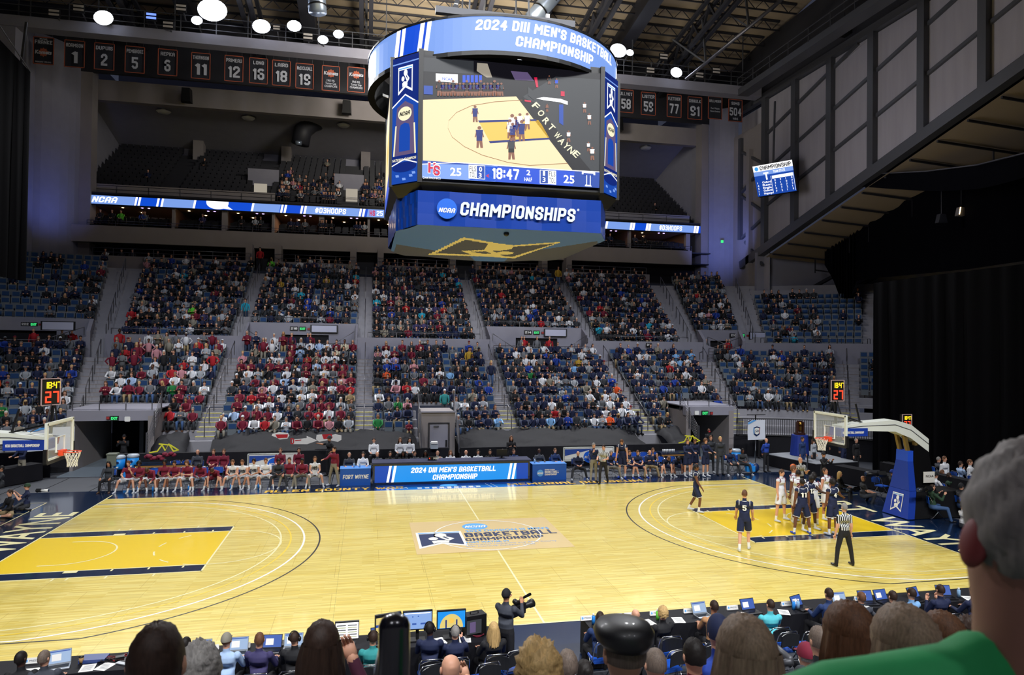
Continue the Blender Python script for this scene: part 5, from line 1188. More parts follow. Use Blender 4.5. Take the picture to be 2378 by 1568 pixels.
for s in (-1, 1):
    side = 'right' if s > 0 else 'left'
    g = thing('basketball_goal', (s*16.9, 0, 0), f'portable basketball goal at the {side} end with white arm, glass backboard and blue padding', 'basketball goal', 'basketball goals at the two ends')
    X = lambda x: s*x
    m = MB(); m.hexa([(X(16.25), -0.62, 0.02), (X(18.7), -0.62, 0.02), (X(18.7), 0.62, 0.02), (X(16.25), 0.62, 0.02), (X(16.5), -0.5, 1.0), (X(18.6), -0.5, 1.0), (X(18.6), 0.5, 1.0), (X(16.5), 0.5, 1.0)] if s > 0 else [(X(18.7), -0.62, 0.02), (X(16.25), -0.62, 0.02), (X(16.25), 0.62, 0.02), (X(18.7), 0.62, 0.02), (X(18.6), -0.5, 1.0), (X(16.5), -0.5, 1.0), (X(16.5), 0.5, 1.0), (X(18.6), 0.5, 1.0)], M_BLACK); m.build('base_unit', g)
    m = MB()
    def wedge(m, x0, x1, y, z0, z1, x2, x3, y2, mt):
        p = [(X(x0), -y, z0), (X(x1), -y, z0), (X(x1), y, z0), (X(x0), y, z0), (X(x2), -y2, z1), (X(x3), -y2, z1), (X(x3), y2, z1), (X(x2), y2, z1)]; m.hexa(p, mt)
    wedge(m, 15.95, 16.25, 0.66, 0.03, 1.05, 16.15, 16.45, 0.52, M_PADB); m.build('base_pad', g, label='lower royal blue pad with the white hoop emblem')
    m = MB(); wedge(m, 16.15, 16.45, 0.50, 1.06, 2.15, 16.25, 16.5, 0.30, M_PADB); wedge(m, 16.25, 16.5, 0.30, 2.15, 2.55, 16.27, 16.5, 0.30, mat('bright_blue_padding', '#2450c8', 0.45)); m.build('mast_pad', g)
    m = MB(); P0 = lambda x, y, l: Vector((X(15.95+0.2*(y*0.7+0.15)-0.01-0.003*l), (-1 if s > 0 else 1)*(x-0.5)*0.62, 0.18+0.72*y)); hoop_emblem(m, P0, M_WLINE, M_PADB, LB, 0); m.build('pad_emblem', g)
    m = MB(); wedge(m, 16.5, 17.5, 0.36, 0.95, 2.75, 16.55, 17.15, 0.28, M_BLACKM); m.build('side_cover', g)
    m = MB()
    for yy in (-0.2, 0.2): m.bar((X(16.35), yy, 2.5), (X(16.15), yy, 3.3), 0.12, M_BRZ); m.bar((X(16.7), yy, 2.5), (X(16.6), yy, 3.25), 0.12, M_BRZ)
    m.tube([(X(16.5), 0, 2.4), (X(16.3), 0, 3.2)], 0.07, M_CHROME, 8); m.build('lift_strut', g)
    m = MB()
    AR = [(13.4, 3.42, 0.12), (14.3, 3.50, 0.15), (15.7, 3.52, 0.22), (16.4, 3.3, 0.26), (17.2, 2.75, 0.25)]
    for (xa, za, ha), (xb, zb_, hb) in zip(AR[:-1], AR[1:]): m.hexa([(X(xa), -0.3, za-ha), (X(xb), -0.3, zb_-hb), (X(xb), 0.3, zb_-hb), (X(xa), 0.3, za-ha), (X(xa), -0.3, za+ha), (X(xb), -0.3, zb_+hb), (X(xb), 0.3, zb_+hb), (X(xa), 0.3, za+ha)], M_ARM)
    m.build('main_arm', g)
    m = MB()
    for yy in (-0.305, 0.305):
        for (xa, za, ha), (xb, zb_, hb) in zip(AR[:-1], AR[1:]): m.bar((X(xa), yy, za+ha*.2), (X(xb), yy, zb_+hb*.2), 0.02, M_STEEL)
    m.build('arm_seam', g)
    m = MB(); m.box((X(13.9), 0, 3.3), (1.15, 0.66, 0.30), M_PADB)
    m.text('NCAA BASKETBALL CHAMPIONSHIP', (X(13.9)-0.5, -0.335, 3.25), (1, 0, 0), (0, 0, 1), 0.09, M_WLINE, width=0.9, bold=0.03); m.build('arm_pad', g)
    xb = 13.1
    m = MB(); m.box((X(xb), 0, 3.43), (0.02, 1.78, 1.02), M_GLASS); m.build('backboard_glass', g)
    m = MB()
    for y0, z0, y1, z1 in ((-.915, 2.9, .915, 2.9), (-.915, 3.97, .915, 3.97), (-.895, 2.88, -.895, 3.99), (.895, 2.88, .895, 3.99)): m.bar((X(xb), y0, z0), (X(xb), y1, z1), 0.075, M_ARM)
    m.build('backboard_frame', g)
    m = MB()
    for y0, z0, y1, z1 in ((-.305, 3.07, .305, 3.07), (-.305, 3.52, .305, 3.52), (-.28, 3.07, -.28, 3.52), (.28, 3.07, .28, 3.52)): m.bar((X(xb-0.014), y0, z0), (X(xb-0.014), y1, z1), 0.05, M_WLINE, 0.01)
    for y0, z0, y1, z1 in ((-.87, 2.95, .87, 2.95), (-.87, 3.92, .87, 3.92), (-.85, 2.95, -.85, 3.92), (.85, 2.95, .85, 3.92)): m.bar((X(xb-0.012), y0, z0), (X(xb-0.012), y1, z1), 0.045, M_WLINE, 0.01)
    m.build('target_square', g)
    m = MB(); m.bar((X(xb), -0.95, 2.85), (X(xb), 0.95, 2.85), 0.1, M_BLACK, 0.1)
    for yy in (-0.95, 0.95): m.bar((X(xb), yy, 2.83), (X(xb), yy, 3.25), 0.09, M_BLACK)
    m.build('edge_padding', g)
    m = MB(); pts = [(X(12.75)+0.228*math.cos(t*PI/16), 0.228*math.sin(t*PI/16), 3.05) for t in range(33)]; m.tube(pts, 0.014, M_ORG, 6, cap=False); m.box((X(13.02), 0, 3.03), (0.14, 0.3, 0.16), M_ORG); m.bar((X(12.95), -0.12, 3.04), (X(13.05), -0.12, 3.04), 0.03, M_ORG); m.bar((X(12.95), 0.12, 3.04), (X(13.05), 0.12, 3.04), 0.03, M_ORG); m.build('rim', g)
    m = MB()
    def np_(k, r): t = 2*PI*k/12; a = (0.222, 0.19, 0.15, 0.13, 0.135)[r]; return (X(12.75)+a*math.cos(t+r*PI/12), a*math.sin(t+r*PI/12), 3.04-0.11*r)
    for r in range(4):
        for k in range(12): m.bar(np_(k, r), np_(k, r+1), 0.012, M_NET); m.bar(np_(k, r), np_((k-1) % 12, r+1), 0.012, M_NET)
    m.build('net', g, kind='stuff')
    m = MB(); m.bar((X(13.35), 0, 3.6), (X(13.3), 0, 4.5), 0.07, M_BLACK)
    for yy in (-0.12, 0.12): m.bar((X(13.32), yy*3, 3.9), (X(13.3), yy, 4.5), 0.035, M_BLACK)
    m.bar((X(13.3), 0, 4.0), (X(13.9), 0, 3.65), 0.04, M_CHROME); m.bar((X(13.15), -0.6, 3.95), (X(14.4), -0.1, 3.65), 0.05, M_BLACK); m.bar((X(13.15), 0.6, 3.95), (X(14.4), 0.1, 3.65), 0.05, M_BLACK); m.bar((X(14.4), 0, 3.6), (X(14.2), 0, 4.35), 0.05, M_BLACK); m.build('clock_mast', g)
    rotv = Vector((-s*0.35, -1, 0)).normalized()
    clock(g, (X(13.32), -0.12, 4.86), (1, 0, 0) if s > 0 else (0.62, 0.78, 0), 0.55, 0.78, (0, -1, 0) if s > 0 else (0.78, -0.62, 0))
    if s > 0: m = MB(); m.box((17.1, -0.42, 1.55), (0.5, 0.02, 0.42), mat('paper_notice', '#d8d5cd', 0.7)); m.text('NCAA', (16.95, -0.435, 1.55), (1, 0, 0), (0, 0, 1), 0.09, M_BLACK); m.build('notice_panel', g, label='small grey notice panel')
t = thing('shot_clock', (17.3, 2.4, 0), 'second small red and amber shot clock on a stand behind the right goal', 'clock')
p = at(2106, 979, 2.4); m = MB(); m.bar((p.x, 2.52, 0), (p.x, 2.52, p.z), 0.06, M_BLACK); m.box((p.x, 2.52, 0.03), (0.6, 0.6, 0.06), M_BLACK); m.bar((p.x-0.35, 2.5, p.z-0.32), (p.x, 2.5, p.z-0.32), 0.05, M_RAIL); m.build('stand', t)
clock(t, (p.x, 2.4, p.z), (1, 0, 0), 0.46, 0.6, (0, -1, 0))
# ================================================================ SCORERS' TABLE
t = thing('led_scorers_table', (-0.1, 9.1, 0), "long scorers' table fronted by a bright blue LED board reading 2024 DIII MEN'S BASKETBALL CHAMPIONSHIP", 'table')
x0, x1, yf = -3.75, 3.55, 8.85
m = MB(); m.box(((x0+x1)/2, yf+0.45, 0.5), (x1-x0, 0.9, 1.0), M_NAVYP); m.box(((x0+x1)/2, yf+0.35, 1.01), (x1-x0+0.1, 1.0, 0.06), mat('navy_laminate', '#1a2348', 0.5)); m.build('cabinet', t)
m = MB(); Yf = yf-0.012
def lq(a, b, mt, l=0, z0=0.12, z1=0.87, sl=0.0): m.poly([(a, Yf-0.003*l, z0), (b, Yf-0.003*l, z0), (b+sl, Yf-0.003*l, z1), (a+sl, Yf-0.003*l, z1)], mt)
lq(x0+0.08, x1-0.08, E_SKY); lq(x0+0.08, -2.9, E_DB, 1); lq(2.9, x1-0.08, E_DB, 1)
for a in (-3.15, -2.93, 2.47, 2.67): lq(a, a+0.11, E_W, 2, sl=0.13)
m.text("2024 DIII MEN'S BASKETBALL", (-2.05, Yf-0.01, 0.53), (1, 0, 0), (0, 0, 1), 0.24, E_W, width=3.95, bold=0.05, shear=0.15); m.text('CHAMPIONSHIP', (-1.05, Yf-0.01, 0.19), (1, 0, 0), (0, 0, 1), 0.24, E_W, width=2.1, bold=0.05, shear=0.15)
m.build('led_face', t)
m = MB(); m.box((-1.05, yf+0.25, 1.13), (0.42, 0.06, 0.16), M_BLACK); m.text('POSS', (-1.0, yf+0.215, 1.09), (1, 0, 0), (0, 0, 1), 0.09, M_WLINE, bold=0.05); m.text('<', (-1.2, yf+0.215, 1.09), (1, 0, 0), (0, 0, 1), 0.1, E_REDD, bold=0.08); m.build('possession_arrow', t)
M_TC = mat('blue_printed_tablecloth', '#1157b8', 0.55, noise=0.12, scale=2)
for i, (a, b, label) in enumerate(((-5.2, -3.85, 'side table with blue cloth reading FORT WAYNE left of the LED board'), (3.72, 5.4, 'side table with blue cloth reading BASKETBALL CHAMPIONSHIP right of the LED board'))):
    t = thing('side_table', ((a+b)/2, 9.3, 0), label, 'table', 'blue clothed side tables')
    m = MB(); m.box(((a+b)/2, 9.35, 0.38), (b-a, 0.75, 0.76), M_TC); m.box(((a+b)/2, 9.35, 0.765), (b-a+0.03, 0.78, 0.012), mat('light_blue_cloth_top', '#3f86d8', 0.6)); m.build('tablecloth', t)
    m = MB(); y = 8.965
    if i == 0: m.text('FORT WAYNE', ((a+b)/2+0.02, y, 0.3), (1, 0, 0), (0, 0, 1), 0.19, M_WLINE, width=1.15, align='C', bold=0.04, shear=0.1)
    else:
        m.disc((a+0.38, y, 0.34), (0.16, 0, 0), (0, 0, 0.16), LB); m.text('NCAA', (a+0.38, y-0.004, 0.29), (1, 0, 0), (0, 0, 1), 0.09, M_WLINE, width=0.28, align='C', bold=0.04, shear=0.2)
        for tx, z, h, w in (("DIVISION III MEN'S", 0.47, 0.05, 0.5), ('BASKETBALL', 0.33, 0.12, 0.7), ('CHAMPIONSHIP', 0.22, 0.09, 0.6)): m.text(tx, (a+0.6, y, z), (1, 0, 0), (0, 0, 1), h, M_WLINE, width=w, bold=0.03)
    m.build('cloth_print', t)
# big monitors/boards behind the benches
for i, (u0, v0, u1, v1, Y, lab) in enumerate(((576, 1055, 697, 1120, 11.6, 'wide logo board on white frame behind the maroon bench'), (1309, 1040, 1400, 1080, 11.6, 'wide logo board on white frame behind the navy bench'))):
    a, b = at(u0, v0, Y), at(u1, v0, Y); z1, z0 = a.z, 0.45; w = b.x-a.x+(0.6 if i else 0); t = thing('logo_board', (a.x+w/2, Y, 0), lab, 'board', 'logo boards behind the benches')
    m = MB(); m.box((a.x+w/2, Y, (z0+z1)/2), (w-0.1, 0.04, z1-z0-0.1), M_WLINE); m.build('panel', t); m = MB()
    for p, q in (((a.x, Y, z0), (a.x, Y, z1)), ((a.x+w, Y, z0), (a.x+w, Y, z1)), ((a.x, Y, z1), (a.x+w, Y, z1)), ((a.x, Y, z0), (a.x+w, Y, z0)), ((a.x, Y, z0), (a.x, Y-0.3, 0)), ((a.x+w, Y, z0), (a.x+w, Y-0.3, 0)), ((a.x, Y, z0), (a.x, Y+0.3, 0)), ((a.x+w, Y, z0), (a.x+w, Y+0.3, 0))): m.bar(p, q, 0.045, M_ARM)
    m.build('frame', t); m = MB(); y = Y-0.03; zt = z1-0.08; m.poly([(a.x+.06, y, zt), (a.x+.06, y, zt-.35), (a.x+w*0.62, y, zt)], mat('board_print_blue', '#2a4fa5', 0.5)); m.disc((a.x+w*0.5, y-0.004, zt-0.42), (0.3, 0, 0), (0, 0, 0.3), VB); m.text('NCAA', (a.x+w*.5, y-.01, zt-.5), (1, 0, 0), (0, 0, 1), 0.14, M_WLINE, width=.5, align='C', bold=.04, shear=.2)
    m.build('print', t)
# folding chairs
def make_chair(name='folding_chair', back=M_BLUEPL, seatm=M_BLUEPL, label='', group=None):
    t = thing(name, (0, 0, 0), label, 'chair', group, local=True)      # faces -y
    m = MB(); m.hexa([(-.21, -.22, .44), (.21, -.22, .44), (.2, .18, .42), (-.2, .18, .42), (-.2, -.21, .475), (.2, -.21, .475), (.19, .17, .455), (-.19, .17, .455)], seatm); m.build('seat', t)
    m = MB()
    for k in range(6):
        a, b = -0.2+0.4*k/6, -0.2+0.4*(k+1)/6; f = lambda x: 0.27-0.05*(x/0.2)**2*-1+0.0
        za = 0.83+0.03*(1-(a/.2)**2); zb_ = 0.83+0.03*(1-(b/.2)**2)
        m.hexa([(a, f(a), .60), (b, f(b), .60), (b, f(b)+.025, .60), (a, f(a)+.025, .60), (a, f(a)+.02, za), (b, f(b)+.02, zb_), (b, f(b)+.045, zb_), (a, f(a)+.045, za)], back)
    m.build('backrest', t)
    for s in (-1, 1):
        m = MB(); m.tube([(s*.22, -.26, 0), (s*.22, .12, .46), (s*.215, .28, .82), (s*.17, .31, .885)], .011, M_CHROME, 6); m.build('front_leg', t)
        m = MB(); m.tube([(s*.2, .28, 0), (s*.2, -.12, .44)], .011, M_CHROME, 6); m.build('rear_leg', t)
    m = MB(); m.tube([(-.17, .31, .885), (.17, .31, .885)], .011, M_CHROME, 6); m.bar((-.2, .2, .12), (.2, .2, .12), .018, M_CHROME); m.bar((-.2, -.19, .1), (.2, -.19, .1), .018, M_CHROME); m.bar((-.2, .25, .06), (.2, .25, .06), .018, M_CHROME); m.build('stretcher', t)
    return t
_ch = {}
_cn = {}
def chair(x, y, rz, kind, label, group, z=0.0):
    lb0 = label; label = label+', '+ORD[_cn.get(lb0, 0)]+' from left' if group else label
    _cn[lb0] = _cn.get(lb0, 0)+1
    if kind not in _ch:
        k = {'blue': (M_BLUEPL, M_BLUEPL), 'black': (mat('black_vinyl_back', '#1b1c20', 0.35), M_BLUEPL), 'bench': (M_BLUEPL, M_BLACK)}[kind]
        c = make_chair('folding_chair', k[0], k[1], label, group); _ch[kind] = c; c.location = (x, y, z); c.rotation_euler = (0, 0, rz); c['label'] = label; return c
    return dup(_ch[kind], (x, y, z), rz, label, group)
# ================================================================ TABLES IN THE CORNERS AND NEAR SIDE
def cloth_table(name, a, b, wd, h, label, cloth=M_DRAPE, z0=0.0):
    """long clothed table from a to b (front edge), wd deep to the left of a->b"""
    a, b = Vector((a[0], a[1], 0)), Vector((b[0], b[1], 0)); d = (b-a).normalized(); n = Vector((-d.y, d.x, 0)); t = thing(name, tuple(a.lerp(b, .5)+Vector((0, 0, z0))), label, 'table'); L = (b-a).length; N = max(2, int(L/0.18)); m = MB()
    for off, sg in ((0, -1), (wd, 1)):
        vs = []
        for i in range(N+1):
            p = a+d*(L*i/N)+n*off; w = n*sg*(0.02+0.018*math.sin(i*1.3)+0.012*math.sin(i*2.9)); vs += [p+w+Vector((0, 0, z0+0.02)), p+Vector((0, 0, z0+h))]
        m.add(vs, [(2*i, 2*i+2, 2*i+3, 2*i+1) for i in range(N)], cloth, True)
    for p in (a, b): m.poly([p+Vector((0, 0, z0+.02)), p+n*wd+Vector((0, 0, z0+.02)), p+n*wd+Vector((0, 0, z0+h)), p+Vector((0, 0, z0+h))], cloth)
    m.build('tablecloth', t); m = MB(); m.hexa([a+Vector((0, 0, z0+h-.02)), b+Vector((0, 0, z0+h-.02)), b+n*wd+Vector((0, 0, z0+h-.02)), a+n*wd+Vector((0, 0, z0+h-.02)), a+Vector((0, 0, z0+h+.005)), b+Vector((0, 0, z0+h+.005)), b+n*wd+Vector((0, 0, z0+h+.005)), a+n*wd+Vector((0, 0, z0+h+.005))], cloth); m.build('top', t); return t
NT1 = cloth_table('press_table', (-17.5, -9.45-0.72), (-1.35, -9.45-0.72), 0.72, 0.76, 'long black clothed press table at the near sideline, left of the camera operator')
NT2 = cloth_table('press_table', (0.35, -9.3-0.72), (14.5, -9.2-0.72), 0.72, 0.76, 'long black clothed press table at the near sideline, right of the camera operator')
cloth_table('media_table', (20.1, 1.5), (19.0, 6.9), 0.7, 0.76, 'lower black media table behind the right goal')
cloth_table('media_table', (20.95, -5), (20.75, 1.0), 0.6, 0.76, 'black media table by the right curtain nearest the camera')
m = MB(); m.box((20.6, 2.6, 0.2), (1.5, 9.0, 0.4), M_DRAPE); m.build('media_riser', label='low black riser along the right curtain carrying the rear media row', cat='riser')
cloth_table('media_table', (20.35, -1.8), (20.1, 5.2), 0.5, 0.75, 'upper black media table on the riser along the right curtain', z0=0.4)
cloth_table('media_table', (-20.9, 8.2), (-18.6, 12.4), 0.75, 0.76, 'black media table at the left edge behind the photographers')
curtain('low_black_drape', [(-18.5, 12.95), (-21.5, 13.0)], 0.0, 1.15, 'black drape left of the left floor tunnel', 0.05)
# stage with trophy
m = MB(); st_ = thing('award_stage', (19.0, 9.6, 0), 'low black-skirted stage with grey top in the right corner', 'stage')
pts = [(17.55, 11.4), (18.2, 7.95), (20.9, 8.3), (20.9, 12.0)]
m.prism([(x, y, 0.0) for x, y in pts], (0, 0, 0.6), M_DRAPE); m.build('skirt', st_); m = MB(); m.prism([(x, y, 0.6) for x, y in pts], (0, 0, 0.03), mat('grey_stage_top', '#8b8f95', 0.6)); m.build('deck', st_)
m = MB(); p = gnd(1875, 1104); m.bar((p.x, p.y, 0), (p.x, p.y, 1.05), 0.05, M_CHROME); m.box((p.x, p.y, 0.02), (0.3, 0.3, 0.04), M_CHROME); m.build('queue_post', label='slim chrome post in front of the award stage', cat='post')
tt = thing('trophy_table', (19.1, 10.6, 0.63), 'tall round table with royal blue pleated skirt on the award stage', 'table')
m = MB(); vs = []
for k in range(49):
    a = 2*PI*k/48; r = 0.47+0.03*math.sin(k*2.4); vs += [(19.1+r*math.cos(a), 10.6+r*math.sin(a), 0.64), (19.1+0.42*math.cos(a), 10.6+0.42*math.sin(a), 1.75)]
m.add(vs, [(2*i, 2*i+2, 2*i+3, 2*i+1) for i in range(48)], mat('royal_blue_pleats', '#15308a', 0.6), True); m.disc((19.1, 10.6, 1.75), (.42, 0, 0), (0, .42, 0), mat('royal_blue_pleats', '#15308a')); m.build('skirt', tt)
tr = thing('trophy', (19.1, 10.6, 1.755), 'tall wooden trophy with a gold ball on the blue skirted table', 'trophy'); M_WT = mat('dark_walnut', '#3b2016', 0.4)
m = MB(); m.box((19.1, 10.6, 1.81), (.5, .3, .1), M_WT); m.build('plinth', tr); m = MB()
for sx_ in (-.18, .18): m.box((19.1+sx_, 10.6, 2.15), (.07, .14, .6), M_WT)
m.box((19.1, 10.65, 2.2), (.3, .05, .6), M_WT); m.build('column', tr); m = MB(); m.ball((19.1, 10.55, 2.35), .09, mat('gold_metal', '#d0a14a', 0.3, metal=.9)); m.box((19.1, 10.55, 2.1), (.1, .06, .22), mat('gold_metal', '#d0a14a')); m.build('gold_ball', tr)
# hanging crest banners in the corners
def crest_banner(a, b, z0, z1, label, flip=1):
    a, b = Vector(a), Vector(b); t = thing('crest_banner', tuple(a.lerp(b, .5)+Vector((0, 0, z0))), label, 'banner'); X = (b-a).normalized(); N_ = Vector((X.y, -X.x, 0)); w = (b-a).length
    def q(x, z, l=0): return a+X*(x*w)+Vector((0, 0, z0+(z1-z0)*z))+N_*(0.004*l)
    m = MB(); vs = []
    for i in range(9):
        for j in range(7): vs.append(q(i/8, j/6)-N_*(0.008+0.03*math.sin(i*1.1+j*.6)**2))
    m.add(vs, [(i*7+j, (i+1)*7+j, (i+1)*7+j+1, i*7+j+1) for i in range(8) for j in range(6)], mat('white_vinyl', '#dfe4ee', .5), True); m.build('cloth', t)
    m = MB(); m.poly([q(0, .78, 1), q(.5, 1, 1), q(.3, 1, 1), q(0, .87, 1)], LB); m.poly([q(0, .9, 1), q(.22, 1, 1), q(.1, 1, 1), q(0, .95, 1)], NV)
    sh = [(.5, .18), (.66, .28), (.69, .62), (.5, .68), (.31, .62), (.34, .28)]; m.poly([q(x, y, 1) for x, y in sh], NV)
    for P_, mt in (([(.31, .62), (.31, .4), (.34, .28), (.36, .3), (.35, .6)], LB), ([(.69, .62), (.66, .28), (.64, .3), (.65, .6)], M_REDB)): m.poly([q(x, y, 2) for x, y in P_], mt)
    m.poly([q(x, y, 3) for x, y in ((.5, .26), (.62, .33), (.64, .57), (.5, .62), (.36, .57), (.38, .33))], M_WLINE); m.text('50', q(.5, .38, 5), X, (0, 0, 1), (z1-z0)*.14, NV, width=w*.2, align='C', bold=.02); m.build('print', t); return t
p0, p1 = at(1737, 1010, 11.8), at(1780, 1010, 11.8)
t = crest_banner((p0.x, 11.8, 0), (p1.x, 11.9, 0), at(1755, 1022, 11.8).z, at(1755, 976, 11.8).z, 'white crest banner with a 50 shield right of the right tunnel')
m = MB(); m.bar((p0.x+.55, 11.95, 0), (p0.x+.55, 11.95, 2.7), .05, M_CHROME); m.bar((p0.x, 11.93, 2.72), (p1.x, 11.93, 2.72), .04, M_CHROME); m.build('stand', t)
crest_banner((-19.7, 13.4, 0), (-17.9, 14.0, 0), 1.15, 2.25, 'white crest banner with a 50 shield seen behind the left backboard')
# ================================================================ PEOPLE
SKIN = {'l': mat('skin_light', '#d9a184', .55), 'm': mat('skin_tan', '#b77f5e', .55), 'd': mat('skin_brown', '#6e4430', .5), 'k': mat('skin_dark_brown', '#452a20', .5)}
HAIRC = {'br': '#4a3325', 'bk': '#1b1614', 'bl': '#c2a06a', 'gr': '#8b8783', 'lb': '#8a7460', 'db': '#33231b', 'ch': '#66452f', 'wh': '#c9c6c0', 'bg': '#6e6056'}
HAIR = {k: mat('hair_'+k, v, .6, noise=.65, scale=1, bump=.9, spec=.3, stretch=(140, 140, 9)) for k, v in HAIRC.items()}
CL = {'maroon': '#76152f', 'navy': '#141f42', 'white': '#dfe1e6', 'black': '#141419', 'grey': '#6d7076', 'charcoal': '#31343a', 'lgrey': '#a6abb2', 'khaki': '#a08b66', 'blue': '#1c3f9e', 'sky': '#7fb0e0', 'teal': '#2f8f8f', 'aqua': '#56c3cf',
      'green': '#1f7a3c', 'fgreen': '#25402c', 'red': '#b01a25', 'pink': '#c58a93', 'orange': '#e0561f', 'gold': '#b9952f', 'lime': '#68d63c', 'jeans': '#3d5a86', 'djeans': '#223049', 'tan': '#b9875a', 'beige': '#a9aa9a', 'purple': '#3a3560', 'plum': '#57283f', 'lblue': '#a9c3e6', 'cream': '#d8cfb4', 'yellow': '#d5bd35', 'stone': '#8a8578', 'suitb': '#1e3564', 'suitg': '#3b3f49', 'turq': '#22a6c4', 'lav': '#9d93c4'}
CLM = {k: mat('cloth_'+k, v, .8, noise=.18, scale=7, bump=.15) for k, v in CL.items()}
M_REF = bpy.data.materials.new('referee_stripe_cloth'); M_REF.use_nodes = True
_nt = M_REF.node_tree; _tc = _nt.nodes.new('ShaderNodeTexCoord'); _sx = _nt.nodes.new('ShaderNodeSeparateXYZ'); _m1 = _nt.nodes.new('ShaderNodeMath'); _m1.operation = 'MULTIPLY'; _m1.inputs[1].default_value = 2*PI/0.052
_m2 = _nt.nodes.new('ShaderNodeMath'); _m2.operation = 'SINE'; _m3 = _nt.nodes.new('ShaderNodeMath'); _m3.operation = 'GREATER_THAN'; _m3.inputs[1].default_value = 0; _mx = _nt.nodes.new('ShaderNodeMix'); _mx.data_type = 'RGBA'; _mx.inputs[6].default_value = srgb('#17171b'); _mx.inputs[7].default_value = srgb('#dcdedb')
_L = _nt.links.new; _L(_tc.outputs['Object'], _sx.inputs[0]); _L(_sx.outputs[0], _m1.inputs[0]); _L(_m1.outputs[0], _m2.inputs[0]); _L(_m2.outputs[0], _m3.inputs[0]); _L(_m3.outputs[0], _mx.inputs[0]); _L(_mx.outputs[2], _nt.nodes['Principled BSDF'].inputs['Base Color']); _nt.nodes['Principled BSDF'].inputs['Roughness'].default_value = .8
CLM['ref'] = M_REF
def clm(k): return CLM[k]
SHOE = {'w': mat('shoe_white', '#c9ced6', .5), 'b': mat('shoe_black', '#121214', .35), 'n': mat('shoe_brown', '#4e3421', .5), 'u': mat('shoe_blue', '#2347b5', .5)}
M_SOCK = mat('white_sock', '#e8e8e6', .8); M_EYE = mat('eye_dark', '#1a1412', .3); M_LIP = mat('lip', '#8e4d45', .5)
M_JW = clm('white')
V = Vector
ARMS = {'hang': ((.14, .02, -1), (.10, -.22, -1)), 'cross': ((.16, -.18, -1), (-.95, -.5, .12)), 'hips': ((.75, .15, -1), (-.75, -.35, -.5)), 'lap': ((.12, -.40, -1), (-.25, -.95, -.12)), 'knees': ((.15, -.55, -1), (-.1, -.85, -.35)),
        'clasp': ((.2, -.62, -1), (-.55, -.85, -.12)), 'desk': ((.2, -.55, -.8), (-.3, -1, .02)), 'cam': ((.25, -.75, -.65), (-.35, -.55, .8)), 'reach': ((.75, -.35, -.75), (.8, -.45, -.35)), 'out': ((1, 0, -.25), (1, -.2, .1)), 'up': ((.5, -.3, .9), (-.1, -.2, 1)), 'chin': ((.15, -.55, -1), (-.35, -.35, 1)),
        'walk': ((.14, -.35, -1), (.05, -.6, -.8)), 'back': ((.2, .35, -1), (-.5, .3, -.7)), 'phone': ((.12, -.3, -1), (-.35, -.8, .5)), 'fwd': ((.1, -.8, -.5), (0, -1, -.05)), 'bench': ((.35, -.5, -1), (-.2, -.9, -.45)), 'down': ((.1, -.35, -1), (-.1, -.35, -1)), 'face': ((.2, -.7, -.5), (-.4, -.1, 1))}
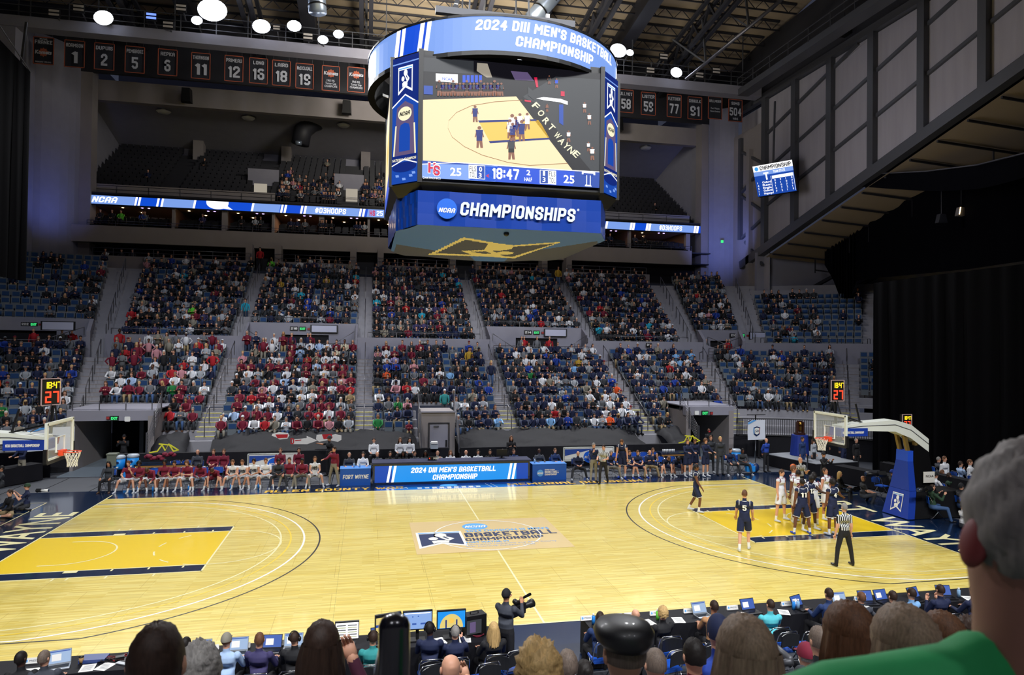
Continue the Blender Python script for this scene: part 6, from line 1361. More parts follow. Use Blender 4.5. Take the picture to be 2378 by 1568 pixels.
def skel(h=1.8, seat=None, lean=0, head=0, turn=0, arms='hang', arml=None, legs='stand', twist=0):
    k = h/1.8; J = {}
    th = {'stand': ((.07, 0, -1), (.03, .02, -1)), 'wide': ((.26, 0, -1), (.14, .05, -1)), 'walkL': ((.06, -.42, -1), (.03, .12, -1)), 'walkR': ((.06, .18, -1), (.03, .55, -1)), 'sit': ((.22, -1, .02), (.06, -.06, -1)), 'sitw': ((.5, -1, .02), (.2, -.2, -1)), 'sitout': ((.2, -1, .06), (.1, -.75, -.8)), 'cross_l': ((.85, -.55, .05), (-.9, -.35, -.12)), 'crouch': ((.35, -1, .25), (.05, .45, -1)), 'kneel': ((.2, -.95, -.2), (.1, .95, -.15)), 'bent': ((.14, -.12, -1), (.05, .15, -1))}
    def lg(s):
        n = legs if isinstance(legs, str) else legs[0 if s < 0 else 1]
        if n == 'walk': n = 'walkL' if s < 0 else 'walkR'
        return th[n]
    TL, SLn = .44*k, .43*k
    zf = []
    for s in (-1, 1):
        a, b = lg(s); ua = V((a[0]*s, a[1], a[2])).normalized()*TL; ub = V((b[0]*s, b[1], b[2])).normalized()*SLn
        J['hip%d' % s] = V((s*.092*k, 0, 0)); J['kn%d' % s] = J['hip%d' % s]+ua; J['an%d' % s] = J['kn%d' % s]+ub; zf.append(J['an%d' % s].z-.085*k)
    pz = -min(zf) if seat is None else seat
    ln = math.radians(lean); sp = V((0, -math.sin(ln), math.cos(ln))); sd = V((1, 0, 0))
    if twist: sp = sp; 
    J['pel'] = V((0, 0, .02)); J['waist'] = J['pel']+V((0, -math.sin(ln*.5), math.cos(ln*.5)))*.18*k; J['chest'] = J['waist']+sp*.19*k; J['nk'] = J['chest']+sp*.155*k
    hd = math.radians(lean*.75+head); hv = V((math.sin(math.radians(turn))*.08, -math.sin(hd), math.cos(hd))); J['hd'] = J['nk']+hv*.19*k
    cw = math.cos(math.radians(twist)); sw = math.sin(math.radians(twist)); sd = V((cw, sw, 0)); J['sd'] = sd
    for s in (-1, 1):
        n = arms if s > 0 or arml is None else arml
        a, b = ARMS[n]
        sh = J['chest']+sp*.10*k+sd*(s*.185*k); fd = V((-sw, cw, 0))
        f = lambda v: (sd*(v[0]*s)+fd*v[1]+V((0, 0, v[2]))).normalized()
        J['sh%d' % s] = sh; J['el%d' % s] = sh+f(a)*.29*k; J['wr%d' % s] = J['el%d' % s]+f(b)*.25*k; J['hn%d' % s] = f(b)
    J['wr'] = None
    for q in list(J):
        if isinstance(J[q], Vector) and not q.startswith('hn') and q != 'sd': J[q] = J[q]+V((0, 0, pz))
    J['k'] = k; J['turn'] = math.radians(turn); J['hv'] = hv.normalized(); J['sp'] = sp; return J
PENDING = []
def headset(root, J):
    M = J.get('HM', Matrix.Identity(3)); c = J['hd']; k = J['k']; m = MB(); p = lambda x, y, z: c+M @ V((x*k, y*k, z*k)); m.tube([p(.098*math.cos(a), .01, .135*math.sin(a)) for a in [PI*i/12 for i in range(13)]], .009, M_BLACK, 6)
    for s in (-1, 1): m.ball(p(s*.095, .005, 0), (.022*k, .04*k, .045*k), M_BLACK, 8, 6, M)
    m.build('headset', root)
def head_extra(m, J, sk, detail=1):
    k = J['k']; c = J['hd']; t = J['turn']; R = Matrix.Rotation(-t, 3, 'Z') if t else Matrix.Identity(3)
    tilt = Matrix.Rotation(math.atan2(-J['hv'].y, J['hv'].z), 3, 'X'); M = R @ tilt; J['HM'] = M
    p = lambda x, y, z: c+M @ V((x*k, y*k, z*k))
    m.loft([(p(0, -.088, .022), M @ V((.008*k, 0, 0)), M @ V((0, .006*k, 0))), (p(0, -.104, -.018), M @ V((.016*k, 0, 0)), M @ V((0, .014*k, 0))), (p(0, -.095, -.026), M @ V((.013*k, 0, 0)), M @ V((0, .008*k, 0)))], sk, 6)
    for s in (-1, 1): m.ball(p(s*.078, .004, .0), (.012*k, .02*k, .032*k), sk, 6, 4, M); m.ball(p(s*.03, -.083, .02), (.013*k, .008*k, .008*k), M_EYE, 6, 4, M)
    m.ball(p(0, -.088, -.055), (.024*k, .01*k, .007*k), M_LIP, 6, 4, M)
def hand(m, J, s, sk, closed=.5):
    k = J['k']; w = J['wr%d' % s]; d = J['hn%d' % s]; up = V((0, 0, 1)) if abs(d.z) < .8 else V((0, -1, 0)); side = d.cross(up).normalized(); pn = side.cross(d).normalized()
    m.loft([(w-d*.03*k, side*.026*k, pn*.021*k), (w+d*.03*k, side*.038*k, pn*.017*k), (w+d*.085*k, side*.040*k, pn*.014*k)], sk, 8)
    for i in range(4):
        b = w+d*.08*k+side*((i-1.5)*.019*k); L = (.062, .074, .07, .055)[i]*k; e = b+(d*(1-closed*.35)-pn*closed*.4).normalized()*L*.55; m.tube([b, e, e+(d*(1-closed)-pn*closed).normalized()*L*.5], [.0095*k, .009*k, .0075*k], sk, 5)
    b = w+d*.025*k+side*(-.034*k*s); m.tube([b, b+(side*(-s)*.6+d).normalized()*.038*k, b+(side*(-s)*.15+d-pn*.3).normalized()*.068*k], [.012*k, .011*k, .009*k], sk, 5)
HSTYLE = ('short', 'bald', 'long', 'cap', 'curly', 'beanie', 'fade', 'bun')
def hair_mesh(J, style, mt, detail=1, capm=None):
    k = J['k']; c = J['hd']; M = J.get('HM', Matrix.Identity(3)); m = MB(); p = lambda x, y, z: c+M @ V((x*k, y*k, z*k)); nu, nv = (14, 8) if detail < 2 else (28, 16)
    def shell(rx, ry, rz, cut, dz=0, front=.35, jit=0., seed=0, mt=mt):
        vs = []; rnd = random.Random(seed)
        for i in range(nv+1):
            for j in range(nu):
                a = 2*PI*j/nu; fr = max(0, -math.sin(a)); mx_ = cut-(cut-front*PI)*fr**1.5; t = mx_*i/nv
                jt = 1+jit*math.sin(a*7+i*2.1+seed)*.5+jit*rnd.uniform(-.5, .5); vs.append(p(rx*math.sin(t)*math.cos(a)*jt, ry*math.sin(t)*math.sin(a)*jt+.006, rz*math.cos(t)*jt+.012+dz))
        m.add(vs, [(i*nu+j, (i+1)*nu+j, (i+1)*nu+(j+1) % nu, i*nu+(j+1) % nu) for i in range(nv) for j in range(nu)], mt, True)
    sd = int(c.x*91+c.y*37) % 97
    if style in ('short', 'fade'): shell(.082, .102, .124 if style == 'short' else .118, PI*.62, jit=.05 if style == 'short' else 0, seed=sd)
    elif style == 'curly': shell(.10, .12, .138, PI*.64, jit=.16, seed=sd)
    elif style == 'thin': shell(.079, .1, .112, PI*.6, front=.05, seed=sd)
    elif style in ('long', 'bun'):
        shell(*((.087, .108, .126) if detail < 2 else (.096, .116, .128)), PI*.7, jit=.05, front=.33, seed=sd)
        if style == 'long':
            vs = []; n = 12 if detail < 2 else 26; rows = 6
            for i in range(rows+1):
                f = i/rows
                for j in range(n+1):
                    a = PI*(-.12)+PI*1.24*j/n; w = 1+.10*math.sin(j*2.1+i*.7)*(.3+f)+.05*math.sin(j*4.7); b0 = .012 if detail > 1 else 0; vs.append(p((.086+b0+.022*math.sin(f*PI))*math.cos(a)*w, (.103+b0+.012*f)*math.sin(a)*w+.01, .03-.31*f-.02*math.sin(j*3.3)*f))
            m.add(vs, [(i*(n+1)+j, (i+1)*(n+1)+j, (i+1)*(n+1)+j+1, i*(n+1)+j+1) for i in range(rows) for j in range(n)], mt, True)
        else: m.ball(p(0, .12, .05), (.045*k, .04*k, .045*k), mt, 8, 6)
    elif style == 'cap':
        shell(.081, .1, .09, PI*.66, front=.5, seed=sd); m2 = capm or CLM['navy']; shell(.09, .11, .125, PI*.52, dz=.005, front=.46, mt=m2)
        m.loft([(p(0, -.075, .04), M @ V((.07*k, 0, 0)), M @ V((0, .02*k, 0))), (p(0, -.115, .034), M @ V((.068*k, 0, 0)), M @ V((0, .03*k, 0))), (p(0, -.12, .03), M @ V((.066*k, 0, 0)), M @ V((0, .032*k, 0)))], m2, 10)
    elif style == 'flat':
        shell(.081, .1, .09, PI*.62, front=.5, seed=sd); m2 = mat('black_leather', '#17171a', .5, coat=.08, bump=.4, scale=6)
        m.loft([(p(0, .01, .035), M @ V((.088*k, 0, 0)), M @ V((0, .108*k, 0))), (p(0, 0, .06), M @ V((.11*k, 0, 0)), M @ V((0, .135*k, 0))), (p(0, -.005, .09), M @ V((.117*k, 0, 0)), M @ V((0, .142*k, 0))), (p(0, -.005, .118), M @ V((.10*k, 0, 0)), M @ V((0, .125*k, 0))), (p(0, 0, .132), M @ V((.05*k, 0, 0)), M @ V((0, .06*k, 0)))], m2, 22)
    elif style == 'beanie': shell(.088, .108, .14, PI*.6, front=.44, mt=capm or CLM['black'])
    return m
def outfit(o):
    """o: (top, sleeve 0 none/1 short/2 long, bottom, blen 'pants'/'shorts', shoe)"""
    return o
def person(loc, rz, label, sk='l', top='navy', sl=2, bot='black', bl='p', shoe='b', hair='short', hc='br', cap=None, group=None, number=None, numm=None, trim=None, h=1.8, detail=1, fat=1.0, extra=None, vox=None, **pose):
    root = thing('person', loc, label, 'person', group, rz=rz, local=True)
    J = skel(h=h, **pose); k = J['k']; m = MB(); skm = SKIN[sk]; B = []; f = fat
    def seg(a, b, ra, rb, lab, q=8): m.tube([a, a.lerp(b, .5), b], [ra, (ra+rb)/2*1.02, rb], skm, 10); m.ball(a, ra*.98, skm, 10, 6); m.ball(b, rb*.98, skm, 10, 6); B.append((a, b, ra, rb, lab))
    sd, sp = J['sd'], J['sp']; fd = sd.cross(sp).normalized()
    pel, wa, ch, nk = J['pel'], J['waist'], J['chest'], J['nk']
    m.loft([(pel-V((0, 0, .09*k)), V((.12*k*f, 0, 0)), V((0, .10*k, 0))), (pel, V((.165*k*f, 0, 0)), V((0, .115*k*f, 0))), (pel.lerp(wa, .6), V((.15*k*f, 0, 0)), V((0, .108*k*f, 0))), (wa, V((.148*k*f, 0, 0)), V((0, .105*k*f*f, 0))), (ch, sd*.172*k*f, fd*.118*k*f), (ch+sp*.08*k, sd*.19*k, fd*.105*k), (ch+sp*.125*k, sd*.135*k, fd*.08*k), (nk, sd*.065*k, fd*.062*k)], skm, 16)
    B.append((pel, wa, .15*k, .15*k, 'hips')); B.append((wa, ch+sp*.10*k, .15*k, .17*k, 'torso')); B.append((J['sh-1'], J['sh1'], .07*k, .07*k, 'torso')); 
    m.tube([nk-sp*.05*k, J['hd']-J['hv']*.05*k], [.062*k, .055*k], skm, 10); B.append((nk+sp*.01*k, J['hd'], .055*k, .1*k, 'skin'))
    hv = J['hv']; hx = V((1, 0, 0)); hy = hv.cross(hx).normalized()
    c = J['hd']
    rot = Matrix.Rotation(-J['turn'], 3, 'Z') @ Matrix.Rotation(math.atan2(-hv.y, hv.z), 3, 'X'); r_ = lambda x, y, z: rot @ V((x, y, z))*k
    m.loft([(c+r_(0, -.02, -.118), r_(.022, 0, 0), r_(0, .02, 0)), (c+r_(0, -.022, -.1), r_(.045, 0, 0), r_(0, .055, 0)), (c+r_(0, -.008, -.06), r_(.062, 0, 0), r_(0, .082, 0)), (c+r_(0, 0, 0), r_(.074, 0, 0), r_(0, .093, 0)), (c+r_(0, .004, .05), r_(.074, 0, 0), r_(0, .095, 0)), (c+r_(0, .006, .09), r_(.055, 0, 0), r_(0, .073, 0)), (c+r_(0, .006, .112), r_(.02, 0, 0), r_(0, .028, 0))], skm, 14)
    for s in (-1, 1):
        g = '%d' % s; loose = sl == 2; ra = .052*k*(1.12 if loose else 1)*f**.5
        m.ball(J['sh'+g]-V((0, 0, .01)), (.066*k, .066*k, .066*k), skm, 10, 6)
        seg(J['sh'+g], J['el'+g], ra*1.08, ra*.85, 'ua'); seg(J['el'+g], J['wr'+g], ra*.85, .03*k*(1.2 if loose else 1), 'fa')
        rt = .088*k*f*(1.06 if bl == 's' else 1.0)
        seg(J['hip'+g], J['kn'+g], rt, .06*k*(1.12 if bl == 'p' else .95), 'th'); seg(J['kn'+g], J['an'+g], .056*k*(1.15 if bl == 'p' else 1), .04*k*(1.35 if bl == 'p' else 1), 'sh')
        if bl == 's':
            a, b = J['hip'+g], J['hip'+g].lerp(J['kn'+g], .82); m.tube([a, a.lerp(b, .5), b], [.1*k, .105*k, .108*k], skm, 12)
        an = J['an'+g]; fdv = V((s*.12, -1, 0)).normalized() if (J['kn'+g]-an).z > .12 else V((s*.3, -.4, .75)).normalized(); dn = V((0, 0, -1)) if fdv.z < .3 else V((0, -1, 0))
        hl = an+dn*.045*k-fdv*.045*k; to = hl+fdv*.255*k; x = fdv.cross(V((0, 0, 1))).normalized(); y = x.cross(fdv)
        m.loft([(hl-fdv*.01*k, x*.03*k, y*.03*k), (hl+fdv*.04*k, x*.04*k, y*.048*k), (hl+fdv*.13*k, x*.045*k, y*.042*k), (hl+fdv*.21*k, x*.05*k, y*.032*k), (to, x*.03*k, y*.02*k)], skm, 10); B.append((hl, to, .045*k, .04*k, 'foot'))
    me = m.mesh('person_body'); ob = bpy.data.objects.new('body', me); COL.objects.link(ob); ob.parent = root
    md = ob.modifiers.new('r', 'REMESH'); md.mode = 'VOXEL'; md.voxel_size = vox or (.024 if detail == 1 else .016); md.use_smooth_shade = True
    PENDING.append((ob, B, dict(sk=sk, top=top, sl=sl, bot=bot, bl=bl, shoe=shoe), J, root))
    e = MB(); head_extra(e, J, skm)
    for s in (-1, 1): hand(e, J, s, skm)
    e.ms = [skm]+[q for q in e.ms if q != skm] if False else e.ms
    PENDING[-1] += (e,)
    if hair != 'bald':
        hm = hair_mesh(J, hair, HAIR[hc], detail, clm(cap) if cap else None); hm.build('hair' if hair not in ('cap', 'beanie', 'flat') else 'headwear', root)
    def wrap(x, z, off, fr):        # point on the front (-1) or back (+1) of the torso
        t = z; cc = wa.lerp(ch+sp*.08*k, t); a_ = .168*k; b_ = .112*k*(1.0 if fr < 0 else 1.02); y = math.sqrt(max(0, 1-(x/a_)**2)); return cc+sd*x+fd*(b_*y*(1 if fr > 0 else -1)*1.0)+fd*(off*(1 if fr > 0 else -1))
    J['wrap'] = wrap
    if number:
        v, fc = text_geo(number, .06, 0); w = v[:, 0].max()
        for fr in (-1, 1):
            nm = MB(); W_ = .125*len(number)**.75
            # fd points forwards or backwards: find the world side
            sgn = 1 if (fd.y > 0) == (fr > 0) else -1
            nm.add([wrap((x/w-.5)*W_*(-1 if fr > 0 else 1), .26+y*.58, .016+.0008*(i//4 % 5), sgn) for i, (x, y) in enumerate(v)], fc, numm or M_WLINE)
            nm.build('jersey_number', ob)
    if trim:
        tm = MB()
        for s in (-1, 1):
            g = '%d' % s; a, b = J['hip'+g], J['kn'+g]; d = (b-a).normalized(); o_ = a.lerp(b, .82); x, y = frame(d); 
            if bl == 's': tm.tube([o_, o_+d*.018], [.112*k, .112*k], trim, 14, cap=False)
            sh_ = J['sh'+g]; u_ = V((0, 0, 1)); ctr = sh_-sd*(s*.035*k)
            tm.tube([ctr+fd*(.088*k*math.cos(q))+V((0, 0, .086*k*math.sin(q)-.01)) for q in [2*PI*i/14 for i in range(15)]], .012*k, trim, 5, cap=False)
        tm.tube([nk-sp*.015*k+sd*(.075*k*math.cos(q))+fd*(.07*k*math.sin(q)) for q in [2*PI*i/12 for i in range(13)]], .011*k, trim, 5, cap=False)
        tm.build('jersey_trim', ob)
    if extra: extra(root, J)
    return root
def flush_people():
    dg = bpy.context.evaluated_depsgraph_get()
    for ob, B, o, J, root, e in PENDING:
        me = bpy.data.meshes.new_from_object(ob.evaluated_get(dg)); n = len(me.polygons)
        ce = np.empty(n*3); me.polygons.foreach_get('center', ce); ce = ce.reshape(-1, 3)
        best = np.full(n, 1e9); lab = np.zeros(n, int); tt = np.zeros(n); names = ['torso', 'hips', 'ua', 'fa', 'th', 'sh', 'foot', 'skin']
        for a, b, ra, rb, L in B:
            a_, b_ = np.array(a), np.array(b); d = b_-a_; q = np.clip(((ce-a_)@d)/(d@d), 0, 1); dist = np.linalg.norm(ce-a_-q[:, None]*d, axis=1)-(ra+(rb-ra)*q)
            if L == 'skin': dist -= .012
            mk = dist < best; best[mk] = dist[mk]; lab[mk] = names.index(L); tt[mk] = q[mk]
        mats = [SKIN[o['sk']], clm(o['top']), clm(o['bot']), SHOE[o['shoe']], M_SOCK]
        me.materials.clear(); [me.materials.append(x) for x in mats]
        mi = np.zeros(n, int)
        mi[lab == 0] = 1; mi[(lab == 1)] = np.where(tt[lab == 1] < .45, 2, 1)
        if o['sl'] == 2: mi[lab == 2] = 1; mi[lab == 3] = np.where(tt[lab == 3] < .97, 1, 0)
        elif o['sl'] == 1: mi[lab == 2] = np.where(tt[lab == 2] < .68, 1, 0)
        else: mi[lab == 2] = np.where(tt[lab == 2] < .02, 1, 0)
        lim = 2 if o['bl'] == 'p' else .86
        mi[lab == 4] = np.where(tt[lab == 4] < lim, 2, 0); s_ = lab == 5
        mi[s_] = 2 if o['bl'] == 'p' else np.where(tt[s_] > .70, 4, 0)
        mi[lab == 6] = 3; me.polygons.foreach_set('material_index', mi.astype(np.int32)); me.polygons.foreach_set('use_smooth', np.ones(n, bool)); me.update()
        # join face details and hands to the body
        em_ = e.mesh('x'); nv = len(me.vertices); v1 = np.empty(nv*3); me.vertices.foreach_get('co', v1); v2 = np.empty(len(em_.vertices)*3); em_.vertices.foreach_get('co', v2)
        nm = bpy.data.meshes.new('person_body'); f1 = [tuple(p.vertices) for p in me.polygons]; f2 = [tuple(i+nv for i in p.vertices) for p in em_.polygons]
        nm.from_pydata(np.concatenate([v1, v2]).reshape(-1, 3).tolist(), [], f1+f2)
        for x in mats+[q for q in e.ms]: nm.materials.append(x)
        nm.polygons.foreach_set('material_index', np.concatenate([mi, np.array(e.m)+len(mats)]).astype(np.int32)); nm.polygons.foreach_set('use_smooth', np.ones(len(f1)+len(f2), bool)); nm.update()
        ob.modifiers.clear(); ob.data = nm; bpy.data.meshes.remove(me); bpy.data.meshes.remove(em_)
    PENDING.clear()
# ================================================================ PLACING THE PEOPLE OF THE FLOOR
def facing(rz): return rz
def P_at(u, v, Y=None): return gnd(u, v) if Y is None else at(u, v, Y)
FAR = PI    # turned away from the camera
D = math.radians
M_BOT = mat('blue_water_bottle', '#2f8fe8', .3); M_BAG = mat('blue_bottle_carrier', '#2490e8', .5)
def bottle(x, y, z, label, c=M_BOT, h=.24):
    t = thing('water_bottle', (x, y, z), label, 'bottle'); m = MB(); m.tube([(x, y, z), (x, y, z+h*.75), (x, y, z+h*.8)], [.037, .037, .025], c, 10); m.build('body', t); m = MB(); m.tube([(x, y, z+h*.8), (x, y, z+h)], .02, M_WHITE, 8); m.build('cap', t)
# ---- maroon bench, left
YB_ = 9.35
ben = [  # head u, label, options
 (252, 'woman in dark jacket with lanyard on the leftmost bench chair', dict(sk='m', top='charcoal', bot='black', hair='long', hc='bk', shoe='n', legs='sit', arms='knees', h=1.7, head=5)),
 (301, 'bench player in maroon shirt and white sleeves, chin on hand, first of the maroon row', dict(top='maroon', sl=1, bot='white', bl='s', shoe='w', hc='ch', legs='sitw', arms='chin', arml='clasp', lean=15)),
 (325, 'bench player in maroon shirt looking down, white forearm sleeves and curly black hair', dict(sk='d', top='maroon', sl=1, bot='white', bl='s', shoe='w', hair='curly', hc='bk', legs='sitw', arms='clasp', lean=22)),
 (353, 'bench player in maroon shirt with head bowed right down to his hands', dict(top='maroon', sl=2, bot='white', bl='s', shoe='w', hc='br', legs='sitw', arms='bench', lean=48, head=35)),
 (383, 'dark-skinned bench player in maroon shirt sitting upright with folded arms', dict(sk='d', top='maroon', sl=1, bot='white', bl='s', shoe='w', hair='curly', hc='bk', legs='sit', arms='clasp', lean=12)),
 (408, 'bench player in maroon shirt leaning on his thighs, third left of the towel holder', dict(sk='m', top='maroon', sl=1, bot='white', bl='s', shoe='w', hc='db', legs='sitw', arms='clasp', lean=24)),
 (438, 'curly-haired bench player in maroon shirt with crossed wrists', dict(top='maroon', sl=1, bot='white', bl='s', shoe='w', hair='curly', hc='ch', legs='sitw', arms='cross', lean=24)),
 (468, 'dark-skinned bench player in maroon, head down over a blue and white towel', dict(sk='d', top='maroon', sl=2, bot='lblue', bl='s', shoe='w', hair='curly', hc='bk', legs='sitw', arms='clasp', lean=38, head=25)),
 (503, 'bench player in maroon doubled over sideways reaching to the floor', dict(top='maroon', sl=1, bot='maroon', bl='s', shoe='w', hc='br', legs='sitw', arms='down', lean=62, head=20)),
 (542, 'bench player in white jersey, first of three white jerseys from the left', dict(sk='l', top='white', sl=0, bot='white', bl='s', shoe='w', hc='ch', legs='sitw', arms='clasp', lean=24, number='HS', numm=M_BLACK)),
 (566, 'bench player in white jersey with tousled hair, middle one of three', dict(sk='l', top='white', sl=0, bot='white', bl='s', shoe='w', hc='ch', legs='sitw', arms='clasp', lean=26, number='HS', numm=M_BLACK)),
 (592, 'black-haired bench player in white jersey in front of the logo board', dict(sk='m', top='white', sl=0, bot='white', bl='s', shoe='w', hc='bk', hair='bun', legs='sitw', arms='clasp', lean=20, number='HS', numm=M_BLACK)),
 (618, 'bench player in white shirt with a white and blue towel between his knees', dict(sk='l', top='white', sl=1, bot='white', bl='s', shoe='w', hc='ch', legs='sitw', arms='clasp', lean=18)),
 (646, 'bench coach in charcoal top with tattooed dark hands, leaning forward', dict(sk='d', top='charcoal', sl=2, bot='charcoal', shoe='w', hair='fade', hc='bk', legs='sitw', arms='clasp', lean=26)),
 (673, 'seated coach in maroon quarter-zip and grey trousers holding papers', dict(sk='l', top='maroon', sl=2, bot='stone', shoe='w', hc='br', legs='sitw', arms='knees', lean=14, fat=1.08)),
 (703, 'seated coach in maroon quarter-zip with shaved dark head', dict(sk='d', top='maroon', sl=2, bot='stone', shoe='w', hair='fade', hc='bk', legs='sitw', arms='clasp', lean=24, fat=1.05)),
 (731, 'player in white jersey sitting upright on the last chair of the maroon bench', dict(sk='l', top='white', sl=0, bot='white', bl='s', shoe='w', hc='ch', legs='sitw', arms='lap', lean=6, number='HS', numm=M_BLACK)),
]
for i, (u, lab, o) in enumerate(ben):
    x = at(u, 1100, YB_).x; person((x, YB_, 0), D(random.uniform(-8, 12)), lab, group='people on the maroon bench', seat=.46 if 'seat' not in o else o.pop('seat'), **o)
    chair(x, YB_+.06, 0, 'bench', 'black chair of the maroon bench', 'maroon bench chairs')
for i, u in enumerate((320, 355, 438, 536, 600)):
    p = at(u, 1130, 8.95); bottle(p.x, 8.95, 0.01, ('blue sports bottle on the floor by the feet of the maroon bench, '+['leftmost', 'second from left', 'middle', 'second from right', 'rightmost'][i]))
for u, v, lab, o in ((459, 1052, 'man in dark open jacket and white shirt seated behind the maroon bench', dict(top='suitg', bot='maroon', hair='bald', arms='knees')), (496, 1046, 'seated man in maroon tracksuit behind the bench, left one of the pair', dict(top='maroon', bot='maroon', hc='ch', arms='clasp')),
                     (520, 1046, 'seated man in maroon tracksuit behind the bench, right one of the pair', dict(top='maroon', bot='maroon', hc='ch', arms='knees')), (651, 1062, 'boy in maroon shirt seated in front of the logo board', dict(top='maroon', bot='black', hc='ch', arms='lap')), (694, 1058, 'bearded man in maroon shirt behind the two coaches', dict(top='maroon', bot='black', hc='db', arms='lap'))):
    p = at(u, v, 11.2); person((p.x, 11.2, 0), 0, lab, group='staff behind the maroon bench', seat=.58, legs='sit', sk='l', shoe='b', **o); chair(p.x, 11.26, 0, 'blue', 'occupied blue chair behind the maroon bench', 'blue chairs behind the maroon bench')
for u in (404, 430): p = at(u, 1065, 11.4); chair(p.x, 11.4, 0, 'blue', 'empty blue folding chair behind the maroon bench', 'empty chairs behind the maroon bench')
person(gnd(775, 1129), D(-35), 'standing coach in maroon quarter-zip and grey trousers before the FORT WAYNE table', sk='l', top='maroon', bot='stone', shoe='w', hc='db', arms='hang', arml='fwd', legs='wide', h=1.78, turn=10, fat=1.05)
p = at(765, 1018, 11.4); person((p.x, 11.4, 0), D(-50), 'security officer in black with cap standing behind the maroon bench end', sk='m', top='black', sl=1, bot='black', hair='cap', cap='charcoal', arms='hips', arml='out', h=1.95, fat=1.1)
# equipment behind the left end of the bench
t = thing('equipment_table', (-13.0, 11.7, 0), 'low wooden table with dark blue top behind the left maroon bench end', 'table')
M_OAK = mat('oak_wood', '#a8773a', .5)
m = MB(); m.box((-13.0, 11.7, .74), (2.9, .7, .05), M_NAVYP); m.build('top', t); m = MB(); m.box((-13.0, 11.4, .66), (2.8, .04, .1), M_OAK); m.build('apron', t)
for x in (-14.3, -11.7):
    for y in (11.45, 11.95): m = MB(); m.box((x, y, .36), (.07, .07, .72), M_OAK); m.build('leg', t)
m = MB(); m.box((-11.9, 11.36, .4), (1.1, .03, .45), M_WHITE); m.build('white_bin_front', label='white panel box under the equipment table', cat='box')
def cooler(u, v, Y, lab, h=.62, z=None):
    p = at(u, v, Y); z = p.z-h/2 if z is None else z; t = thing('drink_cooler', (p.x, Y, z), lab, 'cooler', 'blue drink coolers'); c = mat('cooler_blue', '#2093e8', .4)
    m = MB(); m.tube([(p.x, Y, z), (p.x, Y, z+h*.75)], [.22, .25], c, 18); m.build('body', t); m = MB(); m.tube([(p.x, Y, z+h*.75), (p.x, Y, z+h*.9), (p.x, Y, z+h)], [.26, .27, .2], mat('clear_bag', '#a9b3bd', .3), 14); m.build('lid', t); m = MB(); m.box((p.x, Y-.25, z+.1), (.08, .08, .06), M_WHITE); m.disc((p.x, Y-.247, z+.3), (.06, 0, 0), (0, 0, .06), NV); m.build('tap', t)
cooler(277, 1073, 11.6, 'blue drink cooler left one of two behind the maroon bench'); cooler(309, 1070, 11.6, 'blue drink cooler right one of two behind the maroon bench'); cooler(1709, 1056, 10.6, 'blue drink cooler behind the right end of the navy bench')
m = MB(); p = at(262, 1068, 11.5); m.box(p, (.4, .35, .5), mat('olive_bin', '#6d7263', .6)); m.box(p+V((0, 0, .27)), (.44, .4, .06), mat('olive_bin', '#6d7263', .6)); m.build('storage_bin', label='grey olive storage bin beside the left drink cooler', cat='bin')
m = MB(); p = at(372, 1062, 11.7)
for k in range(14): m.ball(p+V((-.6+k*.09, random.uniform(-.1, .1), random.uniform(-.08, .08)+(.12 if k > 8 else 0))), (.13, .16, .09), clm('maroon'), 8, 5)
m.build('jacket_pile', label='pile of maroon warm-up jackets on the equipment table', cat='clothes')
# ---- scorers' table people
tb = [(811, 1062, 9.95, 'suit with pale blue tie seated at the FORT WAYNE table', dict(top='suitg', hc='gr', hair='thin')), (843, 1064, 9.95, 'bearded man in white shirt with headphones at the FORT WAYNE table', dict(extra=headset, top='white', hc='db', hair='fade')), (876, 1066, 9.95, 'bald man with headset in grey suit at the left end of the LED table', dict(top='suitg', hair='bald')),
      (906, 1060, 9.95, 'man in black shirt with headphones at the LED table', dict(extra=headset, top='black', hc='db')), (936, 1066, 9.95, 'dark-haired woman in black at the LED table, left of the grey suited man', dict(sk='d', top='black', hair='long', hc='bk')), (963, 1061, 9.95, 'man in charcoal suit and tie at the LED table', dict(top='suitg', hc='db')),
      (988, 1064, 9.95, 'woman with long black braids at the LED table', dict(sk='d', top='charcoal', hair='long', hc='bk')), (1016, 1062, 9.95, 'official in black and white stripes seated behind the POSS arrow', dict(top='ref', hc='bg', hair='thin', arms='chin')), (1046, 1064, 9.95, 'woman in white shirt seated right of the POSS arrow', dict(top='white', hair='long', hc='ch')),
      (1082, 1062, 9.95, 'bald man in white polo at the centre of the LED table', dict(top='white', hair='bald', sl=1)), (1110, 1061, 9.95, 'man in white shirt with headset right of the bald man', dict(extra=headset, top='white', hc='db', hair='fade')), (1138, 1058, 9.95, 'man in black shirt at the right half of the LED table', dict(top='black', hc='db')),
      (1167, 1061, 9.95, 'man behind the black monitor at the right end of the LED table', dict(top='navy', hc='db')), (1193, 1059, 9.95, 'man in navy suit with badge at the right end of the LED table', dict(top='suitb', hc='br')), (1252, 1052, 9.95, 'bald dark-skinned man in grey suit at the right side table', dict(sk='k', top='suitg', hair='bald')), (1289, 1053, 9.95, 'man in bright blue suit at the right side table', dict(top='suitb', hc='ch'))]
for u, v, Y, lab, o in tb:
    p = at(u, v, Y); oo = dict(sk='l', bot='black', arms='desk', sl=2); oo.update(o); person((p.x, Y, 0), D(random.uniform(-15, 15)), lab, group="people at the scorers' tables", seat=.52, legs='sit', h=1.78, **oo); chair(p.x, Y+.06, 0, 'blue', "blue folding chair behind the scorers' table", "chairs behind the scorers' table")
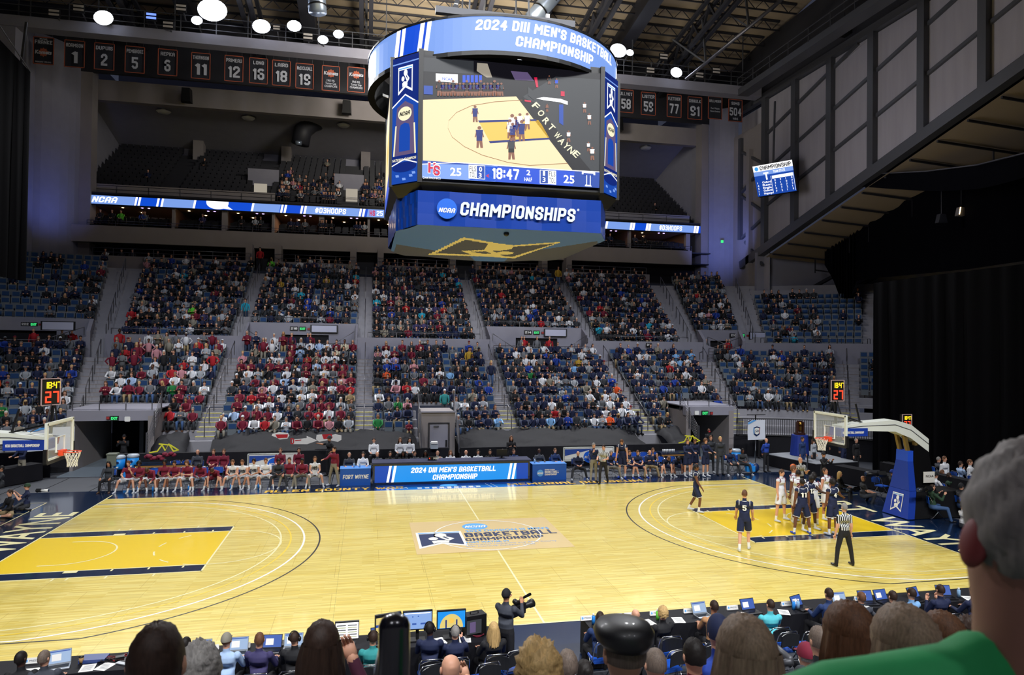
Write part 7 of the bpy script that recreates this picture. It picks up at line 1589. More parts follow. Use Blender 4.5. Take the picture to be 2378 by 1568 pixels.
for u, v, lab, o in ((868, 1040, 'bearded man in white shirt seated higher behind the LED table', dict(hc='db')), (929, 1043, 'woman in white top seated behind the LED table, left one of two', dict(hair='long', hc='ch')), (951, 1043, 'woman in white top seated behind the LED table, right one of two', dict(hair='long', hc='bk')), (1187, 1040, 'woman photographer in black vest standing behind the LED table', dict(hair='long', hc='ch', top='black'))):
    p = at(u, v, 11.5); oo = dict(top='white'); oo.update(o); person((p.x, 11.5, 0), 0, lab, seat=.95 if u != 1187 else None, legs='sit' if u != 1187 else 'stand', arms='lap' if u != 1187 else 'phone', sk='l', bot='black', **oo)
m = MB(); m.box((-3.2, 11.5, .25), (2.9, 1.0, .5), M_DRAPE); m.build('rear_riser', label="low black riser behind the scorers' table", cat='riser')
t = thing('monitor', (at(1165, 1070, 9.45).x, 9.45, 1.05), 'black monitor seen from behind at the right end of the LED table', 'monitor'); p = at(1165, 1066, 9.45)
m = MB(); m.box((p.x, 9.42, 1.27), (.52, .05, .34), M_BLACK); m.build('screen_back', t); m = MB(); m.box((p.x, 9.48, 1.1), (.08, .05, .15), M_BLACK); m.box((p.x, 9.48, 1.045), (.25, .2, .02), M_BLACK); m.build('stand', t)
for i, (x, h) in enumerate(((-4.6, .75), (-4.35, .75), (3.9, .75))): bottle(x, 9.3, .772, ['clear water bottle on the FORT WAYNE table, left one', 'clear water bottle on the FORT WAYNE table, right one', 'clear water bottle on the right side table'][i], mat('clear_blue_plastic', '#8fb8dc', .2), .2)
m = MB(); p = at(1008, 1046, 12.4); m.box((p.x, 12.4, 1.25), (.38, .3, .3), mat('clear_bag', '#a9b3bd')); m.box((p.x, 12.3, 1.42), (.32, .25, .1), M_WHITE); m.build('plastic_crate', label='clear plastic crate stacked by the kiosk door', cat='crate')
# ---- navy bench, right
nb = [(1341, dict(top='navy', bot='charcoal', shoe='w', hair='bald', arms='clasp', lean=12, fat=1.1), 'bald bench coach in navy pullover at the left end of the navy bench'), (1417, dict(top='navy', bot='stone', shoe='w', hc='gr', arms='desk', lean=10), 'coach in navy top and grey trousers seated behind the walking referee'),
      (1459, dict(top='navy', sl=0, bot='navy', bl='s', shoe='u', hc='ch', arms='clasp', lean=14, number='2'), 'navy jersey player seated just right of the tall bending player'), (1478, dict(top='navy', sl=1, bot='navy', bl='s', shoe='u', hc='ch', arms='clasp', lean=16), 'player in navy warm-up shirt with bare knees, blue shoes, second navy seat'), (1506, dict(top='navy', bot='khaki', shoe='n', hair='bald', arms='phone', lean=16), 'bald bearded coach in navy top and khaki trousers'),
      (1514, dict(top='navy', sl=0, bot='navy', bl='s', shoe='w', hc='ch', arms='chin', lean=10), 'navy player with a white towel round his neck behind the khaki coach'), (1540, dict(top='navy', sl=1, bot='navy', bl='s', shoe='w', hc='ch', arms='down', lean=56, head=20, cap=None), 'navy player bent right over with a towel on his head'), (1566, dict(sk='d', top='navy', sl=1, bot='navy', bl='s', shoe='w', hair='curly', hc='bk', arms='down', lean=60, head=20), 'dark-haired navy player bent right over beside the towel player'),
      (1694, dict(top='navy', bot='charcoal', shoe='w', hc='db', arms='knees', lean=10), 'seated young man in navy jacket near the right end of the navy bench'), (1722, dict(sk='d', top='charcoal', bot='charcoal', shoe='w', hair='fade', hc='bk', arms='clasp', lean=18), 'dark-skinned young man in charcoal top on the last navy bench chair')]
for u, o, lab in nb:
    Y = 9.4 if u != 1514 else 9.9; x = at(u, 1075, Y).x; oo = dict(sk='l', sl=2); oo.update(o); person((x, Y, 0), D(random.uniform(-12, 8)), lab, group='people on the navy bench', seat=.46, legs='sitw', **oo); chair(x, Y+.06, 0, 'bench', 'black chair of the navy bench', 'navy bench chairs')
for i, u in enumerate((1432, 1458, 1480, 1500, 1522, 1380)): p = at(u, 1050, 11.0); chair(p.x, 11.0, 0, 'blue', 'empty blue folding chair standing behind the navy bench', 'empty chairs behind the navy bench')
sn = [(1378, 1119, D(10), dict(top='navy', bot='stone', shoe='b', hc='gr', arms='hang', arml='chin', h=1.83), 'standing head coach in navy top and grey trousers with raised thumb'), (1401, 1124, D(-35), dict(top='ref', sl=1, bot='black', hc='db', arms='desk', legs='walk', h=1.85), 'referee in stripes walking past the navy bench'),
      (1445, 1110, D(-30), dict(top='navy', sl=0, bot='navy', bl='s', shoe='u', hc='ch', arms='hang', lean=22, head=15, legs='stand', h=1.98, trim=M_JW), 'tall navy jersey player standing bent forward with a white arm sleeve'), (1596, 1107, D(5), dict(top='navy', sl=2, bot='navy', bl='s', shoe='w', hc='ch', arms='desk', h=1.85), 'standing player in navy warm-up with white chest bar, looking up left'),
      (1612, 1102, D(-20), dict(top='navy', sl=2, bot='navy', bl='s', shoe='w', hc='ch', arms='hang', lean=14, head=20, h=1.85), 'curly-haired player in navy leaning down behind the standing one'), (1638, 1107, D(15), dict(top='navy', sl=2, bot='navy', bl='s', shoe='w', hair='curly', hc='ch', arms='desk', h=1.88), 'curly-haired player in navy warm-up holding a purple shirt'),
      (1650, 1098, D(-10), dict(top='charcoal', bot='charcoal', shoe='w', hc='ch', arms='hang', h=1.9), 'standing man in charcoal behind the player holding the purple shirt'), (1672, 1103, D(0), dict(top='charcoal', bot='charcoal', shoe='b', hc='bl', arms='hang', h=1.93), 'tall blond young man standing in charcoal tracksuit'),
      (1779, 1096, D(15), dict(top='blue', bot='black', shoe='b', hair='bald', arms='back', h=1.75, fat=1.05), 'bald man in royal blue shirt and tan tie with hands behind back'), (1766, 1064, D(12), dict(top='beige', bot='black', shoe='b', hair='bald', arms='cross', h=1.8), 'white-bearded man in beige blazer with folded arms by the crest banner'),
      (1863, 1096, D(20), dict(sk='m', top='suitb', bot='suitb', shoe='b', hc='db', arms='hang', h=1.82), 'man in blue suit and tie standing before the award stage'), (1889, 1094, D(25), dict(top='lgrey', bot='black', shoe='b', hair='long', hc='ch', arms='hang', h=1.7), 'woman in light grey coat standing before the award stage'),
      (1918, 1078, D(20), dict(sk='m', top='black', bot='black', shoe='w', hc='db', arms='hang', h=1.8), 'person in black seen through the right backboard'), (1959, 1091, D(20), dict(sk='l', top='navy', bot='navy', shoe='b', hc='br', arms='back', h=1.82, fat=1.1), 'police officer in dark uniform under the right backboard'), (1988, 1099, D(15), dict(sk='l', top='black', bot='black', shoe='b', hair='thin', hc='gr', arms='hang', h=1.8, fat=1.05), 'security man in black jacket and white shirt right of the police officer')]
p = gnd(1645, 1075); 
for u, v, rz_, o, lab in sn: oo = dict(sk='l', sl=2); oo.update(o); person(gnd(u, v), rz_, lab, **oo)
p = at(1654, 1010, 13.0); person((p.x, 13.4, 0), 0, 'guard in black with red face mask in the right tunnel mouth', sk='d', top='black', bot='black', hair='bald', arms='hang', h=1.8, extra=lambda r, J: (lambda q: (q.ball(J['hd']+V((0, -.075, -.05)), (.06, .04, .05), mat('red_mask', '#d2243c', .7), 10, 6), q.build('face_mask', r)))(MB()))
p = gnd(288, 1075); p = at(288, 1030, 14.6); person((p.x, 14.6, 0), 0, 'photographer in black with cap aiming a camera in the left tunnel', sk='m', top='black', bot='black', hair='cap', cap='black', arms='cam', h=1.75)
t = thing('treatment_table', (12.3, 11.4, 0), 'wooden treatment table with dark blue pad behind the navy bench', 'table'); m = MB(); m.box((12.3, 11.4, .8), (2.2, .75, .09), M_NAVYP); m.build('pad', t); m = MB(); m.box((12.3, 11.4, .72), (2.1, .7, .08), M_OAK); m.build('frame', t)
for x in (11.35, 13.25):
    for y in (11.1, 11.7): m = MB(); m.box((x, y, .34), (.08, .08, .68), M_OAK); m.build('leg', t)
m = MB(); p = at(1575, 1042, 11.3)
for k in range(8): m.tube([(11.4+k*.09, 11.25, .86), (11.4+k*.09, 11.25, 1.0)], .035, mat('white_towel', '#e4e7ea', .8), 8)
m.build('cup_row', label='white and blue cups and towels on the treatment table', cat='cups', kind='stuff')
p = gnd(1742, 1100); m = MB(); m.box((p.x, p.y, .25), (.45, .22, .28), M_BAG); m.tube([p+V((-.2, 0, .4)), p+V((0, 0, .55)), p+V((.2, 0, .4))], .02, M_BAG, 6)
for k in range(4): m.tube([p+V((-.15+k*.1, 0, .38)), p+V((-.15+k*.1, 0, .5))], .03, M_BOT, 8)
m.build('bottle_carrier', label='bright blue bottle carrier beside the last navy bench chair', cat='carrier'); m = MB(); p = gnd(1757, 1097); m.ball(p+V((0, .1, .22)), (.2, .16, .24), NV, 12, 8); m.build('backpack', label='navy backpack behind the blue bottle carrier', cat='bag')
p = gnd(296, 1118); m = MB(); m.box((p.x, p.y, .35), (.3, .25, .3), M_BAG); m.build('bottle_carrier', label='bright blue carrier beside the leftmost maroon player', cat='carrier')
# ---- court: players and officials
JT = M_JW; MT = mat('maroon_trim', '#6b1730', .6)
pl = [((1616, 1189), D(55), dict(sk='d', top='navy', sl=0, bot='navy', bl='s', shoe='w', hair='fade', hc='bk', number='1', trim=JT, arms='hang', arml='walk', legs='walkR' if False else 'walk', h=1.88, turn=-20), 'navy jersey player number 1 walking left of the group, dark skin'),
      ((1728, 1278), D(150), dict(sk='l', top='navy', sl=1, bot='navy', bl='s', shoe='w', hc='ch', number='5', trim=JT, arms='walk', legs='walk', h=1.93), 'navy jersey player number 5 walking away with an undershirt'),
      ((1813, 1210), D(25), dict(sk='l', top='white', sl=0, bot='white', bl='s', shoe='w', hc='br', trim=MT, arms='hang', legs='wide', h=1.93, head=8), 'white jersey player at the left edge of the group, hands low'),
      ((1842, 1208), D(60), dict(sk='m', top='white', sl=0, bot='white', bl='s', shoe='w', hc='ch', trim=MT, number='2', numm=MT, arms='hang', h=2.02), 'tall white jersey player second from left in the group'),
      ((1853, 1217), D(150), dict(sk='d', top='white', sl=0, bot='white', bl='s', shoe='w', hair='fade', hc='bk', trim=MT, number='2', numm=MT, arms='hang', h=1.98), 'dark-haired white jersey player between the tall one and navy number 11'),
      ((1862, 1241), D(172), dict(sk='d', top='navy', sl=0, bot='navy', bl='s', shoe='u', hair='fade', hc='bk', number='11', trim=JT, arms='hang', legs='wide', h=1.93), 'navy jersey player number 11 seen from behind with a white arm sleeve'),
      ((1880, 1232), D(10), dict(sk='k', top='navy', sl=0, bot='navy', bl='s', shoe='w', hair='curly', hc='bk', number='12', trim=JT, arms='fwd', arml='hang', legs='wide', h=1.98, head=25, turn=30), 'navy jersey player number 12 looking down in the middle of the group'),
      ((1889, 1219), D(165), dict(sk='m', top='white', sl=0, bot='white', bl='s', shoe='w', hair='curly', hc='bk', number='24', numm=MT, trim=MT, arms='cross', h=1.88), 'white jersey player number 24 with a white knee sleeve'),
      ((1918, 1207), D(20), dict(sk='m', top='white', sl=0, bot='white', bl='s', shoe='w', hair='fade', hc='br', number='1', numm=MT, trim=MT, arms='hang', arml='reach', h=1.93, head=-14), 'white jersey player right of the group looking up at the scoreboard'),
      ((1933, 1243), D(185), dict(sk='d', top='navy', sl=0, bot='navy', bl='s', shoe='w', hair='curly', hc='bk', number='4', trim=JT, arms='hang', arml='reach', h=1.93), 'navy jersey player number 4 from behind in white leg sleeves'),
      ((1960, 1315), D(178), dict(sk='l', top='ref', sl=1, bot='black', shoe='b', hc='gr', arms='hang', legs='wide', h=1.85), 'referee in stripes standing with back to camera on the near wing'),
      ((1858, 1167), D(5), dict(sk='l', top='ref', sl=1, bot='black', shoe='b', hair='bald', arms='phone', arml='reach', h=1.88), 'bald referee in stripes holding the orange ball')]
for (u, v), rz_, o, lab in pl:
    p = gnd(u, v); p.z = .006; person(p, rz_, lab, group='players and officials on the court', detail=1, vox=.02, **o)
t = thing('basketball', tuple(at(1842, 1084, gnd(1858, 1167).y-.38)), 'orange basketball held by the bald referee', 'ball'); p = Vector(t.location); m = MB(); m.ball(p, .12, mat('basketball_orange', '#e06a28', .6, bump=.3, scale=60), 24, 14); m.build('cover', t)
m = MB(); m.tube([p+V((.121*math.cos(a), .121*math.sin(a), 0)) for a in [2*PI*i/20 for i in range(21)]], .004, M_BLACK, 4); m.tube([p+V((.121*math.cos(a), 0, .121*math.sin(a))) for a in [2*PI*i/20 for i in range(21)]], .004, M_BLACK, 4); m.build('seam', t)
# ---- behind the right baseline
def camera_rig(p, d, label, s=1.0, white=False):
    d = Vector(d).normalized(); x, y = frame(d); t = thing('camera', tuple(p), label, 'camera'); m = MB(); m.tube([p-d*.1*s, p+d*.08*s], .07*s, M_BLACK, 4, smooth=False); m.build('body', t); m = MB(); m.tube([p+d*.08*s, p+d*.16*s, p+d*.2*s, p+d*.34*s], [.035*s, .035*s, .05*s, .055*s], M_WHITE if white else M_BLACK, 12); m.build('lens', t)
    m = MB(); m.tube([p+d*.34*s, p+d*.35*s], .05*s, mat('lens_glass', '#20304a', .05), 12); m.build('front_glass', t); return t
bl_ = [((1950, 1158), D(40), dict(sk='l', top='black', bot='black', hair='long', hc='bl', legs='sit', seat=.35, arms='lap', h=1.7), 'blond woman in black sitting by the right baseline'), ((1912, 1140), D(20), dict(sk='m', top='black', bot='black', hair='cap', cap='black', legs='stand', arms='cam', h=1.75), 'camera operator in black cap behind the white jersey players'),
       ((2004, 1166), D(75), dict(sk='l', top='black', sl=1, bot='charcoal', hair='bald', legs='crouch', seat=.25, arms='lap', h=1.8, fat=1.12), 'bald man in black shirt crouching by the right baseline'), ((2072, 1164), D(80), dict(sk='l', top='black', bot='djeans', hair='cap', cap='blue', legs='sit', seat=.48, arms='fwd', h=1.8), 'camera operator in blue cap and jeans seated left of the goal base'),
       ((2165, 1207), D(75), dict(sk='l', top='fgreen', bot='jeans', shoe='b', hair='thin', hc='db', legs='sitw', seat=.48, arms='cam', h=1.82, fat=1.08), 'man in green jacket and jeans with shoulder camera on a blue chair'), ((2232, 1205), D(85), dict(sk='l', top='black', bot='jeans', shoe='b', hair='beanie', cap='black', legs='sitout', seat=.48, arms='lap', h=1.82, fat=1.12), 'grey-bearded man in black beanie and sweater stretching his legs'),
       ((2236, 1229), D(75), dict(sk='m', top='white', bot='charcoal', shoe='w', hc='bk', legs='cross_l', seat=.12, arms='lap', h=1.72), 'young man in white shirt sitting cross-legged on the floor'), ((2193, 1160), D(10), dict(sk='l', top='white', bot='black', shoe='b', hc='ch', arms='hang', h=1.85), 'young man in white quarter-zip with lanyard standing right of the goal'),
       ((2252, 1170), D(35), dict(sk='l', top='white', bot='lgrey', shoe='w', hc='ch', arms='fwd', arml='hang', h=1.85), 'young man in white top and pale trousers pointing left'), ((2276, 1150), D(110), dict(sk='l', top='lgrey', bot='navy', shoe='b', hair='thin', hc='bg', arms='hang', h=1.82, fat=1.15), 'man in grey hoodie walking away at the far right')]
for (u, v), rz_, o, lab in bl_: oo = dict(sl=2); oo.update(o); person(gnd(u, v), rz_, lab, **oo)
for (u, v), r_, lab in (((2172, 1206), D(75), 'blue folding chair under the man in the green jacket'), ((2240, 1203), D(85), 'blue folding chair under the man in the black beanie'), ((2046, 1152), D(100), 'empty blue folding chair holding camera gear left of the goal base')):
    p = gnd(u, v); chair(p.x, p.y, r_, 'blue', lab, None)
p = gnd(2185, 1207); camera_rig(p+V((-.75, -.2, 1.22)), (-1, -.2, 0), 'shoulder camera of the man in the green jacket', 1.6); p = gnd(2046, 1152); camera_rig(p+V((0, 0, .95)), (-1, .2, 0), 'black broadcast camera above the empty blue chair', 2.0)
p = gnd(1985, 1160); camera_rig(p+V((0, -.1, .45)), (-1, -.2, 0), 'black camera with long grey lens beside the crouching bald man', 1.6)
for u, v, X, z, lab, o in ((2180, 1019, 20.8, .4, 'man in grey suit with blue tie on the upper media row', dict(top='suitg', hair='thin', hc='gr')), (2231, 1028, 20.75, .4, 'man in white shirt with hand at his chin on the upper media row', dict(top='lblue', hc='db', arms='chin')), (2272, 1036, 20.7, .4, 'person in white shirt bent over papers on the upper media row', dict(top='white', hc='db', lean=30, head=30)), (2320, 1039, 20.7, .4, 'man in white shirt with folded arms, last on the upper media row', dict(top='white', hc='db', arms='cross')),
                           (2180, 1046, 20.0, 0, 'fair-haired person in white on the middle media row', dict(top='white', hc='ch', lean=15)), (2173, 1072, 19.3, 0, 'person in white cap and white shirt at the media tables', dict(top='white', hair='cap', cap='black')), (2204, 1074, 19.8, 0, 'man in green plaid shirt behind the standing white shirts', dict(top='fgreen', hc='db'))):
    p = atx(u, v, X); oo = dict(arms='desk', sk='l', bot='black', sl=2); oo.update(o); person((X, p.y, z), D(80), lab, group='people at the media tables', seat=.46, legs='sit', **oo); chair(X+.05, p.y, D(80), 'blue', 'blue folding chair at the media tables', 'media table chairs', z)
for u, v in ((2065, 1075), (2098, 1078), (2212, 1066), (2250, 1070)): p = gnd(u, v+38); chair(p.x, p.y, D(80), 'blue', 'empty blue folding chair behind the lower media table', 'empty media chairs')
# ---- behind the left baseline
for (u, v), rz_, o, lab in (((22, 1200), D(-40), dict(sk='l', top='black', bot='khaki', bl='s', shoe='b', hc='db', legs='cross_l', seat=.12, arms='lap', h=1.8), 'bearded photographer in black hoodie sitting on the floor at the left edge'), ((62, 1183), D(-75), dict(sk='l', top='navy', sl=1, bot='charcoal', shoe='n', hair='cap', cap='fgreen', hc='ch', legs='cross_l', seat=.12, arms='cam', h=1.8), 'photographer in green cap and navy shirt aiming a lens'),
                            ((50, 1121), D(-20), dict(sk='l', top='navy', bot='stone', shoe='b', hc='db', arms='desk', h=1.8), 'man in pale trousers standing behind the left goal arm'), ((2, 1155), D(-60), dict(sk='m', top='charcoal', bot='black', hc='bk', legs='sit', seat=.45, arms='desk', h=1.75), 'seated person cut by the left picture edge')):
    oo = dict(sl=2); oo.update(o); person(gnd(u, v), rz_, lab, **oo)
p = gnd(62, 1183); camera_rig(p+V((.45, -.12, .72)), (1, -.12, .0), 'camera with white telephoto lens of the green-capped photographer', 1.0, True); p = gnd(22, 1200); camera_rig(p+V((.45, -.15, .32)), (1, .3, -.4), 'camera in the lap of the bearded photographer', .9)
for i, (x, y) in enumerate(((-20.3, 9.8), (-19.9, 10.6))): bottle(x, y, .765, 'clear bottle on the left media table, '+['near one', 'far one'][i], mat('clear_blue_plastic', '#8fb8dc'), .22)
# ================================================================ NEAR SIDELINE: PRESS TABLES
TZ = .767
M_SCRB = em('laptop_screen_glow', '#a9c4e8', .75); M_SCRB2 = em('laptop_screen_blue', '#3f63b8', .8); M_ALU = mat('laptop_aluminium', '#9da1a6', .35, metal=.6); M_PAP = mat('white_paper', '#eceae6', .8)
def laptop(x, y, label, open_=115, rz=0.0, scr=None, dark=False):
    t = thing('laptop', (x, y, TZ), label, 'laptop', rz=rz, local=True); c = M_BLACK if dark else M_ALU
    m = MB(); m.box((0, 0, .01), (.34, .24, .018), c); m.build('base', t); m = MB(); m.box((0, .02, .021), (.3, .12, .004), M_BLACK)
    m.build('keyboard', t); a = math.radians(open_-90); R = Matrix.Rotation(-a, 3, 'X'); m = MB(); o = V((0, .12, .02)); f = lambda X_, Y_, Z_: o+R @ V((X_, Y_, Z_))
    m.hexa([f(-.17, 0, 0), f(.17, 0, 0), f(.17, .012, 0), f(-.17, .012, 0), f(-.17, 0, .23), f(.17, 0, .23), f(.17, .012, .23), f(-.17, .012, .23)], c); m.build('lid', t)
    m = MB(); m.poly([f(-.16, -.002, .012), f(.16, -.002, .012), f(.16, -.002, .218), f(-.16, -.002, .218)], scr or M_SCRB)
    m.poly([f(-.12, -.003, .05), f(.02, -.003, .05), f(.02, -.003, .16), f(-.12, -.003, .16)], E_W if False else M_PAP); m.poly([f(-.15, -.003, .19), f(.15, -.003, .19), f(.15, -.003, .21), f(-.15, -.003, .21)], M_SCRB2); m.build('screen', t)
def paper(x, y, rz, label, n=1):
    m = MB(); 
    for k in range(n): m.box((x, y, TZ+.002+k*.003), (.22, .29, .003), M_PAP, rz+k*.1)
    for k in range(5): m.box((x+.0, y-.09+k*.04, TZ+.004+n*.003), (.15, .008, .001), M_GREYP, rz)
    return m.build('paper_sheet', label=label, cat='paper', group='papers on the press tables')
def namecard(x, y, label, rz=0.0):
    m = MB(); m.prism([(x-.13, y-.03, TZ), (x-.13, y+.03, TZ), (x-.13, y, TZ+.09)], (.26, 0, 0), M_PAP); m.disc((x-.09, y-.019, TZ+.045), (.02, 0, 0), (0, .01, .02), LB, 10); m.text('PRESS', (x-.05, y-.021, TZ+.03), (1, 0, 0), (0, .3, 1), .03, M_GREYP, width=.14)
    return m.build('name_card', label=label, cat='card', group='name cards on the press tables')
YP = -10.62
np_ = [(50, 1521, 'man in black suit with blue lanyard at the left end of the near press table', dict(sk='k', top='black', hair='fade', hc='bk', turn=25)), (104, 1520, 'grey-haired man in navy suit beside the open laptop at lower left', dict(top='suitg', hc='bg', turn=30)), (331, 1494, 'balding man at the press table hidden to his brow by a foreground head', dict(top='navy', hair='thin', hc='br')), (432, 1489, 'dark-haired person at the press table behind the grey-haired spectator', dict(top='black', hc='bk')),
       (526, 1479, 'person in grey cap and pale blue shirt at the press table', dict(top='lblue', hair='cap', cap='stone', hc='ch')), (602, 1478, 'man in slate purple shirt at the press table', dict(top='purple', hc='ch')), (685, 1474, 'man with headphones in black shirt at the press table', dict(extra=headset, top='black', hair='thin', hc='db')), (866, 1473, 'person with headphones in teal shirt at the press table', dict(extra=headset, top='teal', hc='db')),
       (999, 1452, 'broadcaster with headset in navy suit before the monitors, left one', dict(extra=headset, sk='k', top='navy', hair='fade', hc='bk', arms='desk')), (1057, 1461, 'grey-haired broadcaster with headset in navy suit, gesturing right one', dict(extra=headset, top='navy', hc='gr', arms='desk', arml='cam')), (1147, 1471, 'woman with long wavy blond hair at the end of the left press table', dict(top='black', hair='long', hc='bl')),
       (1394, 1429, 'man in navy suit at the left end of the right press table', dict(sk='m', top='suitb', hair='fade', hc='db')), (1476, 1425, 'bald man in plaid shirt at the right press table', dict(top='lav', hair='bald')), (1540, 1427, 'woman with short blond hair in black at the right press table', dict(top='black', hair='curly', hc='bl')), (1658, 1402, 'man in tan shirt before a laptop', dict(sk='m', top='tan', sl=1, hc='db')),
       (1789, 1398, 'man in aqua polo with thinning dark hair at the right press table', dict(top='aqua', sl=1, hair='thin', hc='db')), (1925, 1373, 'man in navy suit beside the tall open laptop', dict(top='suitb', hc='db')), (2000, 1381, 'reddish-haired man with glasses in slate suit', dict(top='suitg', hc='ch', hair='fade')), (2073, 1383, 'dark-haired man in slate blue suit', dict(top='suitg', hc='db')), (2117, 1372, 'man in light blue suit jacket at the right press table', dict(top='sky', hair='fade', hc='db')), (2184, 1364, 'man in navy blue sweater with clasped hands at the right press table', dict(top='navy', hair='fade', hc='db', arms='chin')), (2262, 1372, 'person reaching over papers behind the grey-haired foreground man', dict(top='navy', hc='db'))]
for u, v, lab, o in np_:
    Y = YP if u < 1200 else -10.45; p = at(u, v, Y); oo = dict(sk='l', sl=2, arms='desk', bot='black', shoe='b', turn=random.uniform(-20, 20)); oo.update(o); person((p.x, Y, 0), FAR+D(random.uniform(-12, 12)), lab, group='people at the near press tables', seat=min(.62, max(.44, p.z-.80)), legs='sit', vox=.017, detail=2, **oo)
    chair(p.x, Y-.08, FAR, 'black', 'occupied black-backed folding chair at the press tables', 'press table chairs')
for i, (u, Y) in enumerate(((870, -10.75), (990, -10.9), (1122, -11.0), (1185, -10.6), (1552, -11.1), (1602, -10.9), (1872, -10.8), (1655, -11.0), (1808, -10.75))):
    p = at(u, 1500, Y); chair(p.x, Y, FAR+D(random.uniform(-20, 20)), 'black', 'empty black-backed folding chair with blue seat on the near sideline', 'empty near sideline chairs')
for i, (u, dk, rz_, lab) in enumerate(((135, 0, .25, 'silver laptop with a white page near the man in the navy suit'), (298, 0, -.5, 'angled silver laptop beside the red cable tangle'), (372, 0, 0, 'laptop behind the dark foreground head'), (463, 0, 0, 'silver laptop left of the grey cap'), (550, 0, 0, 'laptop in front of the grey cap'), (628, 1, -.1, 'laptop with blue desktop by the purple shirt'), (680, 0, 0, 'laptop with pale window before the headphone man'), (885, 1, .1, 'laptop before the teal shirt'),
                                   (1636, 0, .1, 'laptop before the tan shirt'), (1750, 1, .1, 'dark laptop before the aqua polo'), (1868, 1, .35, 'tall dark laptop open wide left of the navy suit'), (1963, 0, 0, 'laptop with blue window between the suits'), (2023, 1, -.1, 'dark laptop before the slate suit'), (2062, 1, .1, 'dark laptop behind the slate blue suit'), (2140, 1, .2, 'dark laptop before the light blue suit'), (2205, 1, -.2, 'dark laptop with lilac screen right of the navy sweater'))):
    p = at(u, 1450, -9.95 if u < 1200 else -9.8); laptop(p.x, p.y+.05, lab, rz=rz_, dark=dk, scr=M_SCRB2 if dk else M_SCRB)
M_SCA = em('monitor_court_picture', '#e8d27c', .9); M_MON = em('monitor_pale_blue', '#8eb0ea', .9)
def monitor(u, v, w, h, rz_, lab, kind):
    p = at(u, v, -9.9); t = thing('monitor', (p.x, -9.9, TZ), lab, 'monitor', rz=rz_, local=True); zc = p.z-TZ
    m = MB(); m.box((0, 0, zc), (w, .05, h), M_BLACK); m.build('housing', t); m = MB(); y = -.027; X0, X1, Z0, Z1 = -w*.47, w*.47, zc-h*.44, zc+h*.44
    q = lambda a, b, c_, d, mt, l=0: m.poly([(X0+(X1-X0)*a, y-.001*l, Z0+(Z1-Z0)*b), (X0+(X1-X0)*c_, y-.001*l, Z0+(Z1-Z0)*b), (X0+(X1-X0)*c_, y-.001*l, Z0+(Z1-Z0)*d), (X0+(X1-X0)*a, y-.001*l, Z0+(Z1-Z0)*d)], mt)
    if kind == 'court':
        q(0, 0, 1, 1, E_SKY); m.poly([(w*.40*math.cos(a), y-.001, Z0+(Z1-Z0)*.02+h*.72*max(0, math.sin(a))) for a in [PI*i/16 for i in range(17)]], M_SCA); m.poly([(w*.1*math.cos(a), y-.002, zc-.02+h*.14*math.sin(a)) for a in [2*PI*i/16 for i in range(16)]], E_LANE)
        q(.28, .0, .33, .5, E_NB, 3); q(.67, .0, .72, .5, E_NB, 3)
    elif kind == 'blue': q(0, 0, 1, 1, M_MON); q(.3, .25, .45, .35, M_SCRB2, 1); q(.6, .25, .85, .35, M_SCRB2, 1); q(.05, .9, .95, .95, E_W, 1); q(.3, .7, .34, .76, E_DB, 1); q(.5, .72, .54, .78, E_DB, 1)
    elif kind == 'game': q(0, 0, 1, 1, E_DK); q(0, 0, .45, .9, M_SCA, 1); q(.5, .3, 1, .95, E_MAU, 1); q(0, .35, .45, .5, E_DB, 2); q(.5, 0, 1, .25, E_B, 2)
    else:
        q(0, 0, 1, 1, E_W)
        for a in (.05, .53):
            for b in range(6): q(a, .1+b*.14, a+.4, .16+b*.14, E_GR if b % 2 else E_SCL, 1)
    m.build('screen', t); m = MB(); m.box((0, .05, zc/2-.05), (.06, .04, max(.05, zc)), M_BLACK); m.box((0, .04, .01), (.3, .2, .02), M_BLACK); m.build('stand', t)
E_SCL = em('sheet_green', '#c9cfa8', .8)
monitor(901, 1447, .5, .36, .25, 'monitor showing the game behind the dark rail end', 'game'); monitor(970, 1440, .56, .36, 0, 'monitor with pale blue screen before the left broadcaster', 'blue'); monitor(1048, 1438, .56, .36, 0, 'monitor showing a bird view of the court', 'court'); monitor(806, 1464, .44, .34, 0, 'white stat sheets on a stand left of the teal shirt', 'sheets')
t = thing('flight_case_monitor', tuple(at(1100, 1446, -9.85)), 'open black flight case holding a small monitor', 'case'); p = at(1102, 1446, -9.85); m = MB(); m.box((p.x, -9.8, TZ+.2), (.42, .25, .42), M_BLACK, .25); m.build('case', t); m = MB(); m.box((p.x-.02, -9.94, TZ+.2), (.3, .02, .26), E_GR, .25); m.box((p.x-.05, -9.955, TZ+.2), (.12, .01, .2), E_MAU, .25); m.build('screen', t); m = MB(); m.tube([(p.x-.08, -9.82, TZ+.41), (p.x-.08, -9.82, TZ+.45), (p.x+.08, -9.78, TZ+.45), (p.x+.08, -9.78, TZ+.41)], .012, M_BLACK, 6); m.build('handle', t)
for i, (u, r_) in enumerate(((70, 0), (205, .1), (245, -.4), (1020, .2), (1080, -.1), (1505, .2), (1575, -.2), (1733, -.5), (1820, -.4), (2005, 0), (2250, -.3))):
    p = at(u, 1480, -10.0 if u < 1200 else -9.85); paper(p.x, p.y, r_, 'white paper on the near press tables, '+ORD[i]+' from left', 2 if i % 3 == 0 else 1)
for i, u in enumerate((78, 492, 565, 645, 1362, 1430, 1462, 1522, 1600, 1700, 1826, 1995)):
    p = at(u, 1450, -9.62 if u < 1200 else -9.5); namecard(p.x, p.y, 'folded white name card on the near press tables, '+ORD[i]+' from left')
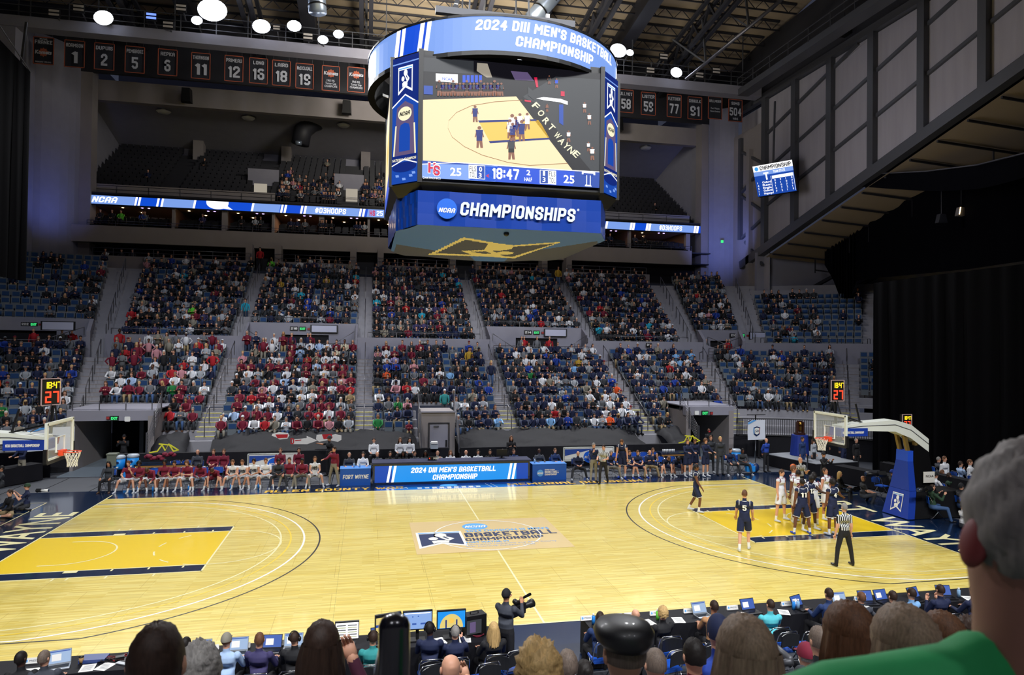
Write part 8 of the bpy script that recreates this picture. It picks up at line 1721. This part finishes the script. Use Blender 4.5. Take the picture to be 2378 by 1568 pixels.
m = MB(); p = at(220, 1480, -9.7); m.box((p.x, p.y, TZ+.03), (.42, .25, .06), mat('blue_equipment_box', '#31457f', .4), -.05); m.build('equipment_box', label='flat dark blue equipment box near the coffee cup', cat='box')
m = MB(); p = at(190, 1480, -9.8); m.tube([(p.x, p.y, TZ), (p.x, p.y, TZ+.11)], [.03, .04], mat('brown_cup', '#a98455', .7), 12); m.tube([(p.x, p.y, TZ+.11), (p.x, p.y, TZ+.125)], .042, M_BLACK, 12); m.build('coffee_cup', label='brown paper coffee cup with black lid on the press table', cat='cup')
for i, (u, mt_) in enumerate(((1378, M_BOT), (1527, CLM['lime']), (1843, M_BOT), (2226, mat('clear_blue_plastic', '#8fb8dc')), (1113, mat('clear_blue_plastic', '#8fb8dc')), (1853, mat('clear_blue_plastic', '#8fb8dc')))):
    p = at(u, 1440, -9.75); bottle(p.x, p.y, TZ, 'bottle on the near press tables, '+['blue, by the navy suit', 'lime green, by the blond woman', 'blue, right of the aqua polo', 'clear, at the right end', 'clear, beside the flight case', 'clear, right of the aqua polo'][i], mt_, .22)
t = thing('cable_tangle', tuple(at(270, 1480, -9.7)), 'tangle of black and red cables with an audio box', 'cables'); m = MB(); p = at(268, 1480, -9.75); q = [p+V((random.uniform(-.25, .25), random.uniform(-.12, .12), 0)) for _ in range(26)]
for k in range(26): q[k].z = TZ+.015+random.random()*.04
m.tube(q[:14], .007, M_BLACK, 5); m.build('black_cable', t); m = MB(); m.tube(q[12:], .007, M_REDB, 5); m.build('red_cable', t); m = MB(); m.box((p.x+.08, p.y, TZ+.03), (.14, .1, .06), M_BLACK, .3); m.build('audio_box', t)
m = MB(); p = at(1115, 1470, -9.9)
for k in range(5): m.tube([(p.x+.09*math.cos(a)*(1+.1*k)-.05, p.y+.06*math.sin(a), TZ+.01+.006*k) for a in [2*PI*i/16 for i in range(17)]], .006, clm('maroon'), 5)
m.build('coiled_cable', label='coiled dark red cable beside the flight case', cat='cable')
# standing camera operator
p = at(1180, 1410, -10.1); sh_ = 1.82; person((p.x-.05, -10.15, 0), FAR+D(-40), 'broadcast camera operator in grey jacket and black cap standing between the tables', sk='m', top='suitg', bot='black', shoe='b', hair='cap', cap='black', hc='bk', arms='cam', h=1.72, detail=2, vox=.017, fat=1.1)
q = at(1205, 1414, -9.95); t = thing('broadcast_camera', tuple(q), 'large black shoulder broadcast camera with foam microphone', 'camera'); d = V((.85, .45, .10)).normalized(); x, y = frame(d)
m = MB(); m.hexa([q-d*.2-x*.07-V((0, 0, .1)), q+d*.12-x*.07-V((0, 0, .1)), q+d*.12+x*.07-V((0, 0, .1)), q-d*.2+x*.07-V((0, 0, .1)), q-d*.2-x*.07+V((0, 0, .08)), q+d*.12-x*.07+V((0, 0, .1)), q+d*.12+x*.07+V((0, 0, .1)), q-d*.2+x*.07+V((0, 0, .08))], M_BLACK); m.build('body', t)
m = MB(); m.tube([q+d*.1, q+d*.25, q+d*.27, q+d*.36], [.055, .06, .075, .085], M_BLACK, 14); m.build('lens', t); m = MB(); m.tube([q+V((0, 0, .17))+d*.02, q+V((0, 0, .19))+d*.3], [.02, .03], M_BLACKM, 8); m.build('microphone', t); m = MB(); m.tube([q+V((0, 0, .12))-d*.05, q+V((0, 0, .19))-d*.12], .05, M_BLACK, 10); m.bar(q+V((0, 0, .1)), q+V((0, 0, .16)), .05, M_BLACK); m.build('viewfinder', t); m = MB(); m.box(q-d*.23, (.1, .1, .17), M_BLACK); m.box(q-d*.1+V((-.05, -.09, .03)), (.04, .01, .02), mat('yellow_label', '#d6cf3a', .5)); m.build('battery', t)
# ================================================================ FOREGROUND SPECTATORS
def fore(u, v, w, label, hair='short', hc='br', top='navy', sk='l', cap=None, sz=.185, rz=0., **o):
    d = FPX*sz/w; c = atd(u, v, d); J = skel(h=1.75, seat=.45, legs='sit', arms='lap', head=o.get('head', 0), lean=o.get('lean', 6)); dz = J['hd'].z; oo = dict(sl=2, arms='lap', legs='sit', bot='djeans', lean=6, h=1.75); oo.update(o)
    r = FAR+rz; off = V((J['hd'].x*math.cos(r)-J['hd'].y*math.sin(r), J['hd'].x*math.sin(r)+J['hd'].y*math.cos(r), 0)); person((c.x-off.x, c.y-off.y, c.z-dz), r, label, sk=sk, top=top, hair=hair, hc=hc, cap=cap, seat=.45, detail=2, vox=.015, group='spectators in the near rows', **oo)
fore(363, 1548, 142, 'foreground spectator with short dark brown hair at lower left', hc='db', top='charcoal'); fore(461, 1565, 95, 'grey-haired foreground spectator right of the dark head', hc='gr', top='stone', hair='curly', sz=.19)
fore(747, 1502, 85, 'woman with long dark hair in plum sweater holding a hand to her ear', hair='long', hc='db', top='plum', arml='face', sz=.19); fore(1047, 1556, 56, 'bald foreground man drinking from a can', hair='bald', top='stone', arml='face')
fore(1251, 1568, 118, 'foreground spectator with curly blond-grey hair', hair='curly', hc='bl', top='cream', sz=.21); fore(1318, 1548, 55, 'dark grey haired man behind the curly-haired spectator', hc='bg', top='navy'); fore(1357, 1562, 40, 'woman with dark hair and white headband beside the leather cap', hair='bun', hc='bk', top='white')
fore(1450, 1520, 122, 'spectator in black leather flat cap', hair='flat', cap='black', hc='bg', top='black', sz=.2); fore(1522, 1545, 60, 'balding dark-haired spectator right of the leather cap', hair='thin', hc='bg', top='navy'); fore(1612, 1525, 60, 'dark-haired boy facing away right of the empty chairs', hc='bk', top='maroon')
fore(1668, 1470, 56, 'spectator in navy beanie and bright blue sweater', hair='beanie', cap='navy', top='blue'); fore(1732, 1525, 142, 'large foreground head with straight light brown-grey hair', hair='long', hc='lb', top='lgrey', sz=.2); fore(1873, 1524, 44, 'spectator in backwards maroon cap', hair='cap', cap='maroon', hc='gr', top='navy'); fore(1902, 1490, 50, 'dark grey-haired spectator left of the long brown hair', hc='bg', top='charcoal')
fore(1973, 1478, 120, 'foreground spectator with long chestnut brown hair', hair='long', hc='ch', top='charcoal', sz=.2); fore(2103, 1505, 150, 'foreground head with dark blond parted hair before the green shirt', hair='long', hc='lb', top='navy', sz=.2); fore(2190, 1485, 92, 'spectator with light brown hair beside the green shirt collar', hair='long', hc='ch', top='grey', sz=.19); fore(2250, 1470, 50, 'dark curly-haired spectator behind the green shirted man', hair='curly', hc='db', top='lgrey')
# the man in the green shirt, very close at the right edge
gm = thing('person', tuple(atd(2405, 1240, 1.0)-V((0, 0, 1.25))), 'grey-haired man in green shirt very close at the right picture edge, seen from behind', 'person', 'spectators in the near rows')
c = atd(2412, 1235, 1.0); X, Yv, Zv = V((.98, -.2, 0)), V((.2, .98, 0)), V((0, 0, 1)); G_ = mat('green_jersey_cloth', '#1f9a55', .75, noise=.1, scale=30, bump=.2); SK2 = mat('reddened_neck_skin', '#9c6a5c', .6, noise=.12, scale=25)
m = MB(); q = lambda x, y, z: c+X*x+Yv*y+Zv*z
m.loft([(q(0, .03, -.26), X*.085, Yv*.08), (q(0, .01, -.2), X*.075, Yv*.075), (q(0, .01, -.13), X*.072, Yv*.08), (q(0, .01, -.07), X*.075, Yv*.095), (q(0, 0, 0), X*.078, Yv*.1), (q(0, 0, .06), X*.072, Yv*.092), (q(0, 0, .1), X*.045, Yv*.06), (q(0, 0, .115), X*.015, Yv*.02)], SK2, 28)
E2 = mat('flushed_ear_skin', '#7e2f30', .6); m.ball(q(-.083, .015, -.02), (.012, .024, .038), E2, 14, 10, Matrix.Rotation(.25, 3, 'Y')); m.ball(q(.083, .01, -.02), (.012, .022, .036), E2, 12, 8)
m.build('body', gm)
m = MB(); rings = []; vs = []; nu, nv = 40, 22
for i in range(nv+1):
    for j in range(nu):
        a = 2*PI*j/nu; fr = max(0, math.sin(a)); t_ = (PI*.66-(PI*.66-PI*.36)*fr**1.5)*i/nv; jt = 1+.035*math.sin(a*9+i*.9)+.025*math.sin(a*21+i*1.7); vs.append(q(.086*math.sin(t_)*math.cos(a)*jt, .108*math.sin(t_)*math.sin(a)*jt, .125*math.cos(t_)*jt+.008))
m.add(vs, [(i*nu+j, (i+1)*nu+j, (i+1)*nu+(j+1) % nu, i*nu+(j+1) % nu) for i in range(nv) for j in range(nu)], mat('salt_pepper_hair', '#77706d', .7, noise=.7, scale=22, bump=.8, stretch=(3, 3, .8)), True); m.build('hair', gm)
m = MB(); rg = []
for x, zt, ry in ((-.46, -.42, .05), (-.43, -.33, .08), (-.38, -.275, .09), (-.30, -.24, .095), (-.2, -.222, .095), (-.12, -.207, .09), (-.085, -.19, .085), (-.04, -.2, .085), (.04, -.2, .085), (.085, -.19, .085), (.12, -.207, .09), (.25, -.23, .095), (.38, -.28, .09), (.44, -.36, .06)):
    rg.append((q(x, .01, zt-.158), Yv*ry, Zv*.2))
m.loft(rg, G_, 28)
vs = m.v; m.v = [(a, b, z_+.004*math.sin(a*70+b*40)+.003*math.sin(a*31-b*90)) for a, b, z_ in vs]
m.loft([(q(0, 0, -.95), X*.24, Yv*.14), (q(0, 0, -.6), X*.26, Yv*.13), (q(0, 0, -.3), X*.3, Yv*.1)], G_, 24)
m.build('shirt', gm)
# dark rounded rail end close in front of the camera
rp = thing('rail_end_post', tuple(atd(916, 1600, 1.5)-V((0, 0, .6))), 'dark glossy rounded rail end close to the camera at the bottom', 'post'); M_RE = mat('glossy_dark_rail', '#1c1b24', .22, coat=.6)
a, b = atd(916, 1452, 1.5), atd(916, 1450, 1.5)-V((0, 0, 1.6)); m = MB(); m.tube([b, a, a+V((0, 0, .012)), a+V((0, 0, .021)), a+V((0, 0, .025))], [.034, .034, .029, .018, .002], M_RE, 20); m.build('post', rp)
m = MB(); x1 = atd(900, 1452, 1.5); x2 = atd(868, 1568, 1.5); m.prism([a+V((-.01, 0, -.005)), a+V((-.03, 0, -.04)), x2, x2-V((.06, 0, .9)), a+V((-.01, 0, -.9))], (0, .02, 0), M_RE); m.build('flange', rp)
railing('near_aisle_rail', [atd(1735, 1440, 5.2)-V((0, 0, .9)), atd(1840, 1530, 4.2)-V((0, 0, .9))], [.9], 'grey sloping near aisle rail between the foreground heads', 1.2, .02) if False else None
m = MB(); m.tube([atd(1785, 1488, 7), atd(1836, 1532, 6.2)], .03, M_STEEL, 8); m.tube([atd(1805, 1540, 6.2), atd(1840, 1538, 6.1)], .03, M_STEEL, 8); m.tube([atd(1785, 1488, 7), atd(1785, 1488, 7)-V((0, 0, 1.6))], .025, M_STEEL, 8); m.build('near_handrail', label='grey sloping handrail beside the spectator in the maroon cap', cat='railing')
flush_people()
# ================================================================ SEATS AND SPECTATORS OF THE FAR STAND
rnd = random.Random(11)
def seat_geo():
    m = MB(); m.box((0, .1, .66), (.46, .05, .44), M_SEATG); m.box((0, .068, .70), (.37, .02, .26), M_SEATB); m.box((0, -.03, .36), (.42, .08, .34), M_SEATG); m.box((-.235, .02, .45), (.03, .3, .05), M_SEATG); m.box((.235, .02, .45), (.03, .3, .05), M_SEATG); m.box((0, .1, .2), (.06, .06, .42), M_DARK2); return m
SEATM = []
def make_seat(loc, rz, label):
    t = thing('stadium_seat', loc, label, 'seat', rz=rz, local=True)
    m = MB(); m.box((0, .1, .66), (.46, .05, .44), M_SEATG); m.box((0, .1, .2), (.06, .06, .42), M_DARK2); m.box((-.235, .02, .45), (.03, .3, .05), M_SEATG); m.box((.235, .02, .45), (.03, .3, .05), M_SEATG); m.build('back_shell', t)
    m = MB(); m.box((0, .068, .70), (.37, .02, .26), M_SEATB); m.build('back_pad', t); m = MB(); m.box((0, -.03, .36), (.42, .08, .34), M_SEATG); m.build('folding_seat', t); return t
# low-polygon seated and standing spectators: slots 0 top, 1 trousers, 2 skin, 3 hair
S4 = [CLM['navy'], CLM['djeans'], SKIN['l'], HAIR['br']]
def spect(pose, style, lod=0, seed=0):
    m = MB(); m.ms = list(S4); n = 6 if lod == 0 else 4; T_, B_2, K_, H_ = S4; r = random.Random(seed)
    stand = pose.startswith('st'); z0 = .88 if stand else .46; ln = {'lean': .22, 'phone': .1}.get(pose, .04); y0 = 0 if stand else .02
    if lod == 0: m.loft([((0, y0, z0-.06), (.17, 0, 0), (0, .12, 0)), ((0, y0, z0+.12), (.16, 0, 0), (0, .115, 0)), ((0, y0-ln*.6, z0+.34), (.185, 0, 0), (0, .12, 0)), ((0, y0-ln, z0+.49), (.165, 0, 0), (0, .09, 0)), ((0, y0-ln, z0+.55), (.06, 0, 0), (0, .05, 0))], T_, 8)
    else: m.loft([((0, y0, z0-.06), (.17, 0, 0), (0, .12, 0)), ((0, y0-ln*.7, z0+.38), (.2, 0, 0), (0, .12, 0)), ((0, y0-ln, z0+.54), (.1, 0, 0), (0, .06, 0))], T_, 5)
    hc = V((0, y0-ln-.03, z0+.71)); m.tube([hc-V((0, -.01, .17)), hc-V((0, 0, .08))], .05, K_, n, cap=False)
    m.ball(hc, (.078, .095, .115), K_, 8 if lod == 0 else 5, 6 if lod == 0 else 4)
    hh = hc+V((0, .014, .038)); m.ball(hh, (.088, .105, .10), H_, 8 if lod == 0 else 5, 5 if lod == 0 else 3)
    if style == 'long': m.loft([(hc+V((0, .06, .03)), (.09, 0, 0), (0, .06, 0)), (hc+V((0, .08, -.12)), (.1, 0, 0), (0, .05, 0)), (hc+V((0, .08, -.26)), (.07, 0, 0), (0, .03, 0))], H_, n)
    if style == 'cap': m.box(hc+V((0, -.11, .055)), (.13, .1, .02), H_)
    if lod == 0: m.ball(hc+V((0, -.1, -.01)), (.014, .02, .02), K_, 5, 3)
    ang = {'lap': ((.2, .02, .2), (.24, -.16, .28-0), (.08, -.30, .12)), 'cross': ((.2, .02, .47), (.25, -.12, .22), (-.08, -.22, .26)), 'lean': ((.2, -.1, .44), (.24, -.36, .2), (.03, -.44, .16)), 'phone': ((.2, 0, .46), (.24, -.2, .25), (.05, -.32, .36)), 'chin': ((.2, 0, .46), (.2, -.25, .22), (.03, -.2, .5)), 'st': ((.2, 0, .46), (.26, .02, .2), (.22, -.1, -.02)), 'stcross': ((.2, 0, .46), (.25, -.12, .2), (-.1, -.2, .26)), 'sthips': ((.2, 0, .46), (.38, .04, .25), (.2, -.05, .06)), 'stout': ((.2, 0, .46), (.5, 0, .5), (.78, 0, .6))}
    a_, b_, c_ = ang[pose]; A0 = (.2, 0, .46)
    for s in (-1, 1):
        p0, p1, p2 = [V((q[0]*s, q[1]+y0-ln*.5, q[2]+z0)) for q in (A0, b_, c_)]
        if pose in ('chin', 'phone') and s > 0 and r.random() < .6: p1, p2 = V((.24*s, -.15, z0+.22)), V((.1, -.32, z0+.1))
        m.tube([p0, p1, p2], [.058, .05, .04], T_, n if lod == 0 else 4, cap=lod == 0); m.ball(p2, .045, K_, 5, 3) if lod == 0 else m.tube([p2, p2+(p2-p1).normalized()*.08], .04, K_, 4)
        if stand: m.tube([(s*.09, 0, z0-.02), (s*.1, 0, .48), (s*.1, .02, .05)], [.095, .07, .05], B_2, n); m.box((s*.1, -.05, .035), (.09, .26, .07), H_)
        else: m.tube([(s*.09, 0, z0-.02), (s*.13, -.42, z0+.03), (s*.13, -.40, .08)], [.09, .075, .05], B_2, n if lod == 0 else 4); m.box((s*.13, -.46, .04), (.09, .26, .08), H_)
    return m
POSES = ['lap', 'cross', 'lean', 'phone', 'chin', 'lap']; STYLES = ['short', 'long', 'cap']
SPM = {}
def spm(pose, style, lod):
    k = (pose, style, lod)
    if k not in SPM: SPM[k] = spect(pose, style, lod, hash(pose) % 7 if False else len(pose))
    return SPM[k]
PAL = {'mar': dict(maroon=30, white=18, grey=9, lgrey=8, black=8, navy=7, pink=5, red=5, stone=3, lblue=3, charcoal=5, cream=2, green=1), 'mix': dict(navy=26, maroon=12, white=9, black=12, grey=8, lgrey=7, blue=4, sky=3, pink=3, lime=1, orange=1, green=2, red=3, lav=2, charcoal=6),
       'nav': dict(navy=50, white=10, black=11, lgrey=7, grey=6, blue=6, sky=3, charcoal=6, green=.5, orange=.4, gold=.5, red=.5, stone=2), 'drk': dict(black=28, navy=24, charcoal=15, grey=9, lgrey=5, white=5, maroon=2.5, purple=3, blue=2, stone=2, pink=1, turq=.6, lime=.3, red=.7, gold=.5)}
def pick(pl_): ks = list(PAL[pl_]); return rnd.choices(ks, [PAL[pl_][k] for k in ks])[0]
NAMES = {'lgrey': 'light grey', 'lblue': 'pale blue', 'sky': 'sky blue', 'lav': 'lavender', 'turq': 'turquoise', 'fgreen': 'dark green', 'stone': 'taupe', 'gold': 'mustard', 'cream': 'cream', 'djeans': 'dark denim', 'jeans': 'blue denim'}
people, seats = [], []
def block(lv, k, s0, s1, rows, dens, pal, name, standing=None):
    for i in rows:
        o = (i*T+.46) if lv == 'L' else (OM+i*T+.46); z = zl(i) if lv == 'L' else zm(i); R_ = 1.0
        scale = lambda s: (R0+o)/R0 if abs(s) > C0 else 1.0
        L = 0; ss = [s0+(s1-s0)*q/40 for q in range(41)]; cum = [0]
        for a, b in zip(ss[:-1], ss[1:]): cum.append(cum[-1]+(PT(b, o, 0)-PT(a, o, 0)).length)
        n = int(cum[-1]/.515)
        for j in range(n):
            t_ = (j+.5)*cum[-1]/n; s = float(np.interp(t_, cum, ss)); p = PT(s, o, z)
            if lv == 'L' and i < 4 and any(v0-.25 < p.x < v1+.25 for v0, v1, _ in VOM_L): continue
            u, v, dd = pix(p+V((0, 0, .8)))
            if u < -60 or u > 2440 or (dd < 0): continue
            seats.append((p.copy(), ANG(s), name, i, j, dd)); dn = dens(u, i) if callable(dens) else dens
            if rnd.random() < dn:
                pl_ = pal(u, i) if callable(pal) else pal; st = standing and standing(u, i); style = rnd.choices(STYLES, (5, 3.2, 2.2))[0]; pose = rnd.choice(POSES) if not st else rnd.choice(['st', 'stcross', 'sthips', 'st'] + (['stout'] if rnd.random() < .08 else []))
                people.append(dict(p=p+V((rnd.uniform(-.04, .04), -.02 if not st else -.3, 0)), rz=ANG(s)+rnd.uniform(-.25, .25), top=pick(pl_), bot=rnd.choices(['djeans', 'black', 'jeans', 'khaki', 'charcoal', 'stone'], (5, 5, 4, 2, 3, 1))[0], sk=rnd.choices('lmdk', (72, 12, 10, 6))[0], hair=rnd.choice(['br', 'db', 'bk', 'ch', 'gr', 'bl', 'wh', 'bg', 'db']), cap=rnd.choice(['navy', 'white', 'black', 'maroon', 'grey', 'navy']), style=style, pose=pose, name=name, row=i, j=j, d=dd, sc=rnd.uniform(.92, 1.06) if rnd.random() > .06 else .72, occ=len(seats)-1, n=n, u=u, v=v, lv=lv))
A = AW+.03
g = lambda a, k: a[k]+A; h_ = lambda a, k: a[k+1]-A
LN = ['far left lower block', 'block above left tunnel', 'lower block below second opening', 'block behind kiosk door', 'block right of kiosk', 'block above right tunnel', 'lower corner behind right hoop', 'lower block by curtain']
LOWD = [.8, .82, .93, .82, .9, .88, lambda u, i: .72 if i < 9 else .55, .05]
LOWP = ['nav', 'mar', 'mar', lambda u, i: 'mix' if u < 1000 else 'nav', 'nav', 'nav', 'nav', 'drk']
for k in range(8):
    rows = range(NL) if k < 6 else range(3 if k == 6 else 5, NL)
    if k == 1: rows = range(1, NL)
    block('L', k, g(AISL, k), h_(AISL, k), rows, LOWD[k], LOWP[k], LN[k], (lambda u, i: (i >= 7 and rnd.random() < .85)) if k == 1 else (lambda u, i: i >= 9 and u < 660 and rnd.random() < .8) if k == 2 else (lambda u, i: i >= 9 and u > 1380 and rnd.random() < .25) if k == 4 else None)
MN = ['upper block over leftmost opening', 'upper block left of second opening', 'upper block over second opening', 'upper centre block', 'upper block over third opening', 'upper block right of third opening', 'upper block over fourth opening', 'upper corner by the curtain']
MD = [lambda u, i: .12+.7*max(0, min(1, (u-60)/180))*(.9 if i < 9 else .3), lambda u, i: .86 if i < 12 else .6, lambda u, i: .9, .97, .96, lambda u, i: .94 if i < 10 else .75, .88, lambda u, i: .6 if u < 1900 and i < 9 else .06]
for k in range(8):
    lo = 2 if k in vomk else 0; hi = NM if k < 7 else 9
    block('M', k, g(AISM, k), h_(AISM, k), range(lo, hi), MD[k], 'drk' if k != 3 else 'drk', MN[k])
# split: the largest in the picture stay individuals, the others become one crowd
vis = [q for q in people if -10 < q['u'] < 2400 and not (q['u'] > 2045)]
vis.sort(key=lambda q: q['d']); ind = vis[:298]; idset = set(id(q) for q in ind); rest = [q for q in people if id(q) not in idset]
cache = {}
SN = {'short': 'bareheaded', 'long': 'long-haired', 'cap': 'capped'}; PN = {'lap': 'hands in lap', 'cross': 'arms folded', 'lean': 'leaning forward', 'phone': 'hands raised', 'chin': 'hand at chin', 'st': 'standing', 'stcross': 'standing', 'sthips': 'hands on hips', 'stout': 'arms spread'}
for q in ind:
    k = (q['pose'], q['style'])
    if k not in cache: cache[k] = spm(q['pose'], q['style'], 0).mesh('spectator')
    o = bpy.data.objects.new('spectator', cache[k]); COL.objects.link(o); o.location = q['p']; o.rotation_euler = (0, 0, q['rz']); o.scale = (q['sc'],)*3
    ms = [CLM[q['top']], CLM[q['bot']], SKIN[q['sk']], CLM[q['cap']] if q['style'] == 'cap' else HAIR[q['hair']]]
    for i_, mt_ in enumerate(ms): o.material_slots[i_].link = 'OBJECT'; o.material_slots[i_].material = mt_
    tag(o, f"{SN[q['style']]} spectator in {NAMES.get(q['top'], q['top'])}, {ORD[q['row']]} row, {ORD[min(24, q['j'])]} seat, {q['name']}", 'person', 'spectators of the far stand')
occ = set(q['occ'] for q in people)
fr = [(i, s) for i, s in enumerate(seats) if i not in occ and 0 < pix(s[0])[0] < 2040]; fr.sort(key=lambda t: t[1][5]); single = fr[:298]; sid = set(i for i, _ in single); first = None
for i, s in single:
    lab = 'empty grey seat with blue pad, '+ORD[s[3]]+' row, '+ORD[min(24, s[4])]+' seat, '+s[2]
    if first is None: first = make_seat(s[0], s[1], lab); first['group'] = 'empty seats of the far stand'
    else: dup(first, s[0], s[1], lab, 'empty seats of the far stand')
def merge(items, name, label, cat):
    """items: (MB, loc, rz, scale, mats) joined with numpy into one mesh"""
    V_, F3, F4, M3, M4, off = [], [], [], [], [], 0; mats = []; geo = {}
    polys = []; pm = []; sizes = []
    for mb, loc, rz, sc, ms in items:
        k = id(mb)
        if k not in geo: geo[k] = (np.array(mb.v, dtype=float), np.array([len(f) for f in mb.f]), np.concatenate([np.array(f) for f in mb.f]), np.array(mb.m))
        v, sz, fl, mi = geo[k]; c, s = math.cos(rz), math.sin(rz); w = v*sc; x = w[:, 0]*c-w[:, 1]*s+loc[0]; y = w[:, 0]*s+w[:, 1]*c+loc[1]
        V_.append(np.stack([x, y, w[:, 2]+loc[2]], 1)); polys.append(fl+off); sizes.append(sz); off += len(v)
        idx = []
        for q in ms:
            if q not in mats: mats.append(q)
            idx.append(mats.index(q))
        pm.append(np.array(idx)[mi])
    V_ = np.concatenate(V_); polys = np.concatenate(polys); sizes = np.concatenate(sizes); pm = np.concatenate(pm)
    me = bpy.data.meshes.new(name); me.vertices.add(len(V_)); me.vertices.foreach_set('co', V_.ravel()); me.loops.add(len(polys)); me.loops.foreach_set('vertex_index', polys.astype(np.int32))
    me.polygons.add(len(sizes)); st_ = np.concatenate([[0], np.cumsum(sizes)[:-1]]); me.polygons.foreach_set('loop_start', st_.astype(np.int32)); me.polygons.foreach_set('loop_total', sizes.astype(np.int32))
    for q in mats: me.materials.append(q)
    me.polygons.foreach_set('material_index', pm.astype(np.int32)); me.update(calc_edges=True); me.validate()
    o = bpy.data.objects.new(name, me); COL.objects.link(o); return tag(o, label, cat, None, 'stuff')
# box level, suites and the upper deck
for i in range(46):
    x = -24+i*.96+rnd.uniform(-.3, .3)
    if rnd.random() < .62 and all(abs(x-q) > 1.3 for q in portx): rest.append(dict(p=V((x, 35.4+rnd.random()*.5, 12.3)), rz=rnd.uniform(-.3, .3), top=pick('drk'), bot='black', sk='l', hair='db', cap='black', style=rnd.choice(STYLES), pose=rnd.choice(POSES), sc=1, d=60))
for i in range(40): rest.append(dict(p=V((rnd.uniform(-25, 24), 37.0, 15.6)), rz=0, top=pick('drk'), bot='black', sk='l', hair='db', cap='black', style='short', pose='lap', sc=1, d=60))
for i in range(150):
    r_ = int(abs(rnd.gauss(0, 3.2))); x = rnd.uniform(-12, 0) if rnd.random() < .8 else rnd.uniform(-24, 24); r_ = min(r_, 9)
    if abs(x+5.6) < .9: continue
    rest.append(dict(p=V((x, 38.5+r_*.8, 18.3+r_*.52)), rz=0, top=pick('drk'), bot='black', sk='l', hair='db', cap='black', style='short', pose='lap', sc=1, d=62))
for k, (oa, ob, OF) in enumerate(VOMS):
    for j in range(4): s = rnd.uniform(oa-.6, ob+.6); rest.append(dict(p=PT(s, OW+.4, 5.43), rz=0, top=rnd.choice(['red', 'maroon', 'navy', 'grey', 'red']), bot='black', sk='l', hair='gr', cap='black', style='short', pose='st', sc=1, d=50))
merge([(spm(q['pose'], q['style'], 1), q['p'], q['rz'], q['sc'], [CLM[q['top']], CLM[q['bot']], SKIN[q['sk']], CLM[q['cap']] if q['style'] == 'cap' else HAIR[q['hair']]]) for q in rest], 'spectator_crowd', 'dense crowd of dark-clothed spectators filling the upper blocks of the far stand', 'crowd')
sg = seat_geo(); merge([(sg, s[0], s[1], 1, sg.ms) for i, s in enumerate(seats) if i not in sid], 'stadium_seat_rows', 'rows of grey stadium seats with blue pads behind and between the spectators', 'seats')
# notable spectators and the signs on the drape
for u, v, Y, pose, st_, top, bot, hr, lab in ((1032, 935, 17.4, 'st', 'cap', 'teal', 'charcoal', 'white', 'man in teal sweater and white cap standing above the kiosk door'), (1089, 825, 22.0, 'st', 'long', 'gold', 'black', 'db', 'standing woman in mustard hoodie near the top of the kiosk block'), (813, 935, 17.2, 'stcross', 'short', 'khaki', 'black', 'bg', 'person in tan jacket standing by the aisle left of the kiosk block'),
                                              (1140, 862, 19.5, 'st', 'long', 'navy', 'jeans', 'bl', 'woman in navy top and jeans climbing the aisle right of the kiosk block'), (570, 712, 27.5, 'st', 'short', 'turq', 'djeans', 'br', 'person in turquoise top on the aisle left of the second opening'), (1296, 640, 32.5, 'st', 'short', 'gold', 'jeans', 'br', 'standing person in yellow jacket at the top of the third opening block'), (604, 590, 34.6, 'st', 'long', 'red', 'black', 'bk', 'usher in red jacket standing in the box level gap')):
    p = at(u, v, Y); p.z = next((z for z in [zl(i) for i in range(NL)]+[zm(i) for i in range(NM)]+[12.3] if abs(z-(p.z-1.0)) < .33), p.z-1.0); me = spm(pose, st_, 0).mesh('spectator'); o = bpy.data.objects.new('spectator', me); COL.objects.link(o); o.location = p
    for i_, mt_ in enumerate((CLM[top], CLM[bot], SKIN['l'], CLM[hr] if st_ == 'cap' else HAIR[hr])): o.material_slots[i_].link = 'OBJECT'; o.material_slots[i_].material = mt_
    tag(o, lab, 'person')
RW = mat('foam_red', '#c4232e', .7)
def fan_sign(u, v, pts, inner, lab, txt=None, Y=13.15):
    p = at(u, v, Y); k = pix(p)[2]/FPX; t = thing('fan_sign', p, lab, 'sign'); f = lambda q, d: (p.x+(q[0]-u)*k, Y+d, p.z-(q[1]-v)*k)
    m = MB(); m.prism([f(q, 0) for q in pts], (0, .03, 0), M_PAP); m.build('board', t); m = MB(); m.poly([f(q, -.006) for q in inner], RW); 
    if txt: m.text(txt, Vector(f((u-32, v+7), -.01)), (1, 0, 0), (0, 0, 1), .3, RW, bold=.03)
    m.build('print', t)
fan_sign(652, 1012, [(633, 1008), (648, 1004), (668, 1006), (671, 1012), (667, 1019), (650, 1021), (640, 1015), (632, 1012)], [(640, 1009), (668, 1009), (667, 1017), (645, 1018)], 'red and white foam hand sign lying on the black cloth')
fan_sign(708, 1024, [(680, 1021), (712, 1018), (712, 1013), (736, 1024), (713, 1032), (680, 1031)], [(686, 1022), (700, 1021), (700, 1023), (686, 1024)], 'white arrow-shaped sign with a red letter on the black cloth', 'D')
fan_sign(763, 1016, [(736, 1010), (752, 1009), (764, 1012), (778, 1009), (792, 1012), (792, 1022), (784, 1027), (764, 1022), (742, 1026), (735, 1020)], [(748, 1009), (770, 1008), (772, 1018), (752, 1020)], 'red and white sign cluster behind the security officer')
for u, v, Y, lab in ((92, 491, 34.0, 'tiny green exit light on the blue-lit left pier'), (1677, 561, 35.0, 'tiny green exit light on the blue-lit right pier')):
    p = at(u, v, Y); m = MB(); m.box(p, (.22, .1, .22), E_GREEN); m.build('exit_light', label=lab, cat='light')
